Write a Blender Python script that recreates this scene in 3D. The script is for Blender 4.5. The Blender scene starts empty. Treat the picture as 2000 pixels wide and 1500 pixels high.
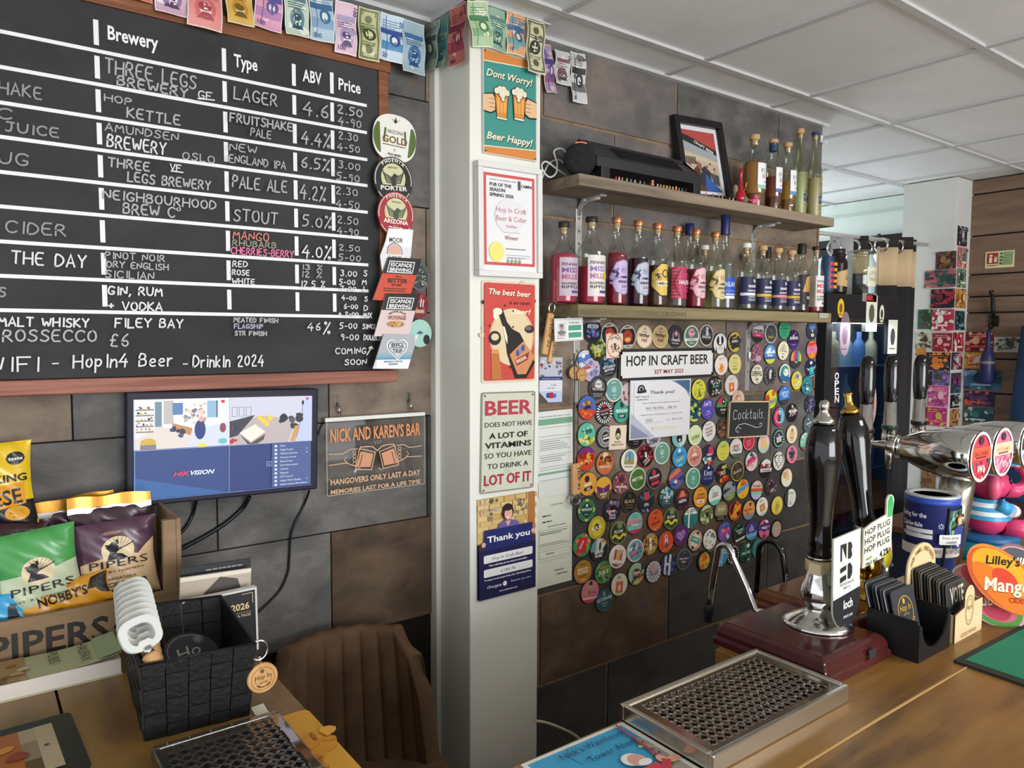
import bpy, bmesh, math, random
from mathutils import Matrix, Vector
S = bpy.context.scene
C = S.collection
random.seed(7)
PI = math.pi
# ---------------------------------------------------------------- camera
FPX = 1444.47                      # focal length in pixels of a 2000 px wide frame
YAW, PITCH, ROLL = math.radians(36.589), math.radians(3.804), math.radians(-0.198)
CAM = Vector((0, -2.02, 1.76))
_f = Vector((math.sin(YAW)*math.cos(PITCH), math.cos(YAW)*math.cos(PITCH), -math.sin(PITCH)))
_r0 = Vector((math.cos(YAW), -math.sin(YAW), 0)); _d0 = _f.cross(_r0)
_rt = math.cos(ROLL)*_r0 + math.sin(ROLL)*_d0
_dn = -math.sin(ROLL)*_r0 + math.cos(ROLL)*_d0
cd = bpy.data.cameras.new('camera'); cam = bpy.data.objects.new('camera', cd); C.objects.link(cam)
cd.sensor_width = 36; cd.lens = FPX/2000*36; cd.clip_start = .02
m3 = Matrix((_rt, -_dn, -_f)).transposed()
cam.matrix_world = Matrix.Translation(CAM) @ m3.to_4x4()
S.camera = cam
# ---------------------------------------------------------------- light, world, exposure
S.view_settings.view_transform = 'Standard'; S.view_settings.look = 'None'
S.view_settings.exposure = 0.55; S.view_settings.gamma = 1; S.view_settings.use_curve_mapping = False
S.cycles.use_denoising = True
S.cycles.max_bounces = 8; S.cycles.transparent_max_bounces = 24
S.cycles.sample_clamp_indirect = 4
w = bpy.data.worlds.new('world'); S.world = w; w.use_nodes = True
w.node_tree.nodes['Background'].inputs[0].default_value = (.93, .96, 1, 1)
w.node_tree.nodes['Background'].inputs[1].default_value = 1.05
def area(name, loc, target, sx, sy, watts, col=(1, 1, 1)):
    l = bpy.data.lights.new(name, 'AREA'); l.shape = 'RECTANGLE'; l.size = sx; l.size_y = sy; l.energy = watts; l.color = col
    o = bpy.data.objects.new(name, l); C.objects.link(o); o.location = loc
    o.rotation_euler = (Vector(target)-Vector(loc)).to_track_quat('-Z', 'Y').to_euler()
    return o
area('shop_window_daylight', (1.2, -6.4, 1.7), (1.6, 0, 1.55), 3.6, 1.9, 160, (.97, .985, 1))
area('side_window_daylight', (4.3, 1.6, 1.9), (3.0, -.6, 1.7), 1.2, 1.4, 18, (.93, .98, 1))
area('ceiling_panel_light', (2.6, -2.6, 2.62), (2.6, -2.6, 0), 1.2, .6, 22, (1, .96, .9))
# ---------------------------------------------------------------- measured planes
YL, YR, YP, ZB, ZC = -.12, -.226, -.315, 1.12, 2.65   # left wall, right wall, pillar front, bar top, ceiling
def ray(px, py): return _rt*((px-1000)/FPX) + _dn*((py-750)/FPX) + _f
def at(px, py, ax, val):
    v = ray(px, py); t = (val-CAM[ax])/v[ax]; return CAM + v*t
def AY(px, py, y): return at(px, py, 1, y)
def AX(px, py, x): return at(px, py, 0, x)
def AZ(px, py, z): return at(px, py, 2, z)
# ---------------------------------------------------------------- materials
def lin(h):
    h = h.lstrip('#')
    if len(h) == 3: h = ''.join(c*2 for c in h)
    o = []
    for i in (0, 2, 4):
        c = int(h[i:i+2], 16)/255
        o.append(c/12.92 if c <= .04045 else ((c+.055)/1.055)**2.4)
    return (*o, 1)
_M = {}
def mat(h, rough=.55, metal=0, spec=.35, emit=0):
    k = (h, rough, metal, emit, spec)
    if k in _M: return _M[k]
    m = bpy.data.materials.new('paint_'+h.strip('#')); m.use_nodes = True
    b = m.node_tree.nodes['Principled BSDF']
    b.inputs['Base Color'].default_value = lin(h); b.inputs['Roughness'].default_value = rough
    b.inputs['Metallic'].default_value = metal; b.inputs['Specular IOR Level'].default_value = spec
    if emit:
        b.inputs['Emission Color'].default_value = lin(h); b.inputs['Emission Strength'].default_value = emit
        b.inputs['Base Color'].default_value = (0, 0, 0, 1)
    _M[k] = m
    return m
def nodes(name):
    m = bpy.data.materials.new(name); m.use_nodes = True
    t = m.node_tree; return m, t.nodes, t.links, t.nodes['Principled BSDF']
def ramp(N, stops):
    r = N.new('ShaderNodeValToRGB')
    while len(r.color_ramp.elements) < len(stops): r.color_ramp.elements.new(.5)
    for e, (p, c) in zip(r.color_ramp.elements, stops): e.position = p; e.color = lin(c)
    return r
def noise_mat(name, stops, scale=(4, 4, 4), detail=6, rough=.7, bump=.0, bscale=40, nrough=.6, dist=.3, extra=None, spec=.3, fold=False):
    m, N, L, b = nodes(name)
    tc = N.new('ShaderNodeTexCoord'); mp = N.new('ShaderNodeMapping'); mp.inputs['Scale'].default_value = scale
    L.new(tc.outputs['Object'], mp.inputs[0])
    n = N.new('ShaderNodeTexNoise'); n.inputs['Scale'].default_value = 1; n.inputs['Detail'].default_value = detail
    n.inputs['Roughness'].default_value = nrough; n.inputs['Distortion'].default_value = dist
    L.new(mp.outputs[0], n.inputs['Vector'])
    r = ramp(N, stops); L.new(n.outputs[0], r.inputs[0]); col = r.outputs[0]
    for (sc, lo, hi, c, off) in extra or []:
        n2 = N.new('ShaderNodeTexNoise'); n2.inputs['Scale'].default_value = sc; n2.inputs['Detail'].default_value = 7; n2.inputs['Distortion'].default_value = .6
        n2.inputs['Roughness'].default_value = .65
        m2 = N.new('ShaderNodeMapping'); m2.inputs['Location'].default_value = (off, off*1.7, off*.6); L.new(tc.outputs['Object'], m2.inputs[0]); L.new(m2.outputs[0], n2.inputs['Vector'])
        mr = N.new('ShaderNodeMapRange'); mr.inputs[1].default_value = lo; mr.inputs[2].default_value = hi; L.new(n2.outputs[0], mr.inputs[0])
        mx = N.new('ShaderNodeMix'); mx.data_type = 'RGBA'; mx.inputs[7].default_value = lin(c)
        L.new(mr.outputs[0], mx.inputs[0]); L.new(col, mx.inputs[6]); col = mx.outputs[2]
    L.new(col, b.inputs['Base Color']); b.inputs['Roughness'].default_value = rough; b.inputs['Specular IOR Level'].default_value = spec
    if bump:
        n3 = N.new('ShaderNodeTexNoise'); n3.inputs['Scale'].default_value = bscale; n3.inputs['Detail'].default_value = 8
        if scale[0] != scale[1] or scale[1] != scale[2]: L.new(mp.outputs[0], n3.inputs['Vector'])
        else: L.new(tc.outputs['Object'], n3.inputs['Vector'])
        bp = N.new('ShaderNodeBump'); bp.inputs['Strength'].default_value = bump; bp.inputs['Distance'].default_value = .01
        L.new(n3.outputs[0], bp.inputs['Height']); L.new(bp.outputs[0], b.inputs['Normal'])
    return m
def glass(h, name='glass', gloss=.9, rough=.02, tint=1):
    k = ('g', h, gloss, rough)
    if k in _M: return _M[k]
    m = bpy.data.materials.new(name); m.use_nodes = True; N = m.node_tree.nodes; L = m.node_tree.links; N.clear()
    o = N.new('ShaderNodeOutputMaterial'); tr = N.new('ShaderNodeBsdfTransparent'); tr.inputs[0].default_value = lin(h)
    gl = N.new('ShaderNodeBsdfGlossy'); gl.inputs['Roughness'].default_value = rough
    fr = N.new('ShaderNodeLayerWeight'); fr.inputs[0].default_value = .35
    mr = N.new('ShaderNodeMapRange'); mr.inputs[3].default_value = .04; mr.inputs[4].default_value = gloss
    mx = N.new('ShaderNodeMixShader')
    L.new(fr.outputs['Facing'], mr.inputs[0]); L.new(mr.outputs[0], mx.inputs[0]); L.new(tr.outputs[0], mx.inputs[1]); L.new(gl.outputs[0], mx.inputs[2]); L.new(mx.outputs[0], o.inputs[0])
    _M[k] = m
    return m
def liquid(h, dens=.5):
    k = ('l', h, dens)
    if k in _M: return _M[k]
    m = bpy.data.materials.new('liquid'); m.use_nodes = True; N = m.node_tree.nodes; L = m.node_tree.links; N.clear()
    o = N.new('ShaderNodeOutputMaterial'); tr = N.new('ShaderNodeBsdfTransparent'); tr.inputs[0].default_value = lin(h)
    df = N.new('ShaderNodeBsdfDiffuse'); df.inputs[0].default_value = lin(h); mx = N.new('ShaderNodeMixShader'); mx.inputs[0].default_value = dens
    L.new(tr.outputs[0], mx.inputs[1]); L.new(df.outputs[0], mx.inputs[2]); L.new(mx.outputs[0], o.inputs[0])
    _M[k] = m
    return m
CHROME = mat('#d8d8d6', .09, 1); STEEL = mat('#bdbab2', .22, 1); BRASS = mat('#c9a24e', .15, 1); BLACKGLOSS = mat('#08080b', .08, 0, .6)
BLACK = mat('#17171a', .6); DARK = mat('#26262a', .55); WHITE = mat('#e9e9e6', .5); WIRE = mat('#111114', .4); WIREW = mat('#d9d9d4', .5)
# ---------------------------------------------------------------- objects
def link(o, parent=None):
    C.objects.link(o)
    if parent: o.parent = parent
    return o
def tag(o, label=None, cat=None, group=None, kind=None):
    if label: o['label'] = label
    if cat: o['category'] = cat
    if group: o['group'] = group
    if kind: o['kind'] = kind
    return o
def thing(name, label, cat, loc=(0, 0, 0), rz=0, group=None, M=None):
    o = bpy.data.objects.new(name, None); C.objects.link(o); o.empty_display_size = .05
    if M is not None: o.matrix_world = M
    else: o.location = loc; o.rotation_euler = (0, 0, rz)
    return tag(o, label, cat, group)
class MB:
    """mesh builder: shapes with a material each, linked as one object"""
    def __init__(s): s.bm = bmesh.new(); s.ms = []
    def mi(s, m):
        if m not in s.ms: s.ms.append(m)
        return s.ms.index(m)
    def _merge(s, b, m, M=None, smooth=False):
        i = s.mi(m); mp = {}
        for v in b.verts: mp[v] = s.bm.verts.new(M @ v.co if M else v.co)
        for f in b.faces:
            try: g = s.bm.faces.new([mp[v] for v in f.verts])
            except ValueError: continue
            g.material_index = i; g.smooth = smooth
        b.free()
    def box(s, c, d, m, bev=0, M=None, seg=2):
        b = bmesh.new(); bmesh.ops.create_cube(b, size=1)
        for v in b.verts: v.co = Vector((v.co.x*d[0], v.co.y*d[1], v.co.z*d[2]))
        if bev: bmesh.ops.bevel(b, geom=b.edges[:], offset=bev, segments=seg, affect='EDGES', profile=.6)
        for v in b.verts: v.co += Vector(c)
        s._merge(b, m, M, False); return s
    def bb(s, a, b, m, bev=0, M=None):      # box from corner to corner
        return s.box([(x+y)/2 for x, y in zip(a, b)], [abs(x-y) for x, y in zip(a, b)], m, bev, M)
    def lathe(s, prof, m, M=None, seg=24, caps=True, smooth=True, arc=2*PI):
        i0 = s.mi(m) if not isinstance(m, list) else None
        rings = []; full = abs(arc-2*PI) < 1e-6; n = seg if full else seg+1
        for r, z in prof:
            rings.append([s.bm.verts.new((M @ Vector((r*math.cos(arc*k/seg), r*math.sin(arc*k/seg), z))) if M else Vector((r*math.cos(arc*k/seg), r*math.sin(arc*k/seg), z))) for k in range(n)])
        for j in range(len(rings)-1):
            mi = i0 if i0 is not None else s.mi(m[j])
            for k in range(seg):
                k2 = (k+1) % n
                f = s.bm.faces.new((rings[j][k], rings[j][k2], rings[j+1][k2], rings[j+1][k])); f.material_index = mi; f.smooth = smooth
        if caps and full:
            for rg, rev in ((rings[0], True), (rings[-1], False)):
                if (rg[0].co-rg[n//2].co).length > 1e-5:
                    f = s.bm.faces.new(list(reversed(rg)) if rev else rg); f.material_index = i0 if i0 is not None else s.mi(m[0] if rev else m[-1])
        return s
    def tube(s, pts, r, m, seg=8, M=None, closed=False, smooth=True):
        pts = [Vector(p) for p in pts]; i = s.mi(m); rs = r if isinstance(r, (list, tuple)) else [r]*len(pts)
        n = len(pts); rings = []; up = None
        for k in range(n):
            a = pts[k-1] if (k or closed) else pts[0]; b = pts[(k+1) % n] if (k < n-1 or closed) else pts[-1]
            t = (b-a).normalized()
            if up is None: up = t.orthogonal().normalized()
            up = (up - t*up.dot(t))
            if up.length < 1e-6: up = t.orthogonal()
            up.normalize(); sd = t.cross(up)
            rings.append([s.bm.verts.new((M @ (pts[k]+(up*math.cos(2*PI*q/seg)+sd*math.sin(2*PI*q/seg))*rs[k])) if M else pts[k]+(up*math.cos(2*PI*q/seg)+sd*math.sin(2*PI*q/seg))*rs[k]) for q in range(seg)])
        for k in range(n if closed else n-1):
            A, B = rings[k], rings[(k+1) % n]
            for q in range(seg):
                f = s.bm.faces.new((A[q], A[(q+1) % seg], B[(q+1) % seg], B[q])); f.material_index = i; f.smooth = smooth
        if not closed:
            for rg, rv in ((rings[0], 1), (rings[-1], 0)):
                f = s.bm.faces.new(list(reversed(rg)) if rv else rg); f.material_index = i
        return s
    def prism(s, poly, z0, z1, m, M=None, side=None):
        i = s.mi(m); j = s.mi(side) if side else i
        T = (lambda p: M @ Vector(p)) if M else Vector
        A = [s.bm.verts.new(T((x, y, z0))) for x, y in poly]; B = [s.bm.verts.new(T((x, y, z1))) for x, y in poly]
        n = len(poly)
        f = s.bm.faces.new(B); f.material_index = i
        f = s.bm.faces.new(list(reversed(A))); f.material_index = j
        for k in range(n):
            f = s.bm.faces.new((A[k], A[(k+1) % n], B[(k+1) % n], B[k])); f.material_index = j
        return s
    def ball(s, c, r, m, sc=(1, 1, 1), sub=2, M=None):
        b = bmesh.new(); bmesh.ops.create_icosphere(b, subdivisions=sub, radius=r)
        for v in b.verts: v.co = Vector((v.co.x*sc[0], v.co.y*sc[1], v.co.z*sc[2]))+Vector(c)
        s._merge(b, m, M, True); return s
    def grid(s, fn, nu, nv, m, M=None, smooth=True, closeu=False):
        i = s.mi(m); T = (lambda p: M @ Vector(p)) if M else Vector
        V = [[s.bm.verts.new(T(fn(a/nu, b/nv))) for b in range(nv+1)] for a in range(nu if closeu else nu+1)]
        for a in range(nu):
            for b in range(nv):
                a2 = (a+1) % nu if closeu else a+1
                f = s.bm.faces.new((V[a][b], V[a2][b], V[a2][b+1], V[a][b+1])); f.material_index = i; f.smooth = smooth
        return s
    def build(s, name, parent=None, M=None, loc=None, rz=0, solid=0):
        me = bpy.data.meshes.new(name); bmesh.ops.recalc_face_normals(s.bm, faces=s.bm.faces[:]) if not getattr(s, 'keep', False) else None
        s.bm.to_mesh(me); s.bm.free()
        for m in s.ms: me.materials.append(m)
        o = bpy.data.objects.new(name, me); C.objects.link(o)
        if parent: o.parent = parent
        if M is not None:
            if parent: o.matrix_local = M
            else: o.matrix_world = M
        elif loc is not None: o.location = loc; o.rotation_euler = (0, 0, rz)
        if solid:
            md = o.modifiers.new('s', 'SOLIDIFY'); md.thickness = solid; md.offset = 0
        return o
# orientation frames: local x = right on the face, local y = up, local z = out towards the viewer
FRONT = Matrix(((1, 0, 0), (0, 0, -1), (0, 1, 0))).to_4x4()      # faces -Y
SIDE = Matrix(((0, 0, -1), (-1, 0, 0), (0, 1, 0))).to_4x4()      # faces -X
def wallM(p, rot=0, F=FRONT): return Matrix.Translation(p) @ F @ Matrix.Rotation(rot, 4, 'Z')
def flatM(p, rot=0): return Matrix.Translation(p) @ Matrix.Rotation(rot, 4, 'Z')
def quad(tl, tr, br, bl, y):
    """four pixel corners on a plane facing -Y -> centre, width, height, rotation"""
    P = [AY(*p, y) for p in (tl, tr, br, bl)]
    c = (P[0]+P[1]+P[2]+P[3])/4; u = ((P[1]-P[0])+(P[2]-P[3]))/2; v = ((P[0]-P[3])+(P[1]-P[2]))/2
    return c, u.length, v.length, math.atan2(u.z, u.x)
# ---------------------------------------------------------------- flat artwork (print, lettering, labels)
_TX = {}
def textmesh(s, bold, ital):
    k = (s, bold, ital)
    if k not in _TX:
        cu = bpy.data.curves.new('t', 'FONT'); cu.body = s; cu.size = 1; cu.resolution_u = 2; cu.offset = .022 if bold else 0; cu.shear = ital
        cu.align_x = 'LEFT'
        o = bpy.data.objects.new('t', cu); me = o.to_mesh()
        V = [(v.co.x, v.co.y) for v in me.vertices]; F = [tuple(p.vertices) for p in me.polygons]
        o.to_mesh_clear(); bpy.data.objects.remove(o); bpy.data.curves.remove(cu)
        xs = [v[0] for v in V] or [0, 1]
        _TX[k] = (V, F, min(xs), max(xs))
    return _TX[k]
GL = {}
for ln in '''A 0,0 2,6 4,0;.8,2 3.2,2|B 0,0 0,6 2.6,5.8 3.2,4.6 2.4,3.4 0,3.2;2.4,3.2 3.6,2.2 3.2,.6 2,0 0,0|C 4,5 3,6 1.2,5.8 0,4 .2,1.6 1.4,.1 3,.1 4,1|D 0,0 0,6 2,5.8 3.8,4 3.8,2 2,.2 0,0|E 3.4,6 0,6 0,0 3.6,0;0,3.1 2.8,3.1|F 3.6,6 0,6 0,0;0,3.1 2.6,3.1|G 4,5 2.8,6 1,5.6 0,3.6 .4,1 2,0 3.8,.6 4,2.4 2.4,2.4|H 0,0 0,6;4,0 4,6;0,3 4,3|I 1,0 1,6|J .2,6 3.4,6;2.2,6 2.2,1.2 1.2,0 0,.6|K 0,0 0,6;3.4,6 .2,3 3.8,0|L 0,6 0,0 3.4,0|M 0,0 .4,6 2.2,2.4 4,6 4.6,0|N 0,0 0,6 3.8,0 3.8,6|O 2,6 .4,5 0,3 .6,.8 2,0 3.6,.8 4,3 3.4,5.2 2,6|P 0,0 0,6 2.6,5.8 3.4,4.4 2.6,3 0,2.8|Q 2,6 .4,5 0,3 .6,.8 2,0 3.6,.8 4,3 3.4,5.2 2,6;2.6,1.4 4.2,-.6|R 0,0 0,6 2.6,5.8 3.2,4.4 2.4,3 0,2.8;1.4,2.8 3.8,0|S 3.6,5.2 2.4,6 .8,5.6 .4,4.2 1.6,3.2 3,2.6 3.6,1.4 2.6,.1 1,0 0,.8|T 0,6 4,6;2,6 2,0|U 0,6 .2,1.4 1.4,0 3,.2 3.8,1.6 4,6|V 0,6 2,0 4,6|W 0,6 1,0 2.6,4.4 4.2,0 5.2,6|X 0,0 4,6;0,6 4,0|Y 0,6 2,3 4,6;2,3 2,0|Z 0,6 4,6 0,0 4,0|0 1.8,5.4 .4,4.4 .2,2 1.4,.2 3,.6 3.6,2.8 3,4.8 1.8,5.4|1 1,0 1,6|2 .2,4.8 1.2,6 2.8,5.6 3,4.2 0,0 3.6,0|3 .2,5.6 2,6 3,4.8 1.4,3.2 3.2,2.2 2.8,.4 1.2,-.2 0,.6|4 2.4,6 0,2.2 3.8,2.2;2.8,3.6 2.6,-.4|5 3.4,6 .6,6 .4,3.4 2.4,3.6 3.4,2 2.4,.2 .2,0|6 2.8,6 .8,4 .2,1.6 1.4,0 3,.6 3,2.4 1.6,3 .4,2|7 0,6 3.4,6 1.2,0|8 2,3.2 .6,4.4 1.6,6 3,5 2,3.2 .4,1.6 1.4,0 3.2,1 2,3.2|9 3.2,4.6 1.8,6 .4,4.8 1.2,3.2 3,3.8 3.2,5 2.6,0|. .6,0 .9,.4|- .4,2.6 2.4,2.7|, .8,.4 .3,-1.2|% 3.6,6.2 0,-.4;1,5 .2,6 1,6.6 1.6,5.8 1,5;3,-.4 2.2,.6 3,1.2 3.8,.6 3,-.4|+ 0,3 3,3;1.5,1.4 1.5,4.6|£ 3.2,5.2 2.2,6 1,5 1.2,2 .2,0 3.4,0;.2,3 2.4,3|' .6,6 .4,4.8|: .6,1 .7,1.2;.6,3.4 .7,3.6|e .2,2 3,2.2 2.6,3.8 1,3.8 .1,2 .8,.2 2.8,.3|o 1.6,4 .2,2.6 .6,.4 2,.1 3,2 2.4,3.8 1.6,4|p 0,4 .1,-2.4;.1,3 1.6,4 3,2.6 2,.4 .1,.8|n 0,0 .2,4;.2,2.6 1.6,4 2.8,3.2 2.8,0|r .2,0 .2,4;.2,2.6 1.2,3.8 2.4,3.8|i .6,0 .6,4;.6,5.4 .7,5.6|k 0,0 0,6;2.6,4 .2,1.8 2.8,0|a 2.8,3.8 1,4 .1,2 1,.1 2.6,1.2 2.9,4 3,0|t 1.2,6 1.2,.6 2.6,.2;.2,4 2.6,4|c 2.8,3.4 1.4,4 .1,2 1,.1 2.8,.6|l .6,6 .6,0|s 2.6,3.6 1,4 .4,2.8 2.4,1.6 2,.2 .1,.4|u 0,4 .2,.8 1.4,0 2.6,1 2.8,4;2.8,4 2.9,0|d 2.8,6 2.9,0;2.8,3 1.2,4 .1,2 1,.1 2.8,1.2|h 0,0 0,6;0,2.6 1.4,4 2.6,3 2.6,0|y 0,4 1.2,.4;2.8,4 .4,-2.4|/ 0,-1 3.2,6|^ 0,0 2.6,6;1,5 2.6,6 3.4,4.4|b 0,6 0,0;0,2.6 1.6,4 3,2 1.6,.1 0,.8|v 0,4 1.4,0 2.8,4|m 0,0 .1,4;.1,2.6 1.2,4 2,3 2,0;2,2.6 3.2,4 4,3 4,0|g 2.8,3.6 1.2,4 .2,2 1.2,.2 2.8,1.4;2.8,4 2.6,-1.6 .6,-2'''.split('|'):
    k, g = ln.split(' ', 1)
    GL[k] = [[tuple(map(float, p.split(','))) for p in st.split(' ')] for st in g.split(';')]
def clip_poly(poly, clip):
    """convex clip (clip counter-clockwise)"""
    out = poly
    for i in range(len(clip)):
        a, b = clip[i], clip[(i+1) % len(clip)]; inp, out = out, []
        sd = lambda p: (b[0]-a[0])*(p[1]-a[1])-(b[1]-a[1])*(p[0]-a[0])
        for j in range(len(inp)):
            p, q = inp[j], inp[(j+1) % len(inp)]; dp, dq = sd(p), sd(q)
            if dp >= 0: out.append(p)
            if (dp >= 0) != (dq >= 0):
                t = dp/(dp-dq); out.append((p[0]+(q[0]-p[0])*t, p[1]+(q[1]-p[1])*t))
        if len(out) < 3: return []
    return out
def circ(x, y, rx, ry=None, n=24, a0=0, a1=2*PI):
    ry = rx if ry is None else ry; full = abs(a1-a0-2*PI) < 1e-6
    return [(x+rx*math.cos(a0+(a1-a0)*k/(n if full else n-1)), y+ry*math.sin(a0+(a1-a0)*k/(n if full else n-1))) for k in range(n)]
class Art:
    """flat print in metres, built layer on layer; every colour is one paint"""
    def __init__(s, w=0, h=0, step=.00012, rough=.5): s.it = []; s.z = 0; s.step = step; s.w, s.h = w, h; s.clip = None; s.rough = rough; s.emit = 0
    def poly(s, pts, col, nz=True):
        if s.clip: pts = clip_poly(pts, s.clip)
        if len(pts) < 3: return s
        if nz: s.z += s.step
        s.it.append(([(x, y) for x, y in pts], [tuple(range(len(pts)))], col, s.z)); return s
    def rect(s, x0, y0, x1, y1, col): return s.poly([(x0, y0), (x1, y0), (x1, y1), (x0, y1)], col)
    def rrect(s, x0, y0, x1, y1, r, col):
        p = []
        for cx, cy, a in ((x1-r, y1-r, 0), (x0+r, y1-r, PI/2), (x0+r, y0+r, PI), (x1-r, y0+r, 1.5*PI)): p += circ(cx, cy, r, n=5, a0=a, a1=a+PI/2)
        return s.poly(p, col)
    def frame(s, x0, y0, x1, y1, t, col):
        s.rect(x0, y0, x1, y0+t, col); s.rect(x0, y1-t, x1, y1, col); s.rect(x0, y0, x0+t, y1, col); s.rect(x1-t, y0, x1, y1, col); return s
    def ell(s, x, y, rx, ry, col, n=24): return s.poly(circ(x, y, rx, ry, n), col)
    def ring(s, x, y, r0, r1, col, n=28, ky=1, a0=0, a1=2*PI):
        s.z += s.step
        for k in range(n):
            a, b = a0+(a1-a0)*k/n, a0+(a1-a0)*(k+1)/n
            s.poly([(x+r0*math.cos(a), y+ky*r0*math.sin(a)), (x+r1*math.cos(a), y+ky*r1*math.sin(a)), (x+r1*math.cos(b), y+ky*r1*math.sin(b)), (x+r0*math.cos(b), y+ky*r0*math.sin(b))], col, False)
        return s
    def line(s, pts, w, col, closed=False):
        """a ribbon with mitred corners"""
        s.z += s.step; P = [pts[0]]
        for p in pts[1:]:
            if math.hypot(p[0]-P[-1][0], p[1]-P[-1][1]) > w*.12: P.append(p)
        if closed and math.hypot(P[0][0]-P[-1][0], P[0][1]-P[-1][1]) < w*.12: P.pop()
        n = len(P)
        if n < 2: return s
        L, R = [], []
        for k in range(n):
            a = P[k-1] if (k or closed) else P[k]; b = P[(k+1) % n] if (k < n-1 or closed) else P[k]
            d1 = (P[k][0]-a[0], P[k][1]-a[1]); d2 = (b[0]-P[k][0], b[1]-P[k][1]); l1 = math.hypot(*d1) or 1; l2 = math.hypot(*d2) or 1
            t = (d1[0]/l1*(l1 > 1e-9)+d2[0]/l2, d1[1]/l1+d2[1]/l2); lt = math.hypot(*t)
            if lt < .3: t = d2 if math.hypot(*d2) > 1e-9 else d1; lt = math.hypot(*t)
            t = (t[0]/lt, t[1]/lt); ref = d2 if math.hypot(*d2) > 1e-9 else d1; lr = math.hypot(*ref)
            cs = max(.5, (t[0]*ref[0]+t[1]*ref[1])/lr); h = w/2/cs; e = (0 if closed or 0 < k < n-1 else (-w*.3 if k == 0 else w*.3))
            x, y = P[k][0]+t[0]*e, P[k][1]+t[1]*e
            L.append((x-t[1]*h, y+t[0]*h)); R.append((x+t[1]*h, y-t[0]*h))
        for k in range(n if closed else n-1):
            j = (k+1) % n; s.poly([R[k], R[j], L[j], L[k]], col, False)
        return s
    def text(s, t, x, y, h, col, w=None, al='c', bold=False, ital=0, rot=0, maxw=None):
        """h = cap height; x,y = baseline anchor"""
        V, F, a, b = textmesh(t, bold, ital); k = h/.73; wd = (b-a)*k; kx = k
        if w: kx = k*w/wd; wd = w
        elif maxw and wd > maxw: kx = k*maxw/wd; wd = maxw
        ox = {'c': -wd/2, 'l': 0, 'r': -wd}[al]; cs, sn = math.cos(rot), math.sin(rot)
        s.z += s.step; P = []
        for vx, vy in V:
            u, v = ox+(vx-a)*kx, vy*k; P.append((x+u*cs-v*sn, y+u*sn+v*cs))
        s.it.append((P, F, col, s.z)); return s
    def arctext(s, t, x, y, r, h, col, mid=PI/2, span=2.0, bold=True, inward=False):
        n = len(t)
        for i, ch in enumerate(t):
            if ch == ' ': continue
            f = (i+.5)/n-.5; a = mid-f*span if not inward else mid+f*span
            px, py = x+r*math.cos(a), y+r*math.sin(a)
            s.text(ch, px, py, h, col, bold=bold, rot=a-PI/2 if not inward else a+PI/2)
        return s
    def chalk(s, t, x, y, h, w, col, th=.004, jit=.12, slant=.06, rs=None):
        """handwriting: single strokes; x,y = left of baseline; w = total width"""
        rnd = random.Random(rs if rs is not None else t); adv = []; tot = 0
        for ch in t:
            g = GL.get(ch); wd = max(p[0] for st in g for p in st) if g else 2.6
            adv.append(tot); tot += wd+1.5
        tot -= 1.5; kx = w/max(tot, 1e-6); ky = h/6; s.z += s.step
        for ch, a in zip(t, adv):
            g = GL.get(ch)
            if not g: continue
            dy = rnd.uniform(-.3, .3)
            for st in g:
                P = [(x+(a+p[0]+rnd.uniform(-jit, jit))*kx+slant*p[1]*ky, y+(p[1]+dy+rnd.uniform(-jit, jit))*ky) for p in st]
                if len(P) > 3:   # soften the corners
                    Q = [P[0]]
                    for i in range(len(P)-1):
                        Q += [(P[i][0]*.75+P[i+1][0]*.25, P[i][1]*.75+P[i+1][1]*.25), (P[i][0]*.25+P[i+1][0]*.75, P[i][1]*.25+P[i+1][1]*.75)]
                    P = Q+[P[-1]]
                s.line(P, th, col); s.z -= s.step*.75
        return s
    def heart(s, x, y, k, col):
        return s.poly([(x+k*.0625*16*math.sin(a)**3, y+k*.0625*(13*math.cos(a)-5*math.cos(2*a)-2*math.cos(3*a)-math.cos(4*a))) for a in [2*PI*i/26 for i in range(26)]], col)
    def blobs(s, seed, n, x0, y0, x1, y1, r0, r1, cols, sq=0):
        R = random.Random(seed)
        for _ in range(n):
            x, y, r = R.uniform(x0, x1), R.uniform(y0, y1), R.uniform(r0, r1); k = R.randint(5, 9); a0 = R.uniform(0, 6)
            s.poly([(x+r*R.uniform(.6, 1.1)*math.cos(a0+2*PI*i/k), y+r*R.uniform(.5, 1.0)*math.sin(a0+2*PI*i/k)) for i in range(k)], R.choice(cols))
        return s
    def lines(s, x0, y0, x1, n, dy, h, col, seed=1, gap=.3):
        """rows of print too small to read: short dashes"""
        R = random.Random(seed)
        for i in range(n):
            x = x0; y = y0-i*dy; end = x1-(x1-x0)*R.uniform(0, gap); s.z += s.step
            while x < end:
                wd = R.uniform(1.2, 4)*h; s.poly([(x, y), (min(x+wd, end), y), (min(x+wd, end), y+h), (x, y+h)], col, False); x += wd+h*.6
        return s
    def into(s, mb, M=None, bend=None, z0=0.0006, emit=0, rough=None):
        for P, F, col, z in s.it:
            m = mat(col, s.rough if rough is None else rough, 0, .35, emit) if isinstance(col, str) else col
            i = mb.mi(m); T = []
            for x, y in P:
                p = Vector((x, y, z0+z))
                if bend: p = bend(p)
                if M: p = M @ p
                T.append(mb.bm.verts.new(p))
            for f in F:
                if len(set(f)) < 3: continue
                try: g = mb.bm.faces.new([T[k] for k in f]); g.material_index = i
                except ValueError: pass
        return mb
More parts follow.
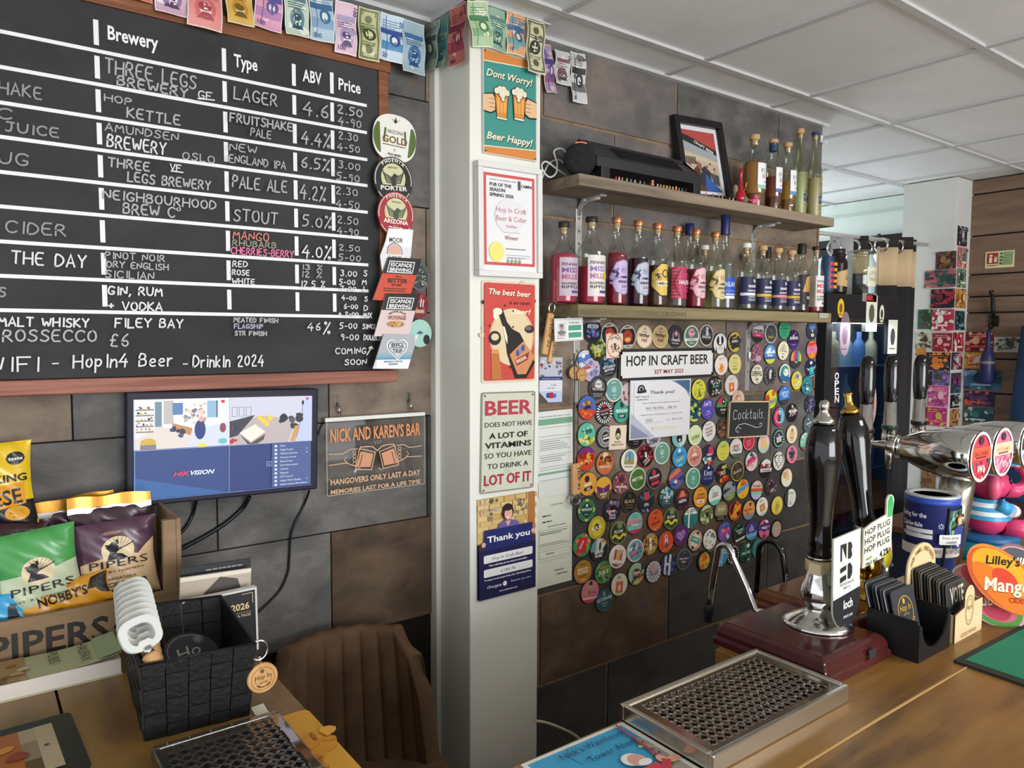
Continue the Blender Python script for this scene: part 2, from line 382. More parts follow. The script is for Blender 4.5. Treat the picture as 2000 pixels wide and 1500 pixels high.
    def split(s, dx):
        """cut wide polygons into strips so that they can be bent"""
        out = []
        for P, F, col, z in s.it:
            for f in F:
                pts = [P[k] for k in f]; x0 = min(p[0] for p in pts); x1 = max(p[0] for p in pts)
                if x1-x0 <= dx: out.append((pts, [tuple(range(len(pts)))], col, z)); continue
                n = math.ceil((x1-x0)/dx)
                for k in range(n):
                    a, b = x0+(x1-x0)*k/n, x0+(x1-x0)*(k+1)/n
                    q = clip_poly(pts, [(a, -9), (b, -9), (b, 9), (a, 9)])
                    if len(q) >= 3: out.append((q, [tuple(range(len(q)))], col, z))
        s.it = out; return s
def cyl(r):
    """bend a flat print round a vertical cylinder of radius r, print centre facing local -y"""
    def f(p):
        a = p.x/r; q = r+p.z
        return Vector((q*math.sin(a), -q*math.cos(a), p.y))
    return f
def board(name, w, h, t, art, M, base='#eeeeea', label=None, cat=None, group=None, rough=.5, r=0, parent=None, poly=None, edge=None, z0=.0004):
    """a printed sheet or plate: its own solid plus the print on its face, one mesh"""
    mb = MB(); bm_ = mat(base, rough)
    if poly is None:
        if r:
            poly = []
            for cx, cy, a in ((w/2-r, h/2-r, 0), (-w/2+r, h/2-r, PI/2), (-w/2+r, -h/2+r, PI), (w/2-r, -h/2+r, 1.5*PI)): poly += circ(cx, cy, r, n=5, a0=a, a1=a+PI/2)
        else: poly = [(-w/2, -h/2), (w/2, -h/2), (w/2, h/2), (-w/2, h/2)]
    mb.prism(poly, 0, t, bm_, side=mat(edge, rough) if edge else None)
    bmesh.ops.recalc_face_normals(mb.bm, faces=mb.bm.faces[:]); mb.keep = True
    if art: art.into(mb, z0=t+z0, rough=rough)
    o = mb.build(name, parent, M)
    if label: tag(o, label, cat, group)
    return o

def grate(m, x0, x1, y0, y1, z, pitch, m_, hole=.32, stag=True):
    """a flat plate with clover shaped holes cut through it"""
    nx, ny = max(1, round((x1-x0)/pitch)), max(1, round((y1-y0)/pitch)); dx, dy = (x1-x0)/nx, (y1-y0)/ny; i = m.mi(m_)
    for a in range(nx):
        for b in range(ny):
            cx, cy = x0+dx*(a+.5), y0+dy*(b+.5); out, inn = [], []
            for k in range(16):
                g = 2*PI*k/16+PI/16; c, s_ = math.cos(g), math.sin(g); q = max(abs(c), abs(s_)); out.append(m.bm.verts.new((cx+c/q*dx/2, cy+s_/q*dy/2, z))); r = hole*pitch*(1+.28*math.cos(4*g)); inn.append(m.bm.verts.new((cx+r*c, cy+r*s_, z-.0006)))
            for k in range(16):
                j = (k+1) % 16; f = m.bm.faces.new((out[k], out[j], inn[j], inn[k])); f.material_index = i
    return m
# ================================================================ the room
SL_GREY = noise_mat('slate_grey', [(.3, '#454442'), (.5, '#62605e'), (.62, '#726f6b'), (.75, '#524f4d')], (5, 5, 9), 8, .62, .35, 30, extra=[(3.2, .6, .72, '#6d5d4c', 3), (2.6, .66, .78, '#6a5660', 11)])
SL_BROWN = noise_mat('slate_brown', [(.3, '#54483d'), (.45, '#75675a'), (.6, '#8a7b6c'), (.75, '#635548')], (5, 5, 8), 8, .65, .35, 30, extra=[(3.4, .6, .7, '#5c5a58', 5), (4.5, .66, .76, '#8c6a48', 8), (3, .68, .8, '#6b5868', 2)])
SL_RUST = noise_mat('slate_rust', [(.3, '#3e322a'), (.5, '#5d4a3c'), (.65, '#6f5b4a'), (.8, '#44403c')], (6, 6, 9), 8, .7, .5, 45, extra=[(3, .6, .7, '#4b4f3a', 1), (3.7, .64, .74, '#54475a', 7)])
SL_DARK = noise_mat('slate_dark', [(.3, '#2f2e2d'), (.55, '#434240'), (.75, '#3a3936')], (5, 5, 9), 8, .6, .35, 30, extra=[(3, .6, .72, '#4a4b38', 4), (3.2, .68, .8, '#5a4438', 9)])
SL_WARM = noise_mat('slate_warm', [(.3, '#4d4c4b'), (.48, '#686361'), (.6, '#7c6f68'), (.75, '#585553')], (4, 4, 6), 8, .62, .3, 30, extra=[(2.6, .58, .7, '#7d6264', 6), (3.4, .6, .72, '#8d7156', 14), (3.1, .68, .78, '#4f5049', 10)])
GROUT = noise_mat('grout', [(.3, '#6d5a44'), (.6, '#8a7358'), (.8, '#5f5648')], (14, 14, 14), 6, .85, .4, 60)
GAP = mat('#1b1613', .9)
def tiles(name, x0, x1, z0, z1, y, rows, pw, gap, base, pick, dep=.006, top=ZC):
    mb = MB(); mb.bb((x0, y+.0, z0), (x1, y+.1, z1), base)
    for ri, (ra, rb, xoff) in enumerate(rows):
        k0 = math.floor((x0-xoff)/pw)
        for k in range(k0, k0+int((x1-x0)/pw)+3):
            a, b = max(x0, xoff+k*pw+gap/2), min(x1, xoff+(k+1)*pw-gap/2); c, d = max(z0, ra+gap/2), min(z1, rb-gap/2)
            if b-a < .004 or d-c < .004: continue
            mb.bb((a, y-dep, c), (b, y+.02, d), pick(ri, k), .0018)
    o = mb.build(name); o['kind'] = 'structure'; return o
ls = .6/.616                                             # left wall courses, measured on the photograph
zl = lambda z: 1.76+(z-1.76)*(1.90/1.95)
LROWS = [(9, 9.1, 0), (9, 9.1, 0), (zl(.897), zl(1.205), .812*.974), (zl(1.205), zl(1.515), .507*.974), (zl(1.515), zl(1.825), .195*.974), (zl(1.825), zl(2.135), .507*.974), (zl(2.135), zl(2.445), .195*.974), (zl(2.445), 2.7, .507*.974)]
lp = {(4, -1): SL_BROWN, (4, 0): SL_GREY, (4, 1): SL_BROWN, (3, -1): SL_GREY, (3, 0): SL_GREY, (3, 1): SL_DARK, (2, 0): SL_RUST, (2, -1): SL_GREY, (5, 0): SL_BROWN, (5, 1): SL_BROWN, (6, 1): SL_GREY, (7, 1): SL_BROWN, (2, 1): SL_RUST, (4, 2): SL_GREY, (6, 2): SL_WARM}
tiles('wall_left', -1.6, 1.125, .2, ZC, YL, LROWS, .6, .0035, GAP, lambda r, k: lp.get((r, k), SL_GREY if (r+k) % 2 else SL_BROWN))
zr = lambda z: 1.76+(z-1.76)*.888
rz_ = [zr(z) for z in (.16, .495, .83, 1.165, 1.5, 1.835, 2.17, 2.505, 2.84)]
RROWS = [(rz_[i], rz_[i+1], (1.961 if i % 2 == 0 else 2.303)*.888) for i in range(8)]
rp = {(6, 0): SL_WARM, (7, 0): SL_GREY, (7, -1): SL_WARM, (0, 0): SL_DARK, (0, -1): SL_DARK, (1, -1): SL_RUST, (1, 0): SL_DARK, (2, -1): SL_DARK, (2, 0): SL_RUST, (3, 0): SL_GREY, (3, 1): SL_GREY, (1, 1): SL_DARK, (2, 1): SL_DARK, (6, -1): SL_GREY, (7, 1): SL_GREY, (5, 1): SL_BROWN, (6, 1): SL_BROWN}
tiles('wall_back', 1.30, 2.966, .0, ZC, YR, RROWS, .604, .010, GROUT, lambda r, k: rp.get((r, k), SL_BROWN if (r*2+k) % 3 else SL_WARM), .005)
CREAM = noise_mat('cream_paint', [(.3, '#dcdcd2'), (.7, '#e6e6de')], (2, 2, 2), 3, .5, .05, 30)
PALE = noise_mat('pale_wall_paint', [(.3, '#c4c5c1'), (.7, '#cdcec9')], (2, 2, 2), 3, .6)
PX0, PX1 = 1.121, 1.365
p = MB(); p.bb((PX0, YP, 0), (PX1, 0, ZC), CREAM, .004)
o = p.build('wall_pillar'); o['kind'] = 'structure'
p = MB(); p.bb((PX0-.014, YL-.035, 0), (PX0+.01, YL+.02, ZC-.02), CREAM, .003)
o = p.build('trim_1'); o['kind'] = 'structure'
# ceiling tiles
CT = noise_mat('ceiling_tile', [(.3, '#dcdedf'), (.7, '#e4e6e7')], (6, 6, 6), 5, .85, .15, 220)
CB = noise_mat('ceiling_grid', [(.3, '#b9babb'), (.7, '#c5c6c6')], (2, 2, 2), 3, .5)
mb = MB(); mb.bb((-3, -8, ZC+.006), (6.5, 4, ZC+.05), CT)
gy = [-.405-.592*i for i in range(-4, 12)]; gx = [1.97+.601*i for i in range(-8, 8)]
for y in gy: mb.bb((-3, y-.012, ZC-.003), (6.5, y+.012, ZC+.01), CB)
for x in gx: mb.bb((x-.012, -8, ZC-.0022), (x+.012, 4, ZC+.01), CB)
mb.bb((PX1, YR-.024, ZC-.006), (2.985, YR, ZC+.01), CB); mb.bb((-1.6, YL-.024, ZC-.006), (PX0, YL, ZC+.01), CB)
mb.bb((PX0-.02, YP-.02, ZC-.006), (PX1+.02, YP, ZC+.01), CB); mb.bb((PX0-.02, YP-.02, ZC-.006), (PX0, YL, ZC+.01), CB)
o = mb.build('ceiling'); o['kind'] = 'structure'
FL = noise_mat('floor_wood', [(.3, '#a39888'), (.6, '#bfb5a4'), (.8, '#cdc4b4')], (1.5, 9, 9), 6, .5)
mb = MB(); mb.bb((-3, -8, -.05), (6.5, 4, 0), FL); o = mb.build('floor'); o['kind'] = 'structure'
# far end of the room: white pier, wall over and beside the window, boarded wall
cz = AZ(1871, 345, ZC); XC, YC = cz.x, cz.y
yw = AX(1764, 400, XC).y                                  # left edge of the pier
mb = MB()
mb.bb((XC, YC, 0), (XC+.5, yw, ZC), PALE, .003)
o = mb.build('wall_right'); o['kind'] = 'structure'
xw = XC+.19
BOARD = noise_mat('brown_board', [(.3, '#5d4a3e'), (.5, '#7a6352'), (.7, '#8b7262')], (3, 1.2, 14), 6, .55, .2, 12, extra=[(2.4, .6, .75, '#8a7a55', 3)])
mb = MB(); zt = ZC; seams = [AX(1899, y, xw).z for y in (381, 462, 537, 580, 611, 700, 766, 820)]
prev = ZC
for z in seams+[.7, .45, .2, 0]:
    mb.bb((xw, -7.9, z+.004), (xw+.03, YC, prev-.004), BOARD, .003); prev = z
mb.bb((xw+.02, -7.9, 0), (xw+.1, YC, ZC), mat('#251c17', .9))
o = mb.build('wall_boards'); o['kind'] = 'structure'
# window bay beside the pier
MINT = mat('#dfece6', .7)
zw = AX(1690, 465, XC+.25).z
mb = MB(); mb.bb((XC+.30, yw, zw), (XC+.4, 3.9, ZC), MINT); mb.bb((XC+.25, yw, 0), (XC+.4, 3.9, .9), PALE)
mb.bb((XC+.285, yw, zw+.33), (XC+.30, 3.9, zw+.345), mat('#c9d6d0')); mb.bb((XC+.285, yw, zw+.16), (XC+.30, 3.9, zw+.17), mat('#c9d6d0'))
o = mb.build('wall_bay'); o['kind'] = 'structure'
t = thing('window_1', None, None, (XC+.3, 1.6, 1.4)); t['kind'] = 'structure'
fr = MB(); zd = AX(1690, 488, XC+.3).z
for z in (zw-.02, zd, .92): fr.bb((XC+.26, yw, z-.03), (XC+.33, 3.8, z+.03), mat('#1d1f22', .5))
for y in (yw+.03, 1.9, 3.0, 3.8): fr.bb((XC+.26, y-.03, .9), (XC+.33, y+.03, zw), mat('#1d1f22', .5))
f = fr.build('window_frame'); f.parent = t; f.matrix_parent_inverse = t.matrix_world.inverted(); f.location = (0, 0, 0)
f.matrix_parent_inverse = Matrix.Identity(4); f.location = -t.location
pn = MB(); pn.bb((XC+.34, yw, .9), (XC+.345, 3.8, zw), mat('#d4e4f4', .5, 0, .2, 1.15)); g = pn.build('daylight_pane', t); g.location = -t.location
# the recess behind the end of the slate wall and the left end of the room
mb = MB(); mb.bb((2.9, 2.6, 0), (XC+.4, 2.7, ZC), PALE); o = mb.build('wall_recess'); o['kind'] = 'structure'
mb = MB(); mb.bb((2.88, YR+.1, 0), (2.966, 2.6, ZC), PALE); o = mb.build('wall_recess_side'); o['kind'] = 'structure'
# ================================================================ chalkboard price list
def splity(A, dy):
    out = []
    for P, F, col, z in A.it:
        for f in F:
            pts = [P[k] for k in f]; y0 = min(p[1] for p in pts); y1 = max(p[1] for p in pts)
            if y1-y0 <= dy: out.append((pts, [tuple(range(len(pts)))], col, z)); continue
            n = math.ceil((y1-y0)/dy)
            for k in range(n):
                a, b = y0+(y1-y0)*k/n, y0+(y1-y0)*(k+1)/n
                q = clip_poly(pts, [(-9, a), (9, a), (9, b), (-9, b)])
                if len(q) >= 3: out.append((q, [tuple(range(len(q)))], col, z))
    A.it = out; return A
yb = -.150
bx1 = AY(740, 430, yb).x; bz0 = AY(400, 731, yb).z; bz1 = AY(600, 106, yb).z; bx0 = -.62
BC = Vector(((bx0+bx1)/2, yb, (bz0+bz1)/2))
def B(px, py):
    p = AY(px, py, yb); return (p.x-BC.x, p.z-BC.z)
t = thing('chalkboard', 'large wall chalkboard listing drinks and prices, in a brown wooden frame', 'chalkboard', BC)
CHB = noise_mat('chalkboard_black', [(.3, '#2c2d2e'), (.55, '#353637'), (.8, '#3c3d3d')], (3, 3, 5), 6, .75, extra=[(2.2, .55, .75, '#444546', 3)])
m = MB(); m.bb((bx0-BC.x, 0, bz0-BC.z), (bx1-BC.x, .02, bz1-BC.z), CHB); m.build('panel', t)
FRW = noise_mat('brown_frame_wood', [(.3, '#6b4128'), (.5, '#7f4f31'), (.7, '#92603f')], (3, 10, 40), 4, .45, .15, 3)
FRL = noise_mat('reddish_ledge_wood', [(.3, '#6e4033'), (.45, '#8a5646'), (.6, '#a06a56'), (.75, '#7a4a3b')], (1.5, 8, 60), 3, .5, .3, 2)
m = MB(); zl0, zl1 = AY(400, 760, yb-.02).z, AY(400, 733, yb-.02).z; m.bb((bx0-BC.x-.05, -.024, zl0-BC.z), (AY(770, 735, yb).x-BC.x, .03, zl1-BC.z), FRL, .003); o = m.build('frame_ledge', t); o['label'] = 'reddish grained bottom rail'
m = MB(); m.bb((bx0-BC.x-.05, -.008, bz1-BC.z), (AY(761, 140, yb).x-BC.x, .03, bz1-BC.z+.042), FRW, .002); m.build('frame_rail', t)
m = MB(); m.bb((bx1-BC.x, -.008, zl1-BC.z+.001), (bx1-BC.x+.028, .03, bz1-BC.z-.001), FRW, .002); m.build('frame_stile', t)
A = Art(step=.00008)
ly = [60.8, 130.4, 200, 267, 335.6, 403, 471.4, 538.6, 605.7]; lz = [B(0, y)[1] for y in ly]
xr = B(718, 400)[0]; LW = '#e9e9e9'
for z in lz: A.rect(bx0-BC.x+.02, z-.004, xr, z+.004, LW)
for px, py in ((187, 50), (437, 110), (573, 135), (647, 150)):
    x = B(px, py)[0]
    for i in range(-1, 8):
        za = lz[0]+(lz[0]-lz[1])*.92 if i < 0 else lz[i]-.011; zc_ = lz[i+1]+.012
        A.rect(x-.005, zc_, x+.005, za, LW)
for s_, x, y, x2 in (('Brewery', 210, 77, 308), ('Type', 456, 130, 502), ('ABV', 590, 158.5, 627), ('Price', 660, 175, 703)):
    a = B(x, y); b = B(x2, y); A.text(s_, a[0], a[1], .0305, LW, w=b[0]-a[0], al='l', bold=True)
m = MB(); A.into(m, FRONT, z0=.0002); m.keep = True; m.build('printed_grid', t)
A = Art(step=.00008)
G, H, W_ = '#a9a9a9', '#8c8c8c', '#d6d6d6'
for s_, x, y, x2, y2, h, c in (
    ('THREE LEGS', 205, 141, 382, 168, 27, G), ('BREWERY', 229, 166, 366, 189, 18, G), ('GF', 387, 192, 413, 196, 15, W_), ('HOP', 204, 197, 256, 203, 13, G),
    ('KETTLE', 248, 229, 351, 247, 19, G), ('AMUNDSEN', 205, 255, 347, 275, 15, G), ('BREWERY', 209, 287, 323, 300, 24, W_), ('OSLO', 356, 311, 418, 319, 14, G),
    ('THREE', 211, 325, 291, 336, 17, G), ('VF', 332, 333, 352, 335, 12, W_), ('LEGS BREWERY', 249, 354, 410, 374, 18, G), ('HAKE', -2, 182, 80, 189, 23, H),
    ('C', -6, 230, 22, 231, 20, H), ('JUICE', 11, 256, 114, 275, 18, H), ('UG', -4, 318, 54, 323, 23, H), ('NEIGHBOURHOOD', 201, 388, 420, 408, 17, G),
    ('BREW C', 240, 417, 340, 426, 20, G), ('o', 343, 412, 352, 413, 9, G), ('CIDER', 11, 454, 127, 465, 23, H), ('THE DAY', 22, 515, 167, 522, 24, W_), ('PINOT NOIR', 205, 505, 320, 507, 13, G),
    ('DRY ENGLISH', 208, 522, 327, 526, 12, G), ('SICILIAN', 205, 542, 299, 546, 14, G), ('S', -3, 580, 10, 580, 18, H), ('GIN, RUM', 210, 575, 315, 576, 16, W_),
    ('+ VODKA', 211, 605, 315, 607, 16, W_), ('MALT WHISKY', -4, 637, 172, 639, 17, W_), ('FILEY BAY', 224, 639, 355, 640, 17, W_), ('ROSSECCO', 5, 667, 187, 667, 22, G),
    ('£6', 213, 676, 248, 675, 24, G), ('WIFI', -30, 727, 74, 727, 28, W_), ('-', 99, 716, 113, 716, 14, W_), ('HopIn4 Beer', 142, 718, 334, 713, 25, W_), ('-', 354, 716, 364, 716, 12, W_),
    ('DrinkIn 2024', 375, 717, 512, 715, 22, W_), ('STOUT', 454, 431, 539, 437, 22, G), ('MANGO', 453, 467, 522, 470, 15, '#d07a68'), ('RHUBARB', 452, 480, 536, 485, 11, '#8d9078'),
    ('CHERRIES-BERRY', 449, 496, 570, 505, 13, '#e0709e'), ('RED', 452, 521, 480, 522, 11, W_), ('ROSE', 451, 537, 484, 537, 10, W_), ('WHITE', 451, 554, 494, 554, 10, W_),
    ('4.2%', 583, 388, 632, 393, 26, G), ('2.30', 652, 379, 694, 382, 14, G), ('4-50', 653, 405, 698, 408, 14, G), ('5.0%', 587, 442, 643, 446, 21, G), ('2.50', 655, 436, 695, 438, 14, G),
    ('4-90', 655, 458, 696, 460, 13, G), ('4.0%', 587, 502, 642, 507, 23, W_), ('2.50', 658, 489, 698, 490, 11, G), ('5-00', 657, 509, 700, 511, 12, G), ('13 %', 586, 526, 625, 527, 9, G),
    ('12 %', 585, 541, 624, 542, 11, G), ('12.5 %', 584, 561, 630, 562, 12, W_), ('3.00', 661, 539, 692, 540, 11, W_), ('S', 706, 540, 712, 540, 11, W_), ('5-00', 658, 556, 689, 557, 10, W_),
    ('M', 703, 556, 711, 556, 9, W_), ('7-00', 660, 568, 691, 569, 9, W_), ('L', 706, 569, 711, 569, 9, W_), ('4-00', 663, 586, 691, 587, 8, W_), ('S', 707, 589, 713, 589, 9, W_),
    ('6-00', 667, 603, 694, 604, 9, W_), ('D', 706, 607, 713, 607, 10, W_), ('+ 2-00', 657, 617, 695, 618, 8, W_), ('MIX', 705, 621, 721, 621, 10, W_), ('PEATED FINISH', 453, 629, 538, 630, 8, G),
    ('FLAGSHIP', 454, 641, 509, 642, 8, '#9d9db5'), ('STR FINISH', 455, 655, 516, 655, 8, G), ('46', 596, 645, 620, 645, 14, W_), ('%', 627, 650, 640, 650, 20, W_), ('5-00', 658, 642, 692, 643, 11, W_),
    ('SINGLE', 703, 642, 737, 643, 9, W_), ('9-00', 660, 664, 695, 664, 12, W_), ('DOUBLE', 705, 664, 739, 665, 10, W_), ('COMING', 650, 691, 709, 692, 11, W_), ('^', 711, 693, 722, 693, 16, W_), ('SOON', 668, 712, 710, 712, 10, W_),
    ('LAGER', 453, 196, 536, 214, 23, G), ('4.6', 587, 226, 634, 233, 25, G), ('2.50', 653, 223, 701, 231, 16, G), ('4-90', 655, 246, 699, 253, 15, G), ('FRUITSHAKE', 445, 240, 565, 253, 16, G),
    ('PALE', 485, 268, 524, 274, 15, G), ('4.4%', 584, 282, 638, 291, 24, G), ('2.30', 655, 273, 692, 276, 14, G), ('4-50', 653, 295, 696, 300, 13, G), ('NEW', 444, 296, 496, 302, 14, G),
    ('ENGLAND IPA', 443, 319, 552, 335, 15, G), ('6.5%', 582, 329, 637, 337, 21, G), ('3.00', 655, 330, 696, 333, 14, G), ('5-90', 651, 353, 695, 356, 14, G), ('PALE ALE', 449, 367, 554, 376, 22, G)):
    a = B(x, y); b = B(x2, y2); hh = B(x, y-h)[1]-a[1]
    A.chalk(s_, a[0], a[1], hh, (b[0]-a[0]) if len(s_) > 1 else max(b[0]-a[0], .008), c, th=.0036 if h > 15 else .0027)
for x, y, x2 in ((382, 197, 414), (330, 337, 353)):
    a, b = B(x, y), B(x2, y+3); A.line([a, b], .003, W_)
m = MB(); A.into(m, FRONT, z0=.0004); m.keep = True; m.build('chalk_writing', t)
# ================================================================ banknotes pinned along the top
def note(corn, plane, F, cols, label, seed, kind=0, wave=.004, num='', val=None):
    P = [(AY(*p, plane) if F is FRONT else AX(*p, plane)) for p in corn]
    c = (P[0]+P[1]+P[2]+P[3])/4; u = ((P[1]-P[0])+(P[2]-P[3]))/2; v = ((P[0]-P[3])+(P[1]-P[2]))/2
    w_, h_ = u.length, v.length; rot = (math.atan2(u.z, u.x) if F is FRONT else math.atan2(u.z, -u.y)); R = random.Random(seed)
    base, c1, c2, c3 = cols; A = Art(step=.00006); X, Y = w_/2, h_/2
    A.rect(-X+.003, -Y+.003, X-.003, Y-.003, c1)
    A.blobs(seed, 9, -X+.012, -Y+.012, X-.012, Y-.012, .006, .016, [base, c2, c1])
    if kind == 0:      # portrait note
        A.ell(0, -Y*.35, w_*.3, h_*.2, c2); A.ell(0, -Y*.38, w_*.17, h_*.13, base); A.ell(-w_*.02, -Y*.3, w_*.19, h_*.08, c3); A.poly([(-w_*.26, -Y*.72), (w_*.26, -Y*.72), (w_*.1, -Y*.5), (-w_*.1, -Y*.5)], c3)
        A.rect(-X+.006, Y*.3, X-.006, Y*.5, c2); A.lines(-X+.008, Y*.2, X-.008, 3, .006, .0022, c3, seed)
    elif kind == 1:    # dollar style, border and medallion
        A.frame(-X+.004, -Y+.004, X-.004, Y-.004, .0045, c2); A.ell(0, 0, w_*.3, h_*.13, c3); A.ell(0, 0, w_*.17, h_*.09, base); A.ell(0, h_*.3, w_*.16, w_*.16, c2); A.ell(0, -h_*.3, w_*.16, w_*.16, c2)
        for sx in (-1, 1):
            for sy in (-1, 1): A.text('1', sx*(X-.012), sy*(Y-.014)-.004, .009, c3, bold=True)
        A.lines(-X+.01, h_*.19, X-.01, 2, .006, .002, c3, seed); A.lines(-X+.01, -h_*.18, X-.01, 2, .006, .002, c3, seed+1)
    else:              # bands
        A.rect(-X+.003, -Y*.55, X-.003, -Y*.2, c2); A.rect(-X+.003, Y*.15, X-.003, Y*.38, c3); A.ell(w_*.12, -Y*.1, w_*.22, h_*.14, c3); A.ell(w_*.1, -Y*.1, w_*.12, h_*.08, base)
        A.lines(-X+.008, Y*.7, X-.008, 4, .006, .002, c3, seed); A.line([(-X*.5, Y*.9), (-X*.4, 0), (-X*.5, -Y*.9)], .0016, c3)
    if num: A.text(num, -X+.008, -Y+.008, .011, c3, al='l', bold=True); A.text(num, X-.012, Y-.02, .011, c3, bold=True, rot=-PI/2)
    ph = R.uniform(0, 6); f = lambda x, y: wave*(math.sin(9*(y/h_)+ph)+.6*math.sin(5*x/w_+ph*2)+1.6)+max(0, (-y/h_))*wave*1.2
    m = MB(); bm_ = mat(base, .6)
    m.grid(lambda a, b: Vector(((a-.5)*w_, (b-.5)*h_, f((a-.5)*w_, (b-.5)*h_))), 6, 12, bm_); m.keep = True
    splity(A.split(w_/6), h_/12).into(m, bend=lambda p: Vector((p.x, p.y, f(p.x, p.y)+p.z+.0009)))
    o = m.build('banknote', None, wallM(c, rot, F)); tag(o, label, 'banknote', 'banknotes pinned along the top of the walls'); return o
yn = -.164
NT = [(((250, -60), (292, -50), (300, 10), (258, 0)), yn, FRONT, ('#d9a48c', '#c97a5c', '#b0553c', '#7a3526'), 'orange red banknote just peeking into the top edge, leftmost in the row', 0, ''),
 (((297, -75), (362, -55), (371, 38), (303, 24)), yn, FRONT, ('#e6d5dc', '#c9a8b8', '#8a6c92', '#4d3f63'), 'mauve and pink portrait banknote hanging over the chalkboard frame', 0, ''),
 (((362, -70), (430, -50), (436, 68), (367, 48)), yn-.004, FRONT, ('#e3cfc8', '#d88a84', '#c96a6a', '#a34048'), 'salmon red banknote with a face, hanging lowest over the chalkboard', 0, ''),
 (((434, -55), (488, -42), (496, 56), (443, 46)), yn, FRONT, ('#dfcf9a', '#d1a750', '#c08a3a', '#6f5a24'), 'yellow ochre banknote with a portrait above the Type column', 0, ''),
 (((490, -45), (548, -30), (552, 71), (500, 50)), yn-.003, FRONT, ('#e0ccd6', '#d59ab4', '#b07aa8', '#5d5590'), 'pink and lilac 100 note between the yellow note and a green one', 2, '100'),
 (((550, -35), (597, -26), (605, 78), (556, 67)), yn, FRONT, ('#dfe3d6', '#b9cbb8', '#5f7f8c', '#2d4c5c'), 'pale green banknote with a dark blue bird shape', 0, ''),
 (((600, -30), (648, -20), (650, 88), (605, 76)), yn-.003, FRONT, ('#dbe2e2', '#a9bfcd', '#7fa0bb', '#3f6a8c'), 'light blue 1000 note hanging over the frame rail', 2, '000'),
 (((650, 0), (690, 14), (699, 113), (655, 103)), yn-.002, FRONT, ('#e9e2e6', '#d9b8c8', '#a796b8', '#57486a'), 'white and purple 100 note with a long portrait, left of the dollar bill', 0, '100'),
 (((693, 14), (733, 23), (744, 126), (703, 113)), yn-.004, FRONT, ('#cfd0a8', '#b4b88a', '#6d7248', '#3f4628'), 'green one dollar bill over the corner of the chalkboard frame', 1, ''),
 (((735, 24), (782, 37), (787, 129), (745, 115)), yn-.002, FRONT, ('#e2e6e8', '#bcd0dd', '#4e88b0', '#3a4f8c'), 'white and blue 20 note beside the one dollar bill', 2, '20'),
 (((782, 37), (826, 50), (830, 150), (786, 140)), yn-.006, FRONT, ('#c3ced0', '#97aeb8', '#3f6c9c', '#24487a'), 'grey blue 2000 note with blue figures, last before the pillar', 0, ''),
 (((829, 55), (857, 38), (859, 137), (833, 140)), PX0-.022, SIDE, ('#b4bcae', '#7f9184', '#5b6f66', '#37473f'), 'dull green banknote at the inner corner of the pillar', 2, ''),
 (((857, 40), (884, 22), (878, 134), (858, 132)), PX0-.010, SIDE, ('#a9bba8', '#6f9484', '#3f7880', '#265058'), 'teal green banknote on the shaded side of the pillar', 0, ''),
 (((884, 20), (913, 4), (914, 120), (881, 135)), PX0-.016, SIDE, ('#d8b4a4', '#b8665c', '#93333d', '#6a1f33'), 'dark red 500 note on the shaded side of the pillar', 2, '500'),
 (((912, 2), (952, 8), (957, 93), (919, 93)), YP-.010, FRONT, ('#e0e6c6', '#a9c29a', '#7fa87c', '#4f7f58'), 'pale green banknote curling off the left front corner of the pillar', 2, ''),
 (((950, 8), (987, 22), (988, 107), (950, 95)), YP-.006, FRONT, ('#cfd8bc', '#8fb09c', '#5f8a80', '#2f5a52'), 'green banknote with a rosette above the tin beer sign', 0, ''),
 (((985, 20), (1022, 36), (1024, 112), (988, 107)), YP-.009, FRONT, ('#dcd6b0', '#d49a70', '#6f9ca0', '#3f5f88'), 'orange and blue 10 note with waves above the tin beer sign', 2, '10'),
 (((1028, 37), (1062, 48), (1058, 149), (1023, 140)), YP-.016, FRONT, ('#d8d6b8', '#c2c09c', '#5a5a48', '#33332c'), 'one dollar bill hanging over the top right of the tin beer sign', 1, ''),
 (((1060, 85), (1081, 92), (1080, 180), (1058, 184)), YR-.012, FRONT, ('#cfb9a8', '#9a86b0', '#7f4a72', '#4a3a80'), 'purple and peach banknote half hidden behind the pillar edge', 2, ''),
 (((1081, 97), (1108, 103), (1113, 173), (1081, 163)), YR-.012, FRONT, ('#dadada', '#bcc0bc', '#7a4a52', '#4a4a4a'), 'white and grey 10 note with a maroon disc on the slate wall', 0, '10'),
 (((1110, 100), (1139, 107), (1142, 206), (1114, 200)), YR-.014, FRONT, ('#dedede', '#c2c2c2', '#6a6a6a', '#303030'), 'long black and white note hanging lowest, rightmost in the row', 2, '0')]
for i, (cn, pl, F, cols, lb, kd, nm) in enumerate(NT): note(cn, pl, F, cols, lb, i+3, kd, num=nm)
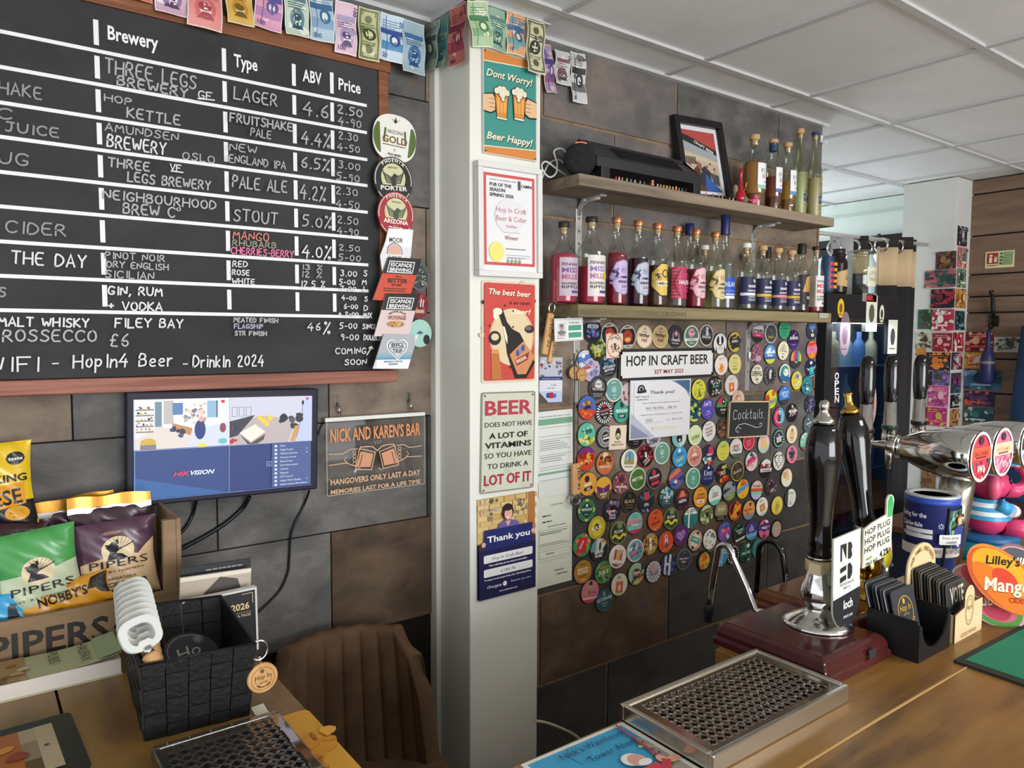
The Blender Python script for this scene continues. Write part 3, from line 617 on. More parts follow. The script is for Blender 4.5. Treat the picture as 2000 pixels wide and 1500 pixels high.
# ================================================================ pump clips on the right edge of the chalkboard
def clip_at(px, py, y): return AY(px, py, y)
def oval_clip(name, px, py, wpx, hpx, y, art, base, label, cat, edge, rot=0, sq=0):
    c = AY(px, py, y); w_ = AY(px+wpx/2, py, y).x-AY(px-wpx/2, py, y).x; h_ = AY(px, py-hpx/2, y).z-AY(px, py+hpx/2, y).z
    A = Art(step=.0001); art(A, w_/2, h_/2)
    P = circ(0, 0, w_/2, h_/2, 36) if not sq else [(w_/2*math.copysign(abs(math.cos(a))**sq, math.cos(a)), h_/2*math.copysign(abs(math.sin(a))**sq, math.sin(a))) for a in [2*PI*k/40 for k in range(40)]]
    return board(name, w_, h_, .004, A, wallM(c, rot), base, label, cat, 'beer badges fixed to the chalkboard edge', .35, poly=P, edge=edge)
def a_gold(A, X, Y):
    A.clip = circ(0, 0, X*.99, Y*.99, 40)
    for s in (-1, 1): A.poly([(s*X, -Y*.7), (s*X*.62, -Y*.7), (s*X*.72, Y*.55), (s*X, Y*.6)], '#55682f'); A.line([(s*X*.5, -Y*.2), (s*X*.45, Y*.35)], X*.09, '#55682f')
    A.clip = None
    A.poly([(0, Y*.62), (X*.22, Y*.85), (X*.06, Y*.72), (0, Y*.9), (-X*.06, Y*.72), (-X*.22, Y*.85)], '#222'); A.text('ARIZONA', 0, Y*.18, Y*.16, '#6b6b5d', w=X*.75); A.text('GOLD', 0, -Y*.22, Y*.3, '#7a5a24', w=X*1.15, bold=True)
    A.lines(-X*.55, -Y*.34, X*.55, 1, .005, Y*.04, '#555'); A.text('X', 0, -Y*.55, Y*.1, '#333'); A.text('PHX BEER!', 0, -Y*.76, Y*.1, '#333', w=X*.6, bold=True)
def a_phoenix(c1, word, ink):
    def f(A, X, Y):
        A.ell(0, 0, X*.95, Y*.95, '#d9d4c4'); A.ell(0, 0, X*.91, Y*.92, c1); A.ell(0, Y*.1, X*.62, Y*.62, '#c9c79a')
        for s in (-1, 1):
            for k in range(5): A.line([(s*X*.12, -Y*.12+k*Y*.06), (s*X*(.34+.04*k), -Y*.1+k*Y*.1), (s*X*(.42+.03*k), Y*.08+k*Y*.08)], X*.05, ink)
        A.poly([(-X*.1, -Y*.25), (X*.12, -Y*.25), (X*.1, Y*.12), (X*.26, Y*.2), (X*.05, Y*.3), (-X*.12, Y*.1)], ink)
        A.poly([(-X*.97, -Y*.2), (X*.97, -Y*.2), (X*.86, -Y*.5), (-X*.86, -Y*.5)], c1); A.text(word, 0, -Y*.42, Y*.19, '#f0ece0', w=X*1.35, bold=True); A.arctext('PHOENIX', 0, Y*.05, Y*.72, Y*.14, '#f0ece0', span=1.5)
        A.text('BREWERY', 0, Y*.5, Y*.07, ink, w=X*.5); A.lines(-X*.4, -Y*.62, X*.4, 1, .01, Y*.05, '#e6e0d0')
    return f
oval_clip('pump_clip', 767, 353, 76, 92, -.172, a_phoenix('#17181a', 'PORTER', '#2a2c28'), '#17181a', 'black oval pump clip reading PORTER, overlapping a white clip above', 'pump clip', '#0c0c0d', .05)
oval_clip('pump_clip', 770, 271, 84, 92, -.168, a_gold, '#e4e2da', 'white rounded pump clip with green cacti, topmost on the chalkboard edge', 'pump clip', '#d0cfc8', -.05, .8)
oval_clip('pump_clip', 772, 419, 71, 88, -.177, a_phoenix('#9c1f2c', 'ARIZONA', '#2d4a33'), '#9c1f2c', 'dark red oval pump clip reading ARIZONA under the black oval one', 'pump clip', '#5e121b', -.04)
def poly_clip(name, pts, y, art, base, label, t=.004):
    P = [AY(*p, y) for p in pts]; c = sum(P, Vector())/len(P); Q = [(p.x-c.x, p.z-c.z) for p in P]
    if sum(Q[i][0]*Q[(i+1) % len(Q)][1]-Q[(i+1) % len(Q)][0]*Q[i][1] for i in range(len(Q))) < 0: Q.reverse()
    A = Art(step=.0001); A.clip = Q; art(A, Q)
    return board(name, 0, 0, t, A, wallM(c), base, label, 'pump clip', 'beer badges fixed to the chalkboard edge', .35, poly=Q, edge='#8a8a88')
def a_moor(A, Q):
    A.rect(-.05, .012, .05, .06, '#e9e9ec'); A.text('MOOR', .003, .022, .013, '#1d1d3d', w=.042, bold=True); A.ell(-.002, -.006, .022, .026, '#c9b7c2'); A.ell(-.002, -.0, .018, .014, '#d8a890'); A.ring(-.002, -.006, .022, .0235, '#2a2a35', ky=1.15)
    A.rect(-.03, -.022, .026, -.012, '#ecebe8'); A.text('ST PHILIPS', -.002, -.0205, .0055, '#25253a', w=.042, bold=True); A.blobs(4, 14, -.03, -.06, .024, -.026, .002, .006, ['#3a3a48', '#8a8a98', '#c8c4c8'])
poly_clip('pump_clip', [(757, 446), (806, 449), (801, 500), (790, 530), (745, 530), (741, 500), (752, 470)], -.182, a_moor, '#dcdadd', 'white pump clip with navy lettering and a pastel landscape, narrowing at the top')
sl = lambda x, y, k: (x+y*k, y)
def a_bitter(A, Q):
    k = .28; T = lambda s, x, y, h, c, w, **q: A.text(s, x, y, h, c, w=w, ital=.12, **q)
    A.poly([sl(-.06, .014, k), sl(.06, .014, k), sl(.06, .06, k), sl(-.06, .06, k)], '#121214'); A.line([sl(-.038, .048, k), sl(.038, .048, k), sl(.038, .018, k), sl(-.038, .018, k)], .0022, '#eee', True)
    T('ESCAPADE', .0105, .034, .0105, '#f2f2f2', .066, bold=True); T('BREWING', .007, .0205, .0105, '#f2f2f2', .066, bold=True); T('IN A', .001, .0045, .005, '#1a1412', .016, bold=True)
    T('BITTER', -.002, -.0105, .012, '#151010', .06, bold=True); T('BOTHER', -.005, -.019, .0055, '#1a1412', .03, bold=True); A.lines(-.045, -.028, .03, 2, .006, .0026, '#5a1a12', 3)
poly_clip('pump_clip', [(757, 502), (822, 506), (797, 588), (727, 586)], -.188, a_bitter, '#c8472c', 'slanted orange red pump clip reading BITTER under a black header')
def a_voyage(A, Q):
    k = .28
    A.poly([sl(-.06, .012, k), sl(.06, .012, k), sl(.06, .06, k), sl(-.06, .06, k)], '#121214'); A.line([sl(-.038, .046, k), sl(.038, .046, k), sl(.038, .016, k), sl(-.038, .016, k)], .0022, '#eee', True)
    A.text('ESCAPADE', .0105, .032, .0105, '#f2f2f2', w=.066, bold=True, ital=.12); A.text('BREWING', .007, .0185, .0105, '#f2f2f2', w=.066, bold=True, ital=.12)
    A.arctext('TRADITIONAL ENGLISH', -.001, -.038, .044, .005, '#7a4a3a', span=1.15); A.text('VOYAGE', -.002, -.0135, .011, '#9a5a42', w=.056, bold=True); A.ell(-.006, -.026, .027, .009, '#c79a5c'); A.blobs(9, 10, -.028, -.032, .016, -.02, .002, .005, ['#6a4632', '#e0c9a0', '#a9784a'])
poly_clip('pump_clip', [(753, 573), (819, 574), (797, 655), (729, 657)], -.194, a_voyage, '#d6c2c0', 'slanted pale pink pump clip reading VOYAGE under a black header')
def a_trip(A, Q):
    k = .3; A.rect(-.06, -.018, .06, .06, '#a9aeb4')
    for i in range(7): A.rect(-.06, -.03+i*.004, .06, -.026+i*.004, ['#2f86b8', '#3d8dbb', '#5296bd', '#6a9fbd', '#82a6bb', '#94aab8', '#a0acb6'][i])
    A.rect(-.06, -.05, .06, -.022, '#e6e9ec'); A.heart(.004, .008, .033, '#eceded'); A.heart(.004, .008, .029, '#3a3d42'); A.heart(.004, .008, .0265, '#c9cccf')
    A.text('BIG', .004, .013, .011, '#2c2e33', w=.036, bold=True); A.rect(-.017, .009, .025, .0108, '#2c2e33'); A.text('TRIP', .004, -.004, .011, '#2c2e33', w=.03, bold=True)
    A.text('EVERYBODY LOVES THE', -.009, -.0295, .0045, '#2a4a6a', w=.056, bold=True); A.text('SUNSHINE', -.01, -.0365, .0045, '#2a4a6a', w=.028, bold=True)
poly_clip('pump_clip', [(748, 652), (815, 654), (795, 720), (727, 720)], -.200, a_trip, '#d8dde2', 'slanted pump clip with a silver heart over blue, lowest on the chalkboard edge')
def disc_badge(px, py, rx, ry, y, art, base, label): return oval_clip('round_badge', px, py, rx*2, ry*2, y, art, base, label, 'beer badge', '#77777a')
disc_badge(818, 541, 20, 27, -.150, lambda A, X, Y: (A.ell(0, 0, X*.8, Y*.85, '#3a3e44'), A.blobs(2, 40, -X*.6, -Y*.6, X*.6, Y*.6, .002, .005, ['#8a9470', '#a9a99a', '#55604a'])), '#5a6068', 'dark grey round badge with a mossy centre behind the orange clip')
disc_badge(817, 596, 19, 26, -.150, lambda A, X, Y: (A.blobs(3, 16, -X*.5, -Y*.3, X*.6, Y*.8, .004, .01, ['#b8323c', '#c85a54', '#6a1f24']), A.line([(X*.1, -Y*.1), (X*.2, Y*.4)], .003, '#eee'), A.line([(X*.35, -Y*.1), (X*.45, Y*.4)], .003, '#eee'), A.rect(-X*.4, -Y*.6, X*.5, -Y*.35, '#c9a984')), '#7a2c30', 'red patterned round badge half hidden behind a pump clip')
disc_badge(819, 651, 23, 27, -.150, lambda A, X, Y: (A.ell(X*.55, -Y*.45, X*.28, Y*.36, '#23272c'), A.poly([(-X*.3, 0), (0, Y*.2), (X*.3, Y*.02), (0, -Y*.08)], '#3a6a8c')), '#a9d3c6', 'mint green round badge right of the lowest clips')
# ================================================================ monitor
c, w_, h_, rot = quad((244, 768), (621, 757), (621, 957), (250, 990), -.165)
t = thing('monitor', 'black security monitor showing two camera pictures and blue panes', 'monitor', M=wallM(c, rot))
MBK = mat('#17152a', .5, 0, .3)
m = MB(); m.box((0, 0, -.012), (w_, h_, .024), MBK, .004); m.box((0, .0, -.028), (w_*.6, h_*.6, .02), BLACK, .004); m.build('housing', t)
sc, sw, sh, _ = quad((260, 782), (609, 772), (605, 947), (262, 977), -.165); L_ = wallM(c, rot).inverted() @ sc
A = Art(step=.00006); X, Y = sw/2, sh/2; R = random.Random(5)
A.rect(-X, -Y, X, Y, '#2f3f74'); A.rect(-X, -Y, 0, -.002, '#34497f'); A.poly([(-X, -Y), (0, -Y), (-X, -Y*.55)], '#39609a'); A.rect(-X, 0, X, Y, '#dfe3ee')
A.clip = [(-X, 0), (-.001, 0), (-.001, Y), (-X, Y)]
A.rect(-X, .0, 0, Y, '#e3e2ea'); A.poly([(-X, 0), (-X*.25, 0), (-X*.3, Y*.3), (-X*.75, Y*.45), (-X, Y*.2)], '#d8cfc8'); A.poly([(-X*.45, 0), (-.001, 0), (-.001, Y*.5), (-X*.4, Y*.35)], '#cdd3df')
for i in range(5): A.rect(-X*.98, Y*(.34+.11*i), -X*.8, Y*(.37+.11*i), '#8a8578'); A.blobs(i, 7, -X*.97, Y*(.38+.11*i), -X*.82, Y*(.42+.11*i), .002, .004, ['#c9b46a', '#45414a', '#8a5a4a', '#e8e4da'])
A.rect(-X*.79, Y*.45, -X*.72, Y*.95, '#6f8a9c'); A.rect(-X*.7, Y*.5, -X*.6, Y*.97, '#b9b4ae'); A.rect(-X*.61, Y*.68, -X*.5, Y*.92, '#5a7fae'); A.rect(-X*.24, Y*.6, -X*.12, Y*.95, '#8fb4cc'); A.rect(-X*.14, Y*.6, -X*.13, Y*.95, '#333f4c'); A.blobs(12, 30, -X*.48, Y*.5, -X*.26, Y*.9, .003, .007, ['#b7a9a8', '#8f9098', '#dcc9b4', '#77707c'])
A.poly([(-X*.62, Y*.52), (-X*.4, Y*.4), (-X*.42, Y*.25), (-X*.6, Y*.38)], '#b98a5c'); A.blobs(14, 8, -X*.62, Y*.2, -X*.5, Y*.45, .005, .01, ['#333c55', '#4b4f6a']); A.ell(-X*.32, Y*.36, X*.06, Y*.2, '#333f7a'); A.ell(-X*.31, Y*.58, X*.025, Y*.06, '#d8a890'); A.ell(-X*.86, Y*.14, X*.08, Y*.09, '#c9a94a'); A.rect(-X*.94, -.01, -X*.78, Y*.1, '#7d7d88'); A.ell(-X*.3, Y*.03, X*.05, Y*.05, '#e6d24a'); A.ell(-X*.07, Y*.1, X*.05, Y*.06, '#6fb7c4'); A.ell(-X*.07, Y*.38, X*.035, Y*.1, '#8a4a5c'); A.rect(-X*.09, Y*.9, -X*.05, Y*.96, '#d8323c')
A.clip = [(.001, 0), (X, 0), (X, Y), (.001, Y)]
A.rect(0, 0, X, Y, '#c9c9d9'); A.poly([(0, 0), (X*.7, 0), (X*.8, Y*.5), (X*.35, Y*.6), (0, Y*.35)], '#b8abae'); A.poly([(X*.75, 0), (X, 0), (X, Y), (X*.9, Y)], '#bcc4e0'); A.poly([(0, Y*.5), (X*.3, Y*.62), (X*.1, Y*.2), (0, Y*.15)], '#3f3f48'); A.poly([(X*.12, Y*.25), (X*.3, Y*.42), (X*.42, Y*.25), (X*.25, Y*.05)], '#e6e0d0'); A.poly([(X*.12, Y*.22), (X*.25, Y*.02), (X*.42, Y*.2), (X*.4, Y*.08), (X*.25, -.01)], '#5a4f48')
for i in range(4): A.ell(X*(.36+.04*i), Y*(.55-.06*(i % 3)), X*.03, Y*.06, '#e6c93c')
A.blobs(21, 10, X*.6, Y*.35, X*.85, Y*.6, .006, .014, ['#3a3a42', '#55555f', '#2c2c33']); A.blobs(22, 5, 0, Y*.05, X*.08, Y*.4, .004, .01, ['#b8323c', '#d8d4d4', '#2a3a5a']); A.poly([(X*.72, Y*.02), (X*.78, Y*.35), (X*.84, Y*.36), (X*.78, Y*.0)], '#c99a5c'); A.line([(X*.88, Y*.9), (X*.87, Y*.55), (X*.8, .01)], .001, '#333'); A.ell(X*.88, Y*.86, .003, .006, '#222')
for i in range(3): A.frame(X*(.03+.08*i), Y*.6, X*(.09+.08*i), Y*.8, .001, '#6a6a72')
A.rect(X*.92, Y*.92, X*.95, Y*.97, '#d8323c'); A.clip = None
A.rect(-X, -.0012, X, .0002, '#8fa0c4'); A.rect(-.0006, -Y, .0006, Y, '#8fa0d4'); A.rect(-X, -Y, -X+.001, Y, '#8fb0e4'); A.rect(-X, -Y, X, -Y+.001, '#5f8ad4')
A.text('HIK', -X*.43, -Y*.56, Y*.09, '#e0404c', w=X*.18, al='r', bold=True, ital=.3); A.text('VISION', -X*.425, -Y*.56, Y*.09, '#eef0f4', w=X*.26, al='l', bold=True, ital=.3)
A.rect(X*.5, -Y*.97, X*.985, -.002, '#4d5d90')
for i, s_ in enumerate(('Menu', 'Single Screen', 'Window Division', 'Previous Screen', 'Next Screen', 'Start Auto-switch', 'Camera', 'Playback', 'PTZ Control', 'Adjust Video Quality', 'Enable Camera Microphone')):
    y = -Y*(.075+.085*i); A.text(s_, X*.6, y-Y*.02, Y*.04, '#e4e6ee', al='l', maxw=X*.36); A.rect(X*.53, y-Y*.025, X*.56, y+Y*.02, '#d4d8e4')
for i in (1, 2, 9): A.text('>', X*.93, -Y*(.1+.085*i), Y*.05, '#e4e6ee')
A.frame(X*.435, -Y*.5, X*.495, -Y*.4, .0008, '#c4cce4'); A.text('+', X*.465, -Y*.48, Y*.05, '#fff')
m = MB(); m.keep = True; A.into(m, z0=.0003, emit=.85); m.build('screen', t, Matrix.Translation((L_.x, L_.y, .0002)))
A = Art(); A.text('HIKVISION', w_*.04, -h_/2+h_*.05, .0075, '#c9c9d4', w=.045, bold=True, ital=.25); m = MB(); m.keep = True; A.into(m, z0=.0003); m.build('maker_mark', t)
def cable(name, pts, r, m_, label, cat='cable', group=None):
    P = [Vector(p) for p in pts]; Q = []
    for i in range(len(P)-1):
        p0, p1, p2, p3 = P[max(i-1, 0)], P[i], P[i+1], P[min(i+2, len(P)-1)]
        for k in range(6):
            u = k/6; Q.append(.5*((2*p1)+(p2-p0)*u+(2*p0-5*p1+4*p2-p3)*u*u+(3*p1-p0-3*p2+p3)*u**3))
    Q.append(P[-1]); mb = MB(); mb.tube(Q, r, m_, 8); o = mb.build(name); return tag(o, label, cat, group)
yc = YL-.012
cable('cable', [AY(384, 975, yc-.02), AY(378, 1000, yc), AY(368, 1022, yc), AY(352, 1042, yc), AY(320, 1070, yc)], .0042, WIRE, 'short black cable dropping from under the monitor behind the crate', group='cables below the monitor')
cable('cable', [AY(487, 970, yc-.02), AY(474, 992, yc), AY(440, 1022, yc), AY(395, 1050, yc), AY(350, 1073, yc), AY(310, 1090, yc)], .0055, WIRE, 'thick black cable curving from the middle of the monitor to the crate', group='cables below the monitor')
cable('cable', [AY(604, 958, yc-.02), AY(594, 985, yc), AY(570, 1038, yc), AY(565, 1090, yc), AY(562, 1118, yc), AY(545, 1155, yc), AY(505, 1195, yc), AY(480, 1215, yc)], .003, WIRE, 'long thin black cable hanging from the right end of the monitor', group='cables below the monitor')
cable('cable', [AY(622, 850, yc), AY(628, 832, yc), AY(640, 818, yc)], .002, WIRE, 'short black lead between the monitor and the clear sign', group='cables below the monitor')
# ================================================================ clear engraved sign
c, w_, h_, rot = quad((636, 824), (827, 810), (827, 945), (637, 968), -.150)
t = thing('clear_sign', 'clear acrylic bar sign with engraved beer mugs, hanging from two hooks', 'sign', M=wallM(c, rot)); X, Y = w_/2, h_/2
m = MB(); m.box((0, 0, 0), (w_, h_, .004), glass('#fbfaf8', 'acrylic', .25)); m.build('acrylic_panel', t)
m = MB(); m.box((0, Y+.004, 0), (w_+.006, .011, .012), mat('#d9dcd4', .35), .002); m.build('top_rail', t)
A = Art(); O, O2, E_ = '#d68a56', '#c9906c', '#d4ab88'
A.text('NICK AND KAREN\'S BAR', 0, Y*.44, Y*.36, O, w=w_*.92, bold=True); A.text('HANGOVERS ONLY LAST A DAY', 0, -Y*.72, Y*.155, E_, w=w_*.92, bold=True); A.text('MEMORIES LAST FOR A LIFE TIME', 0, -Y*.97, Y*.12, E_, w=w_*.92, bold=True)
for s in (-1, 1):
    q = lambda pts: [(s*x*X, y*Y) for x, y in pts]
    A.line(q([(.95, .12), (.68, .1), (.55, .2), (.4, .2)]), .0022, E_); A.line(q([(.95, -.18), (.62, -.16), (.5, -.24), (.42, -.28)]), .0022, E_); A.line(q([(.62, .0), (.66, -.08), (.6, -.16)]), .0016, E_)
    A.poly(q([(.34, .12), (.08, .02), (.14, -.34), (.42, -.3)]) if s > 0 else list(reversed(q([(.34, .12), (.08, .02), (.14, -.34), (.42, -.3)]))), O2); A.line(q([(.36, .2), (.04, .06), (.12, -.42), (.44, -.36)]), .0024, E_, True)
    A.line(q([(.3, .02), (.36, -.28)]), .003, '#6a4a3a'); A.line(q([(.0, .1), (.1, .22), (.2, .24), (.34, .24), (.36, .16)]), .0026, E_)
    for i in range(4): A.ring(s*X*.46, Y*(.1-.1*i), .004, .0055, E_, 10)
for i in range(3): A.line([((i-1)*.006, Y*.3), ((i-1)*.011, Y*.38)], .0012, E_)
A.frame(-X, -Y, X, Y, .001, '#d8c9b4')
m = MB(); m.keep = True; A.into(m, z0=.0025); m.build('engraving', t)
for px, py, lb in ((658, 788, 'left'), (798, 781, 'right')):
    p = AY(px, py, YL-.008)
    t2 = thing('adhesive_hook', f'clear stick-on hook with a metal clip holding the {lb} end of the clear sign', 'hook', M=wallM(p), group='hooks above the clear sign')
    m = MB(); m.box((0, .006, 0), (.015, .03, .004), glass('#dfe0dd', 'clear_plastic', .5), .001); m.build('backplate', t2)
    m = MB(); m.tube([(0, .002, .004), (0, -.012, .012), (0, -.02, .016), (0, -.026, .01)], .0025, CHROME, 6); m.tube([(.003, -.02, .02), (.004, -.036, .016), (.003, -.048, .018)], .0018, mat('#5a4a40', .4), 6); m.build('metal_clip', t2)
# ================================================================ plates and papers on the pillar
def flat(name, cor, y, t, artf, base, label, cat, group=None, r=0, rough=.45, edge=None):
    c, w_, h_, rot = quad(*cor, y); A = Art(step=.0001); artf(A, w_/2, h_/2)
    return board(name, w_, h_, t, A, wallM(c, rot), base, label, cat, group, rough, r, edge=edge)
def handmug(A, s, X, Y, ox=0, oy=0, k=1.0):
    q = lambda pts: [(ox+s*x*X*k, oy+y*Y*k) for x, y in pts] if s > 0 else [(ox+s*x*X*k, oy+y*Y*k) for x, y in reversed(pts)]
    A.poly(q([(.98, -.34), (.98, .0), (.62, .06), (.5, -.05), (.52, -.3), (.7, -.36)]), '#2b2620'); A.poly(q([(.98, -.31), (.98, -.02), (.64, .03), (.54, -.06), (.55, -.27), (.7, -.33)]), '#e0b98e')
    for i in range(3): A.line(q([(.56, -.07-.08*i), (.76, -.07-.08*i)]), .0012, '#5a3c28')
    A.poly(q([(.06, .08), (.12, -.44), (.5, -.44), (.58, .08)]), '#2b2620'); A.poly(q([(.09, .06), (.14, -.38), (.48, -.38), (.55, .06)]), '#d48a3e')
    for i in range(3): A.poly(q([(.16+.12*i, -.3), (.23+.12*i, -.3), (.24+.12*i, -.02), (.15+.12*i, -.02)]), '#e6aa58')
    A.poly(q([(.13, -.43), (.49, -.43), (.49, -.39), (.13, -.39)]), '#d8d2bc')
    for x, y, r in ((.12, .1, .09), (.25, .15, .1), (.38, .14, .1), (.5, .1, .09), (.3, .06, .12), (.28, -.04, .06)): A.ell(ox+s*x*X*k, oy+y*Y*k, (r+.02)*X*k, (r+.02)*X*k, '#2b2620', 14)
    for x, y, r in ((.12, .1, .09), (.25, .15, .1), (.38, .14, .1), (.5, .1, .09), (.3, .06, .12), (.28, -.04, .06)): A.ell(ox+s*x*X*k, oy+y*Y*k, r*X*k, r*X*k, '#dfdcc2', 14)
def p_dont(A, X, Y):
    A.rrect(-X*.97, -Y*.98, X*.97, Y*.98, .008, '#cf8340'); A.poly([(-X*.97, -Y*.86), (X*.97, -Y*.78), (X*.97, Y*.86), (-X*.97, Y*.78)], '#e2dcc2'); A.poly([(-X*.97, -Y*.84), (X*.97, -Y*.76), (X*.97, Y*.84), (-X*.97, Y*.76)], '#3f8e85')
    for s_, y in (('Dont Worry!', .5), ('Beer Happy!', -.7)):
        A.text(s_, .002, Y*y-.002, Y*.14, '#1f2a2a', w=X*1.7, bold=True, ital=.25); A.text(s_, 0, Y*y, Y*.14, '#e6e0c6', w=X*1.7, bold=True, ital=.25)
    handmug(A, -1, X, Y, .0, 0.02); handmug(A, 1, X, Y, 0, .026)
    A.frame(-X, -Y, X, Y, .0018, '#dcd9ce')
    for sx in (-1, 1):
        for sy in (-1, 1): A.ell(sx*X*.92, sy*Y*.95, .0025, .0025, '#3a3a38', 8)
flat('tin_sign', ((941, 94), (1047, 121), (1047, 318), (941, 298)), YP-.002, .0015, p_dont, '#cfcabc', 'teal tin sign with two clinking beer mugs, topmost on the pillar', 'sign', 'tin signs on the pillar', .006)
def p_best(A, X, Y):
    A.blobs(5, 26, -X, -Y, X, Y, .004, .012, ['#cdbf9c', '#3a3330', '#e0d6ba', '#8a7a60'])
    A.rrect(-X*.93, -Y*.955, X*.93, Y*.955, .006, '#c4463f'); A.ell(X*.08, -Y*.1, X*.78, Y*.55, '#dcc7a0', 32); A.ring(X*.08, -Y*.1, X*.8, X*.82, '#e6d9b8', 32, Y/X*.69)
    A.text('The best beer', .002, Y*.72-.0015, Y*.115, '#3a1a18', w=X*1.55, bold=True, ital=.2, rot=-.03); A.text('The best beer', 0, Y*.72, Y*.115, '#efe4c4', w=X*1.55, bold=True, ital=.2, rot=-.03)
    A.text('is an open', X*.35, Y*.55, Y*.07, '#3a1a18', w=X*.8, bold=True, ital=.25); A.text('Beer!', X*.4, Y*.36, Y*.1, '#efe4c4', w=X*.75, bold=True, ital=.25)
    k = lambda pts: [(X*x, Y*y) for x, y in pts]
    A.poly(k([(.95, -.62), (.62, -.93), (.18, -.93), (-.12, -.42), (-.16, -.22), (-.28, .12), (-.44, .38), (-.28, .46), (-.12, .2), (.08, .06), (.36, -.02), (.5, -.16)]), '#1f1c1c'); A.poly(k([(-.1, -.24), (-.18, -.14), (-.28, .12), (-.2, .1), (-.1, -.1)]), '#e4e0cc')
    A.ell(-X*.46, Y*.4, X*.17, Y*.07, '#e8e2c8'); A.ell(-X*.52, Y*.32, X*.1, Y*.08, '#e8e2c8')
    A.poly(k([(.93, -.5), (.6, -.85), (.28, -.85), (-.02, -.45), (.5, -.18)]), '#c98a5c'); A.poly(k([(.72, -.4), (.66, -.56), (.24, -.68), (.2, -.55)]), '#8e2a2c'); A.text('BEER', X*.45, -Y*.58, Y*.07, '#ecdcb6', w=X*.4, bold=True, rot=.35)
    for i in range(3): A.ell(X*(.28+.1*i), -Y*(.42-.05*i), X*.07, Y*.07, ['#4a4f7a', '#7f84a8', '#4a4f7a'][i], 10)
    A.ell(X*.72, Y*.06, X*.18, Y*.08, '#2a2626'); A.ell(X*.68, Y*.08, X*.12, Y*.045, '#6a625c')
    A.ell(-X*.56, -Y*.12, X*.22, Y*.14, '#25242a'); A.ell(-X*.56, -Y*.1, X*.14, Y*.07, '#d8c8a0'); A.poly(k([(-.7, -.4), (-.42, -.4), (-.3, -.93), (-.68, -.93)]), '#b9713c'); A.poly(k([(-.68, -.34), (-.44, -.34), (-.42, -.42), (-.7, -.42)]), '#cf9558')
    for x, y in ((-.2, .52), (-.75, .12), (.1, .1), (.0, -.7), (.1, .42)): A.poly(k([(x-.03, y), (x, y-.03), (x+.03, y), (x, y+.03)]), '#4a1c1a')
flat('tin_sign', ((939.6, 546.4), (1045.7, 553), (1045.7, 743.7), (940.5, 748.7)), YP-.002, .0015, p_best, '#d8cbb0', 'red tin sign with a tilted black beer bottle and an opener', 'sign', 'tin signs on the pillar', .006)
def p_beer(A, X, Y):
    A.rrect(-X*.95, -Y*.97, X*.95, Y*.97, .007, '#c9ccba'); A.blobs(8, 16, -X*.9, -Y*.95, X*.9, Y*.95, .006, .016, ['#c4c7b3', '#cdcfbf', '#bfc1ab'])
    A.text('BEER', 0, Y*.55, Y*.29, '#b23a4a', w=X*1.74, bold=True)
    for s_, y, h, c_, w_, b in (('DOES NOT HAVE', .31, .1, '#222425', 1.74, False), ('A LOT OF', .08, .115, '#1c1d1e', 1.42, True), ('VITAMINS', -.11, .115, '#1c1d1e', 1.72, True), ('SO YOU HAVE', -.31, .11, '#1c1d1e', 1.74, False), ('TO DRINK A', -.52, .11, '#1c1d1e', 1.5, False)):
        A.text(s_, 0, Y*y, Y*h, c_, w=X*w_, bold=b)
    A.text('LOT OF IT', 0, Y*-.84, Y*.21, '#a8253c', w=X*1.74, bold=True)
    for sx in (-1, 1):
        for sy in (-1, 1): A.ell(sx*X*.88, sy*Y*.93, .0028, .0028, '#4a4a44', 8)
flat('tin_sign', ((938, 767), (1044, 763), (1042.8, 952), (938, 965)), YP-.002, .0015, p_beer, '#8d8a7c', 'pale weathered tin sign joking about beer and vitamins', 'sign', 'tin signs on the pillar', .007)
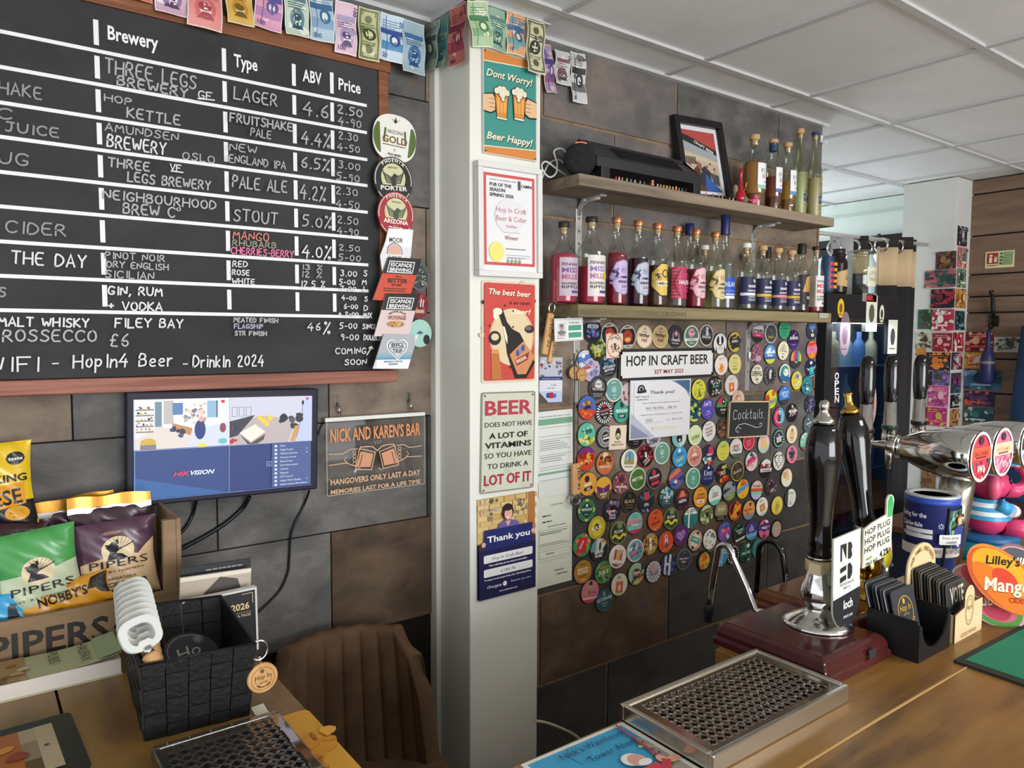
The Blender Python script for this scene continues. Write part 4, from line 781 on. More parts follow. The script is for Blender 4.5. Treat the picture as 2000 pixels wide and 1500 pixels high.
def p_thank(A, X, Y):
    A.rect(-X, Y*.1, X, Y, '#c9a86a'); R = random.Random(3)
    for i in range(8):
        for j in range(5): A.rect(-X+X*.4*j+(i % 2)*X*.1, Y*(.12+.11*i), -X+X*.4*j+X*.37+(i % 2)*X*.1, Y*(.12+.11*i)+Y*.1, R.choice(['#d0b074', '#c4a262', '#d8bb82']))
    A.rect(X*.75, 0, X, Y, '#a86f3a'); A.blobs(6, 16, -X*.9, Y*.6, -X*.35, Y*.98, .004, .011, ['#8a7a68', '#5f5548', '#b3a48c']); A.blobs(7, 14, X*.2, Y*.6, X*.7, Y*.9, .004, .009, ['#8f8570', '#6a6250']); A.poly([(-X, -Y*.05), (X, -Y*.05), (X, Y*.12), (-X, Y*.12)], '#3a3040')
    A.ell(.0, Y*.68, X*.2, Y*.17, '#2a201e'); A.ell(.002, Y*.64, X*.14, Y*.125, '#d8a58c'); A.ell(0, Y*.77, X*.17, Y*.07, '#2a201e'); A.poly([(-X*.05, Y*.56), (X*.06, Y*.56), (X*.03, Y*.585), (-X*.02, Y*.585)], '#f0e8e4'); A.poly([(-X*.35, Y*.34), (-X*.3, Y*.46), (-X*.1, Y*.52), (X*.1, Y*.52), (X*.36, Y*.46), (X*.44, Y*.34)], '#6a5a9c'); A.poly([(-X*.08, Y*.5), (X*.1, Y*.5), (0, Y*.38)], '#d8a58c')
    A.rect(-X, -Y, X, -Y*.02, '#201f4a'); A.rect(-X*.82, -Y*.02, X*.88, Y*.38, '#232a66'); A.ell(-X*.84, Y*.1, X*.07, Y*.05, '#dba790'); A.ell(X*.9, Y*.2, X*.07, Y*.05, '#dba790')
    A.text('Thank you', X*.03, Y*.13, Y*.125, '#f2f2f4', w=X*1.5, bold=True)
    A.rrect(-X*.84, -Y*.28, X*.88, -Y*.12, .004, '#e6e6e6'); A.rrect(-X*.84, -Y*.56, X*.88, -Y*.4, .004, '#e6e6e6')
    A.text('Hop In Craft Beer', .0, -Y*.235, Y*.065, '#3a3a3f', w=X*1.1); A.text('£189.76', 0, -Y*.515, Y*.065, '#3a3a3f', w=X*.5); A.text('Your collecting tub has raised an incredible', 0, -Y*.35, Y*.035, '#f0f0f4', w=X*1.35, bold=True); A.text('To support local people living with a life-limiting illness', 0, -Y*.63, Y*.032, '#f0f0f4', w=X*1.65, bold=True)
    A.text('Overgate', -X*.48, -Y*.79, Y*.06, '#f0f0f4', w=X*.5, ital=.3); A.ell(-X*.12, -Y*.76, X*.07, Y*.05, '#e8e8ee'); A.chalk('Because you care', X*.1, -Y*.76, Y*.035, X*.7, '#d8d8e4', .0008); A.text('www.overgatehospice.org.uk', 0, -Y*.9, Y*.03, '#e8e8ee', w=X*.65, bold=True)
flat('poster', ((930.5, 976.7), (1042, 959), (1043, 1144), (933, 1173)), YP-.0015, .0008, p_thank, '#2a2a50', 'navy thank you poster with a person in purple holding a sign, lowest on the pillar', 'poster')
# framed certificate
c, w_, h_, rot = quad((932, 311), (1058.6, 332), (1058.6, 543.5), (935.5, 539), YP-.024)
t = thing('framed_certificate', 'white framed award certificate with a red border and yellow seal on the pillar', 'picture frame', M=wallM(c, rot)); X, Y = w_/2, h_/2; b = .016
m = MB(); FW = mat('#d9dad6', .4)
for q in (((-X, Y-b, -.02), (X, Y, .004)), ((-X, -Y, -.02), (X, -Y+b, .004)), ((-X, -Y+b, -.02), (-X+b, Y-b, .004)), ((X-b, -Y+b, -.02), (X, Y-b, .004))): m.bb(*q, FW, .002)
m.build('frame', t)
A = Art(step=.0001); x, y = X-b, Y-b; R_ = '#c9514f'
A.frame(-x+.007, -y+.016, x-.007, y-.012, .008, R_); A.text('HALIFAX & CALDERDALE CAMRA', -x*.72, y*.78, .0035, '#55555a', al='l', w=x*.95)
for i, s_ in enumerate(('PUB OF THE', 'SEASON', 'SPRING 2026')): A.text(s_, -x*.72, y*(.665-.1*i), .0095, '#2a2a2e', al='l', w=x*(.78, .55, .86)[i], bold=True)
A.rect(x*.3, y*.64, x*.4, y*.82, '#4a4a50'); A.text('CAMRA', x*.42, y*.7, .008, '#2a2a2e', al='l', w=x*.42, bold=True); A.text('This is to certify that', x*.05, y*.36, .0035, '#77777c', w=x*.6); A.ell(0, y*.1, x*.55, y*.35, '#dcdcdf'); A.text('Hop In Craft', x*.05, y*.17, .0145, '#b0506a', w=x*1.1); A.text('Beer & Cider', x*.05, y*.0, .0145, '#b0506a', w=x*1.12); A.text('Halifax', x*.05, y*-.13, .009, '#b0506a', w=x*.4); A.text('has been awarded', x*.05, y*-.23, .003, '#99999c', w=x*.6)
A.text('Winner', x*.05, y*-.37, .0125, '#b0506a', w=x*.5); A.ell(-x*.5, -y*.62, x*.27, x*.29, '#e6dc7c', 30); A.lines(-x*.15, -y*.56, x*.6, 1, .01, .003, '#88888c'); A.lines(-x*.15, -y*.68, x*.8, 2, .008, .0018, '#b0b0b2', 4); A.rect(-x*.1, -y*.72, x*.95, -y*.715, '#99999b')
for i in range(4): A.ell(-x*.08+i*x*.14, -y*.8, x*.045, y*.04, '#8fae8c', 10); A.line([(-x*.08+i*x*.14, -y*.87), (-x*.08+i*x*.14, -y*.72)], .0012, '#6a8a6a')
m = MB(); m.keep = True; m.prism([(-x, -y), (x, -y), (x, y), (-x, y)], -.012, -.006, mat('#e2e2e3', .35)); A.into(m, z0=-.0055, rough=.35); m.build('certificate', t)
# ================================================================ papers on the slate wall right of the pillar
def p_leaf(A, X, Y):
    A.rect(-X, Y*.0, X, Y, '#b9bcc8'); A.blobs(3, 20, -X*.9, Y*.15, X*.9, Y*.8, .003, .008, ['#6a6f80', '#8a4a5c', '#a8324c', '#d4d4d8', '#4a4f5c']); A.rect(-X, -Y*.02, X, Y*.14, '#2f3a74'); A.text('Thank you for your support', 0, Y*.03, Y*.05, '#e8e8f0', w=X*1.6); A.rect(-X, -Y*.5, X, -Y*.02, '#dcdde6')
    for i in range(3): A.rect(-X*.9, -Y*(.15+.12*i), X*.9, -Y*(.155+.12*i), '#8a8c98')
    A.chalk('PUB', X*.0, -Y*.26, Y*.05, X*.4, '#4a4c55', .0008); A.chalk('50.00', -X*.3, -Y*.4, Y*.05, X*.6, '#4a4c55', .0008); A.rect(-X, -Y, X, -Y*.5, '#b9c6e2'); A.rect(-X*.4, -Y*.8, -X*.15, -Y*.58, '#2a4a8c'); A.rect(-X*.15, -Y*.82, X*.2, -Y*.56, '#b8283c'); A.rect(X*.2, -Y*.8, X*.45, -Y*.62, '#4a6a9c'); A.poly([(-X, -Y), (-X*.2, -Y), (-X, -Y*.55)], '#5a4a3c')
flat('leaflet', ((1052.5, 697.6), (1097.6, 697.6), (1096.5, 785), (1052.5, 786)), YR-.008, .0008, p_leaf, '#d4d6e0', 'small blue and white thank you leaflet with a curled corner beside the pillar', 'leaflet')
def p_lic1(A, X, Y):
    A.text('Metropolitan Borough Council', 0, Y*.86, Y*.035, '#55585a', w=X*1.7); A.rect(-X, Y*.68, X, Y*.82, '#7aa88c')
    for y in (.62, .42, .34, .1, -.02, -.3, -.36, -.6): A.rect(-X*.9, Y*y, X*.9, Y*(y-.008), '#7d8082')
    A.rect(-X, -Y*.48, X, -Y*.43, '#7aa88c'); A.lines(-X*.85, Y*.28, X*.7, 4, Y*.05, Y*.016, '#96999b', 2); A.lines(-X*.85, -Y*.08, X*.7, 3, Y*.05, Y*.016, '#96999b', 3); A.rect(-X, -Y, X, -Y*.62, '#d8dcd6')
flat('licence_sheet', ((1050, 804), (1119, 799), (1117, 960), (1049, 975)), YR-.0075, .001, p_lic1, '#dfe2de', 'upper licence sheet with green bars beside the pillar', 'paper', 'licence sheets beside the pillar', 0, .25)
def p_lic2(A, X, Y):
    A.text('Calderdale', X*.1, Y*.78, Y*.05, '#4a6a5c', w=X*.7, ital=.2); A.lines(-X*.7, Y*.56, X*.0, 2, Y*.13, Y*.03, '#4a4c4a', 2); A.lines(-X*.4, Y*.32, X*.7, 1, .01, Y*.02, '#7a7d78', 3); A.line([(-X*.9, Y*.26), (X*.9, Y*.26), (X*.9, -Y*.14), (-X*.9, -Y*.14)], .001, '#8a8d86', True); A.lines(-X*.85, Y*.2, X*.8, 2, Y*.04, Y*.018, '#6a6d68', 4); A.lines(-X*.85, -Y*.05, X*.85, 2, Y*.04, Y*.014, '#7a7d78', 5); A.line([(-X*.9, -Y*.2), (X*.9, -Y*.2), (X*.9, -Y*.36), (-X*.9, -Y*.36)], .001, '#8a8d86', True)
    A.lines(-X*.5, -Y*.28, X*.1, 1, .01, Y*.02, '#5a5d58', 6); A.rect(-X*.9, -Y*.42, X*.9, -Y*.425, '#7a7d78'); A.chalk('Amithe', X*.0, -Y*.7, Y*.05, X*.5, '#3a3c44', .0009); A.lines(X*.1, -Y*.78, X*.8, 1, .01, Y*.02, '#5a5d58', 7)
flat('licence_sheet', ((1048, 975), (1117, 960), (1116.5, 1134), (1048.5, 1149)), YR-.0065, .001, p_lic2, '#d9dccb', 'lower licence sheet of small print ending below the badges', 'paper', 'licence sheets beside the pillar', 0, .3)
# ================================================================ shelves with brackets
SHW = noise_mat('grey_weathered_shelf', [(.3, '#5b5348'), (.45, '#7d7060'), (.6, '#948571'), (.75, '#6f6455')], (1.2, 14, 26), 6, .7, .35, 3, extra=[(4, .6, .75, '#8a7d55', 2)])
SHW2 = noise_mat('olive_weathered_shelf', [(.3, '#5f553f'), (.5, '#7f7354'), (.65, '#948663'), (.8, '#6a604a')], (1.2, 14, 26), 6, .7, .3, 3)
YSF = -.404; SX0, SX1 = 1.438, 2.782; Z1a, Z1 = 2.190, 2.224; Z2a, Z2 = 1.813, 1.850
t = thing('wall_shelf', 'upper rough wooden shelf holding the black appliance and five bottles', 'shelf', ((SX0+SX1)/2, YR, Z1a), group='wooden wall shelves'); hx = (SX1-SX0)/2
m = MB(); m.bb((-hx, YSF-YR, 0), (hx, -.001, Z1-Z1a), SHW, .003); m.build('plank', t)
BRK = mat('#b9bab8', .35, .5)
def bracket(t, px, x_front, drop, ztop):
    m = MB(); x = px-t.location.x; z = ztop-t.location.z; w_ = .026
    m.box((x, -.004, z-drop/2-.02), (w_, .005, drop-.02), BRK, .001); m.box((x, (x_front-.0)/2-.015, z-.003), (w_, abs(x_front)-.03, .005), BRK, .001)
    m.tube([(x, -.004, z-.045), (x, -.010, z-.024), (x, -.024, z-.009), (x, -.045, z-.004)], w_*.32, BRK, 8); m.tube([(x, -.006, z-.05), (x, -.02, z-.018), (x, -.05, z-.008), (x, x_front+.02, z-.008)], .006, BRK, 6)
    for k in range(4): m.lathe([(.004, 0), (.004, .002), (.001, .003)], mat('#8d8a70', .4, .8), Matrix.Translation((x, -.0065, z-.06-k*(drop-.08)/4)) @ FRONT, 8)
    m.build('bracket', t)
bxs = [AY(1128, 470, YR).x, AY(1469, 480, YR).x]
for x in bxs: bracket(t, x, YSF-YR+.06, .24, Z1a)
t = thing('wall_shelf', 'lower rough wooden shelf crowded with spirit bottles', 'shelf', ((SX0+SX1)/2, YR, Z2a), group='wooden wall shelves')
m = MB(); m.bb((-hx, YSF-YR, 0), (hx, -.001, Z2-Z2a), SHW2, .003); m.build('plank', t)
A = Art(); A.text('CROSSWAY', AY(1318, 612, YSF).x-t.location.x, .010, .013, '#4a3f2e', w=.115); m = MB(); m.keep = True; A.into(m, Matrix.Translation((0, YSF-YR, 0)) @ FRONT, z0=.0003); m.build('stamped_word', t)
for x in (AY(1124, 730, YR).x, AY(1458, 700, YR).x): bracket(t, x, YSF-YR+.05, .26, Z2a)
m = MB(); m.box((0, 0, 0), (.062, .003, .02), mat('#a9a996', .6), .001); o = m.build('shelf_tag', None, Matrix.Translation(AY(1607, 617, YSF)+Vector((0, -.003, .001)))); tag(o, 'small pale metal tag at the right end of the lower shelf edge', 'tag')
# ================================================================ bottles
GLS = glass('#f3f7f4', 'bottle_glass', .6)
CORK = noise_mat('cork', [(.3, '#a98a5c'), (.6, '#c4a678'), (.8, '#8f7248')], (60, 60, 60), 4, .8)
def bottle(name, label, x, y, z, H, R, cap, liq, lev, lab, nr=.0135, capr=None, caph=.022, shoulder=.66, glassm=None, group='spirit bottles on the shelves', cork=True, rz=0, facet=0, neck=None, seg=22):
    t = thing(name, label, 'bottle', (x, y, z), rz, group); gm = glassm or GLS; sh = H*shoulder; nk = H-caph*.8
    prof = [(R*.86, 0), (R*.97, .004), (R, .012), (R, sh-.012), (R*.95, sh+.002), (R*.72, sh+.016), (nr*1.5, sh+.03), (nr*1.02, sh+.048), (nr, nk-.012), (nr*1.18, nk-.008), (nr*1.18, nk)]
    m = MB(); m.lathe(prof, gm, seg=seg)
    if facet: m.lathe([(R*1.01, .004), (R*1.02, .03), (R*1.01, .055)], glass('#d8d2c4', 'cut_glass', .75), seg=14, caps=False, smooth=False)
    m.build('glass_body', t)
    if liq:
        r2 = R*.93; zz = lev*H; p2 = [(r2*.9, .006), (r2, .014)]+([(r2, zz)] if zz <= sh-.01 else [(r2, sh-.014), (r2*.9, sh)]+([(r2*.5, min(zz, sh+.02))] if zz > sh else []))
        m = MB(); m.lathe(p2, liq, seg=20); o = m.build('liquid', t)
    cr = capr or nr*1.3; m = MB()
    if cork: m.lathe([(nr*.85, nk-.022), (nr*.85, nk)], CORK, seg=14); m.lathe([(nr*1.0, nk), (nr*1.05, nk+.006), (cr, nk+.007)], CORK, seg=16, caps=False)
    m.lathe([(cr*.98, H-caph), (cr, H-caph+.002), (cr, H-.002), (cr*.94, H)], cap, seg=18); m.build('stopper', t)
    if neck: m = MB(); m.lathe([(nr*1.12, H-caph-neck[1]), (nr*1.14, H-caph-.001)], mat(neck[0], .5), seg=16, caps=False); m.build('neck_band', t)
    if lab:
        A = Art(step=.00008); lab(A, R, H); m = MB(); m.keep = True; A.split(.006).into(m, bend=cyl(R), z0=.0006); m.build('label', t)
    return t
COPPER = mat('#c98058', .3, .7); WOOD = mat('#c49a6c', .6); CAPB = mat('#25211f', .4); CAPN = mat('#232a5a', .3)
BY = -.335
def X2(px, py=600): return AY(px, py, BY).x
def l_millie(c1, c2, body='#dcd4d0', words=('PENNINE', 'MISS', 'MILLIE', 'RASPBERRY', 'RIPPLE'), sun='#e6b93c'):
    def f(A, R, H):
        w_ = R*.98; A.rect(-w_, H*.1, w_, H*.56, body)
        for s_, y, h, c in zip(words, (.46, .38, .30, .235, .19), (.035, .06, .06, .028, .035), ('#3a3a40', c1, c2, '#3a3a40', '#3a3a40')): A.text(s_, -w_*.15, H*y, H*h, c, w=w_*1.35, bold=True)
        if sun:
            for k in range(14): A.poly([(w_*.45+.001*math.cos(a), H*.33+.001*math.sin(a)) for a in (k*.449-.9, k*.449+.9)]+[(w_*.45+R*.42*math.cos(k*.449), H*.33+R*.42*math.sin(k*.449))], sun)
            A.ell(w_*.45, H*.33, R*.24, R*.24, sun)
        A.rect(-w_*.1, H*.135, w_*.6, H*.165, '#4a4a8a')
    return f
def l_gin(c1, c2, base, dark):
    def f(A, R, H):
        w_, h0, h1 = R*1.5, H*.13, H*.52; hm = (h0+h1)/2
        P = lambda k: [(-w_*k, hm), (-w_*.55*k, hm+(h1-hm)*.85*k), (-w_*.1, hm+(h1-hm)*k), (w_*.1, hm+(h1-hm)*k), (w_*.55*k, hm+(h1-hm)*.85*k), (w_*k, hm), (w_*.55*k, hm-(h1-hm)*.85*k), (w_*.1, hm-(h1-hm)*k), (-w_*.1, hm-(h1-hm)*k), (-w_*.55*k, hm-(h1-hm)*.85*k)][::-1]
        A.poly(P(1), c1); A.poly(P(.94), base); A.clip = P(.93)[::-1] if False else None
        A.blobs(4, 16, -w_*.85, hm-.02, -w_*.4, hm+.03, .003, .007, [dark, c1, c2]); A.blobs(6, 10, w_*.4, hm-.02, w_*.8, hm+.02, .003, .006, [dark, c1])
        A.ring(0, hm+.022, .008, .0095, c2, 16); A.heart(0, hm+.022, .005, c2); A.poly([(-w_*.36, hm), (0, hm-.004), (w_*.36, hm), (0, hm+.004)], dark); A.text('SPEIGHTS', 0, hm-.018, .0078, '#2a2a34', w=w_*.75, bold=True); A.text('GIN', 0, hm-.033, .009, '#3a3a58', w=w_*.34)
        A.lines(-w_*.25, hm-.042, w_*.25, 1, .004, .0014, '#8a8aa0')
    return f
def l_yellow(A, R, H):
    w_, hm, k = R*1.45, H*.33, H*.2
    A.poly([(-w_, hm-k*.4), (-w_*.3, hm-k), (w_*.3, hm-k), (w_, hm-k*.4), (w_, hm+k*.4), (w_*.3, hm+k), (-w_*.3, hm+k), (-w_, hm+k*.4)], '#2a2320'); A.poly([(-w_*.92, hm-k*.38), (-w_*.28, hm-k*.92), (w_*.28, hm-k*.92), (w_*.92, hm-k*.38), (w_*.92, hm+k*.38), (w_*.28, hm+k*.92), (-w_*.28, hm+k*.92), (-w_*.92, hm+k*.38)], '#d8b85c')
    A.blobs(3, 12, -w_*.8, hm-.01, -w_*.3, hm+.03, .004, .008, ['#2a2320', '#5a3a60', '#b9973f']); A.ring(w_*.05, hm+.02, .01, .013, '#2a2320', 18); A.rect(-w_*.6, hm-.02, w_*.6, hm-.004, '#f0e6c0'); A.text('HMB NEB', 0, hm-.0175, .0105, '#1f1a18', w=w_*1.1, bold=True)
def l_halifax(A, R, H):
    w_ = R*1.35; A.rect(-w_, H*.12, w_, H*.5, '#b8325c'); 
    for i in range(7):
        for j in range(9): A.ell(-w_*.92+i*w_*.09, H*(.14+.04*j), .0014, .0014, '#e0a888', 6)
    for k in (.9, .7, .5, .3): A.ring(w_*.1, H*.31, R*k-.0012, R*k, '#d8708c', 22)
    A.poly([(-w_*.3, H*.14), (-w_*.75, H*.31), (-w_*.3, H*.48), (-w_*.36, H*.48), (-w_*.83, H*.31), (-w_*.36, H*.14)], '#7a1a3c'); A.text('HALIFAX', w_*.05, H*.29, H*.05, '#f0dce0', w=w_*1.0, bold=True)
def l_blue(stripe, word):
    def f(A, R, H):
        w_ = R*1.5; A.rect(-w_, H*.1, w_, H*.5, '#26264a'); A.text('blue', R*.35, H*.42, H*.05, '#f0f0f4', w=R*.75, bold=True); A.text('monkey', R*.05, H*.345, H*.05, '#f0f0f4', w=R*1.35, bold=True); A.text('HANDCRAFTED', 0, H*.285, H*.025, '#f0f0f4', w=R*1.4, bold=True)
        A.rect(-w_, H*.225, w_, H*.265, stripe); A.text(word, 0, H*.195, H*.022, stripe, w=R*1.2, bold=True); A.lines(-R*.6, H*.17, R*.8, 2, H*.02, H*.008, '#d8d8e4')
    return f
def l_fin(A, R, H):
    w_ = R*1.2; A.rect(-w_, H*.12, w_, H*.34, '#2a4fb4'); A.rect(-w_, H*.12, w_, H*.15, '#dfe4ea'); A.rect(-w_, H*.19, w_, H*.21, '#4f74d4'); A.text('FINLANDIA', 0, H*.245, H*.05, '#c4d4f4', w=w_*1.8, bold=True); A.lines(-w_*.6, H*.16, w_*.6, 1, .01, .004, '#e8ecf8')
def l_tree(A, R, H):
    w_ = R*1.3; A.rect(-w_, H*.12, w_, H*.55, '#23242a'); A.poly([(-w_*.6, H*.3), (w_*.7, H*.3), (w_*.6, H*.54), (-w_*.2, H*.52)], '#c99a4e')
    for i in range(5): A.line([(-w_*.2+i*.006, H*.3), (-w_*.3+i*.012, H*.42), (-w_*.5+i*.014, H*.54)], .0016, '#1a1614')
    A.text('RUM', w_*.1, H*.2, H*.04, '#e8e4da', w=w_*.5, bold=True)
PINK, PURP, DEEP = liquid('#cf3a60', .75), liquid('#4a1838', .7), liquid('#a0243c', .7)
bottle('spirit_bottle', 'full raspberry pink bottle with a black cap, leftmost on the lower shelf', X2(1100, 594), BY, Z2, .243, .042, CAPB, PINK, .62, l_millie('#7a4a8a', '#a8506c', '#bcaab8', sun=None), .0125, caph=.016, shoulder=.6)
bottle('spirit_bottle', 'half full pink bottle with a white label and yellow sunburst, second on the lower shelf', X2(1154, 597), BY, Z2, .268, .0425, CAPB, PINK, .44, l_millie('#8a6ab0', '#b46aa0'), .0145, caph=.016, shoulder=.64)
for i, (px, py, top, liq, lev, lab, lb) in enumerate((
    (1203, 600, 430, DEEP, .58, l_gin('#8f78b4', '#a98ac0', '#c8b8d8', '#3f3560'), 'dark red gin bottle with a lilac hexagon label and copper cap'),
    (1244, 602, 434, PURP, .56, l_gin('#4f7a7c', '#8fa8b8', '#c9c4d8', '#2f3f5c'), 'blackish purple gin bottle with a lilac and teal hexagon label'),
    (1282, 603, 440, liquid('#8a5a38', .35), .5, l_yellow, 'clear bottle with a yellow and black octagon label and copper cap'),
    (1319, 604, 445, liquid('#e0d4d0', .1), .5, l_halifax, 'clear bottle with a crimson diamond patterned label and copper cap'),
    (1357, 605, 449, DEEP, .5, l_gin('#c4586c', '#d48a98', '#e0c4c8', '#8a2a44'), 'ruby gin bottle with a rose pink hexagon label and copper cap'),
    (1394, 606, 453, liquid('#e4dfb8', .1), .5, l_gin('#c9b04c', '#c4a860', '#d8c8a0', '#4a4f34'), 'clear gin bottle with a mustard yellow hexagon label and copper cap'))):
    bottle('spirit_bottle', lb+', lower shelf', X2(px, py), BY-.002*(i % 2), Z2, .277-.001*i, .0335, COPPER, liq, lev, lab, .0125, capr=.0165, caph=.018, shoulder=.6)
bottle('spirit_bottle', 'tall clear bottle with a blue label and long navy cap on the lower shelf', X2(1420, 606), BY+.015, Z2, .345, .036, CAPN, liquid('#e8eef0', .05), .5, l_fin, .013, capr=.0165, caph=.075, shoulder=.5, cork=False)
for i, (px, st, wd, cap, lb) in enumerate(((1455, '#dfe0e4', 'LONDON DRY', mat('#dcdcd4', .5), 'a white stripe'), (1487, '#d8b43c', 'MANGO', WOOD, 'a yellow stripe'), (1517, '#d48a90', 'RASPBERRY', WOOD, 'a salmon pink stripe'), (1543, '#c9a24a', 'PINEAPPLE', WOOD, 'an amber stripe'))):
    bottle('spirit_bottle', f'short bottle with a navy label crossed by {lb} on the lower shelf', X2(px, 607), BY, Z2, .247-.002*i, .034, cap, liquid('#e6e6dc', .06), .5, l_blue(st, wd), .0125, capr=.017, caph=.017, shoulder=.62)
bottle('spirit_bottle', 'bottle with a black and gold tree label and black cap, lower shelf', X2(1563, 608), BY, Z2, .272, .031, CAPB, liquid('#3a2a22', .6), .3, l_tree, .012, capr=.0165, caph=.04, shoulder=.62, cork=False)
bottle('spirit_bottle', 'clear bottle with a white and red label, rightmost on the lower shelf', X2(1591, 609), BY, Z2, .268, .0315, mat('#3a2226', .4), liquid('#c44a5c', .4), .1, l_millie('#b8324c', '#b8324c', '#dcd8d4', ('PENNINE', 'MISS', 'MILLIE', 'CHERRY', 'SPICE'), '#c43a54'), .012, capr=.0165, caph=.014, shoulder=.6)
for px, py, H, cap, lb, g in ((1344, 600, .305, CAPN, 'clear bottle with a navy cap behind the ruby gin bottle', '#dfe6e4'), (1374, 600, .235, mat('#dcdcd4', .5), 'short clear bottle with a white cap behind the mustard labelled bottle', '#e2e6dc'), (1459, 600, .225, CORK, 'short corked clear bottle in the back row beside the shelf bracket', '#e4e4da'), (1496, 600, .255, CAPB, 'clear bottle with a black cap behind the navy labelled bottles', '#dfe2dc')):
    bottle('spirit_bottle', lb, AY(px, py, -.265).x, -.265, Z2, H, .029, cap, liquid(g, .1), .45, None, .012, capr=.016, caph=.04 if cap in (CAPN, CAPB) else .016, shoulder=.6, cork=cap not in (CAPN, CAPB), group='spirit bottles in the back row')
BY2 = -.325
def l_fb(c):
    def f(A, R, H):
        w_ = R*.62; A.rect(-w_, H*.26, w_, H*.6, '#e6e6e8'); A.text('FI', -w_*.1, H*.47, H*.06, '#55585c', w=w_*.7); A.text('BA', w_*.1, H*.4, H*.06, '#55585c', w=w_*.7); A.rect(-w_, H*.26, w_, H*.31, c); A.poly([(0, H*.345), (w_*.8, H*.35), (w_*.8, H*.365), (0, H*.355)], '#b46a5a'); A.poly([(w_*.5, H*.6), (w_*.9, H*.6), (w_*.7, H*.615)], '#e6e6e8')
    return f
def X3(px, py): return AY(px, py, BY2).x
bottle('whisky_bottle', 'broad amber whisky bottle with a white label and mint stripe on the upper shelf', X3(1471, 396), BY2, Z1, .271, .042, WOOD, liquid('#cf9448', .5), .64, l_fb('#9cc4b4'), .0155, capr=.019, caph=.018, shoulder=.62, facet=1, group='bottles on the upper shelf')
bottle('whisky_bottle', 'reddish whisky bottle with a blue neck band and blue striped label on the upper shelf', X3(1506, 402), BY2-.004, Z1, .271, .034, WOOD, liquid('#a85a44', .5), .48, l_fb('#5a6aa8'), .014, capr=.0175, caph=.014, shoulder=.62, facet=1, neck=('#23405c', .03), group='bottles on the upper shelf')
bottle('whisky_bottle', 'golden whisky bottle with a sky blue striped label, third on the upper shelf', X3(1533, 407), BY2-.006, Z1, .272, .034, WOOD, liquid('#cf9a38', .5), .45, l_fb('#5f94bc'), .013, capr=.017, caph=.016, shoulder=.6, facet=1, group='bottles on the upper shelf')
def l_gold(A, R, H):
    w_ = R*.9; A.frame(-w_, H*.08, w_, H*.5, .0008, '#d8c47a')
    for i in range(4): A.poly([(w_*.2, H*(.5-.07*i)), (w_*.55, H*(.47-.07*i)), (w_*.3, H*(.44-.07*i))], '#c9a23c')
    A.blobs(3, 16, -w_*.3, H*.18, w_*.2, H*.3, .002, .005, ['#2f3a8a', '#3f5aa8']); A.lines(-w_*.2, H*.14, w_*.5, 2, H*.03, .003, '#c9a23c')
FROST = glass('#e8ecd8', 'frosted_green_glass', .4, .3)
bottle('liqueur_bottle', 'tall slim frosted bottle with a wooden stopper and gold print on the upper shelf', X3(1559, 410), BY2, Z1, .34, .031, WOOD, liquid('#c9d0a4', .75), .5, l_gold, .0125, capr=.0155, caph=.018, shoulder=.58, glassm=FROST, group='bottles on the upper shelf')
bottle('liqueur_bottle', 'tall slim frosted bottle with a blue topped cork, rightmost on the upper shelf', X3(1588, 415), BY2, Z1, .345, .031, mat('#2f3f6a', .4), liquid('#d6c8ac', .75), .47, l_gold, .012, capr=.0145, caph=.012, shoulder=.58, glassm=FROST, group='bottles on the upper shelf')
# ================================================================ things on the upper shelf
t = thing('heater', 'long black appliance with a slotted grille standing on the upper shelf', 'heater', (0, 0, Z1)); HB = mat('#232326', .38, 0, .5); HB2 = mat('#222225', .45)
xa, xb = AY(1176, 335, -.38).x, AY(1366, 372, -.38).x
m = MB(); xl = xa-.03; yf, yk = -.388, -.312
sec = [(yf, .035), (yf-.002, .062), (yf+.008, .07), (yk+.012, .125), (yk+.004, .128), (yk, .118), (yk, .035)]
for k, (x0, x1) in enumerate(((xl, xb),)):
    m.prism(sec, x0, x1, HB, Matrix(((0, 0, 1, 0), (1, 0, 0, 0), (0, 1, 0, 0), (0, 0, 0, 1))))
m.build('body', t)
m = MB(); n_ = Vector((0, -.055, .037-.0)).normalized()
fy = lambda u: (yf+.008+(yk+.012-yf-.008)*u, .07+.055*u)
gx0, gx1 = xa+.075, xb-.075
for i in range(7):
    u = .12+.12*i; y, z = fy(u); y2, z2 = fy(u+.07); m.tube([(gx0+.004*i, y, z+.0008), (gx1+.004*i, y, z+.0008)], .0022, mat('#050506', .8), 6)
for j in range(7): x = gx0+(gx1-gx0)*j/6; a, b = fy(.08), fy(.9); m.tube([(x, a[0], a[1]), (x+.024, b[0], b[1])], .0013, HB2, 5)
m.build('grille', t)
for lb, x0 in (('leg', xa-.01), ('leg', xb-.038)):
    m = MB(); m.bb((x0, yf, .0), (x0+.036, yf+.03, .04), HB2, .004); m.build('leg', t); m = MB(); m.bb((x0+.004, yk-.02, 0), (x0+.03, yk, .04), HB, .004); m.build('leg', t)
m = MB()
for i in range(5): m.ball((xb-.05+.009*i, *fy(.55+.07*(i % 2))), .0016, mat('#8a8a8e', .4), sub=1)
m.build('buttons', t)
c = AY(1142, 314, -.392); t = thing('smart_speaker', 'round black smart speaker with an orange light arc on the upper shelf', 'speaker', (c.x, c.y, Z1)); r = .047
d = (CAM-Vector((c.x, c.y, Z1))); d.z = 0; d.normalize(); d = (d+Vector((-.5, 0, 0))*.0).normalized(); q = d.to_track_quat('Z', 'Y').to_matrix().to_4x4()
Mq = Matrix.Translation((0, .02, r+.001)) @ q
FAB = noise_mat('speaker_fabric', [(.3, '#17181a'), (.7, '#26272a')], (90, 90, 90), 3, .9)
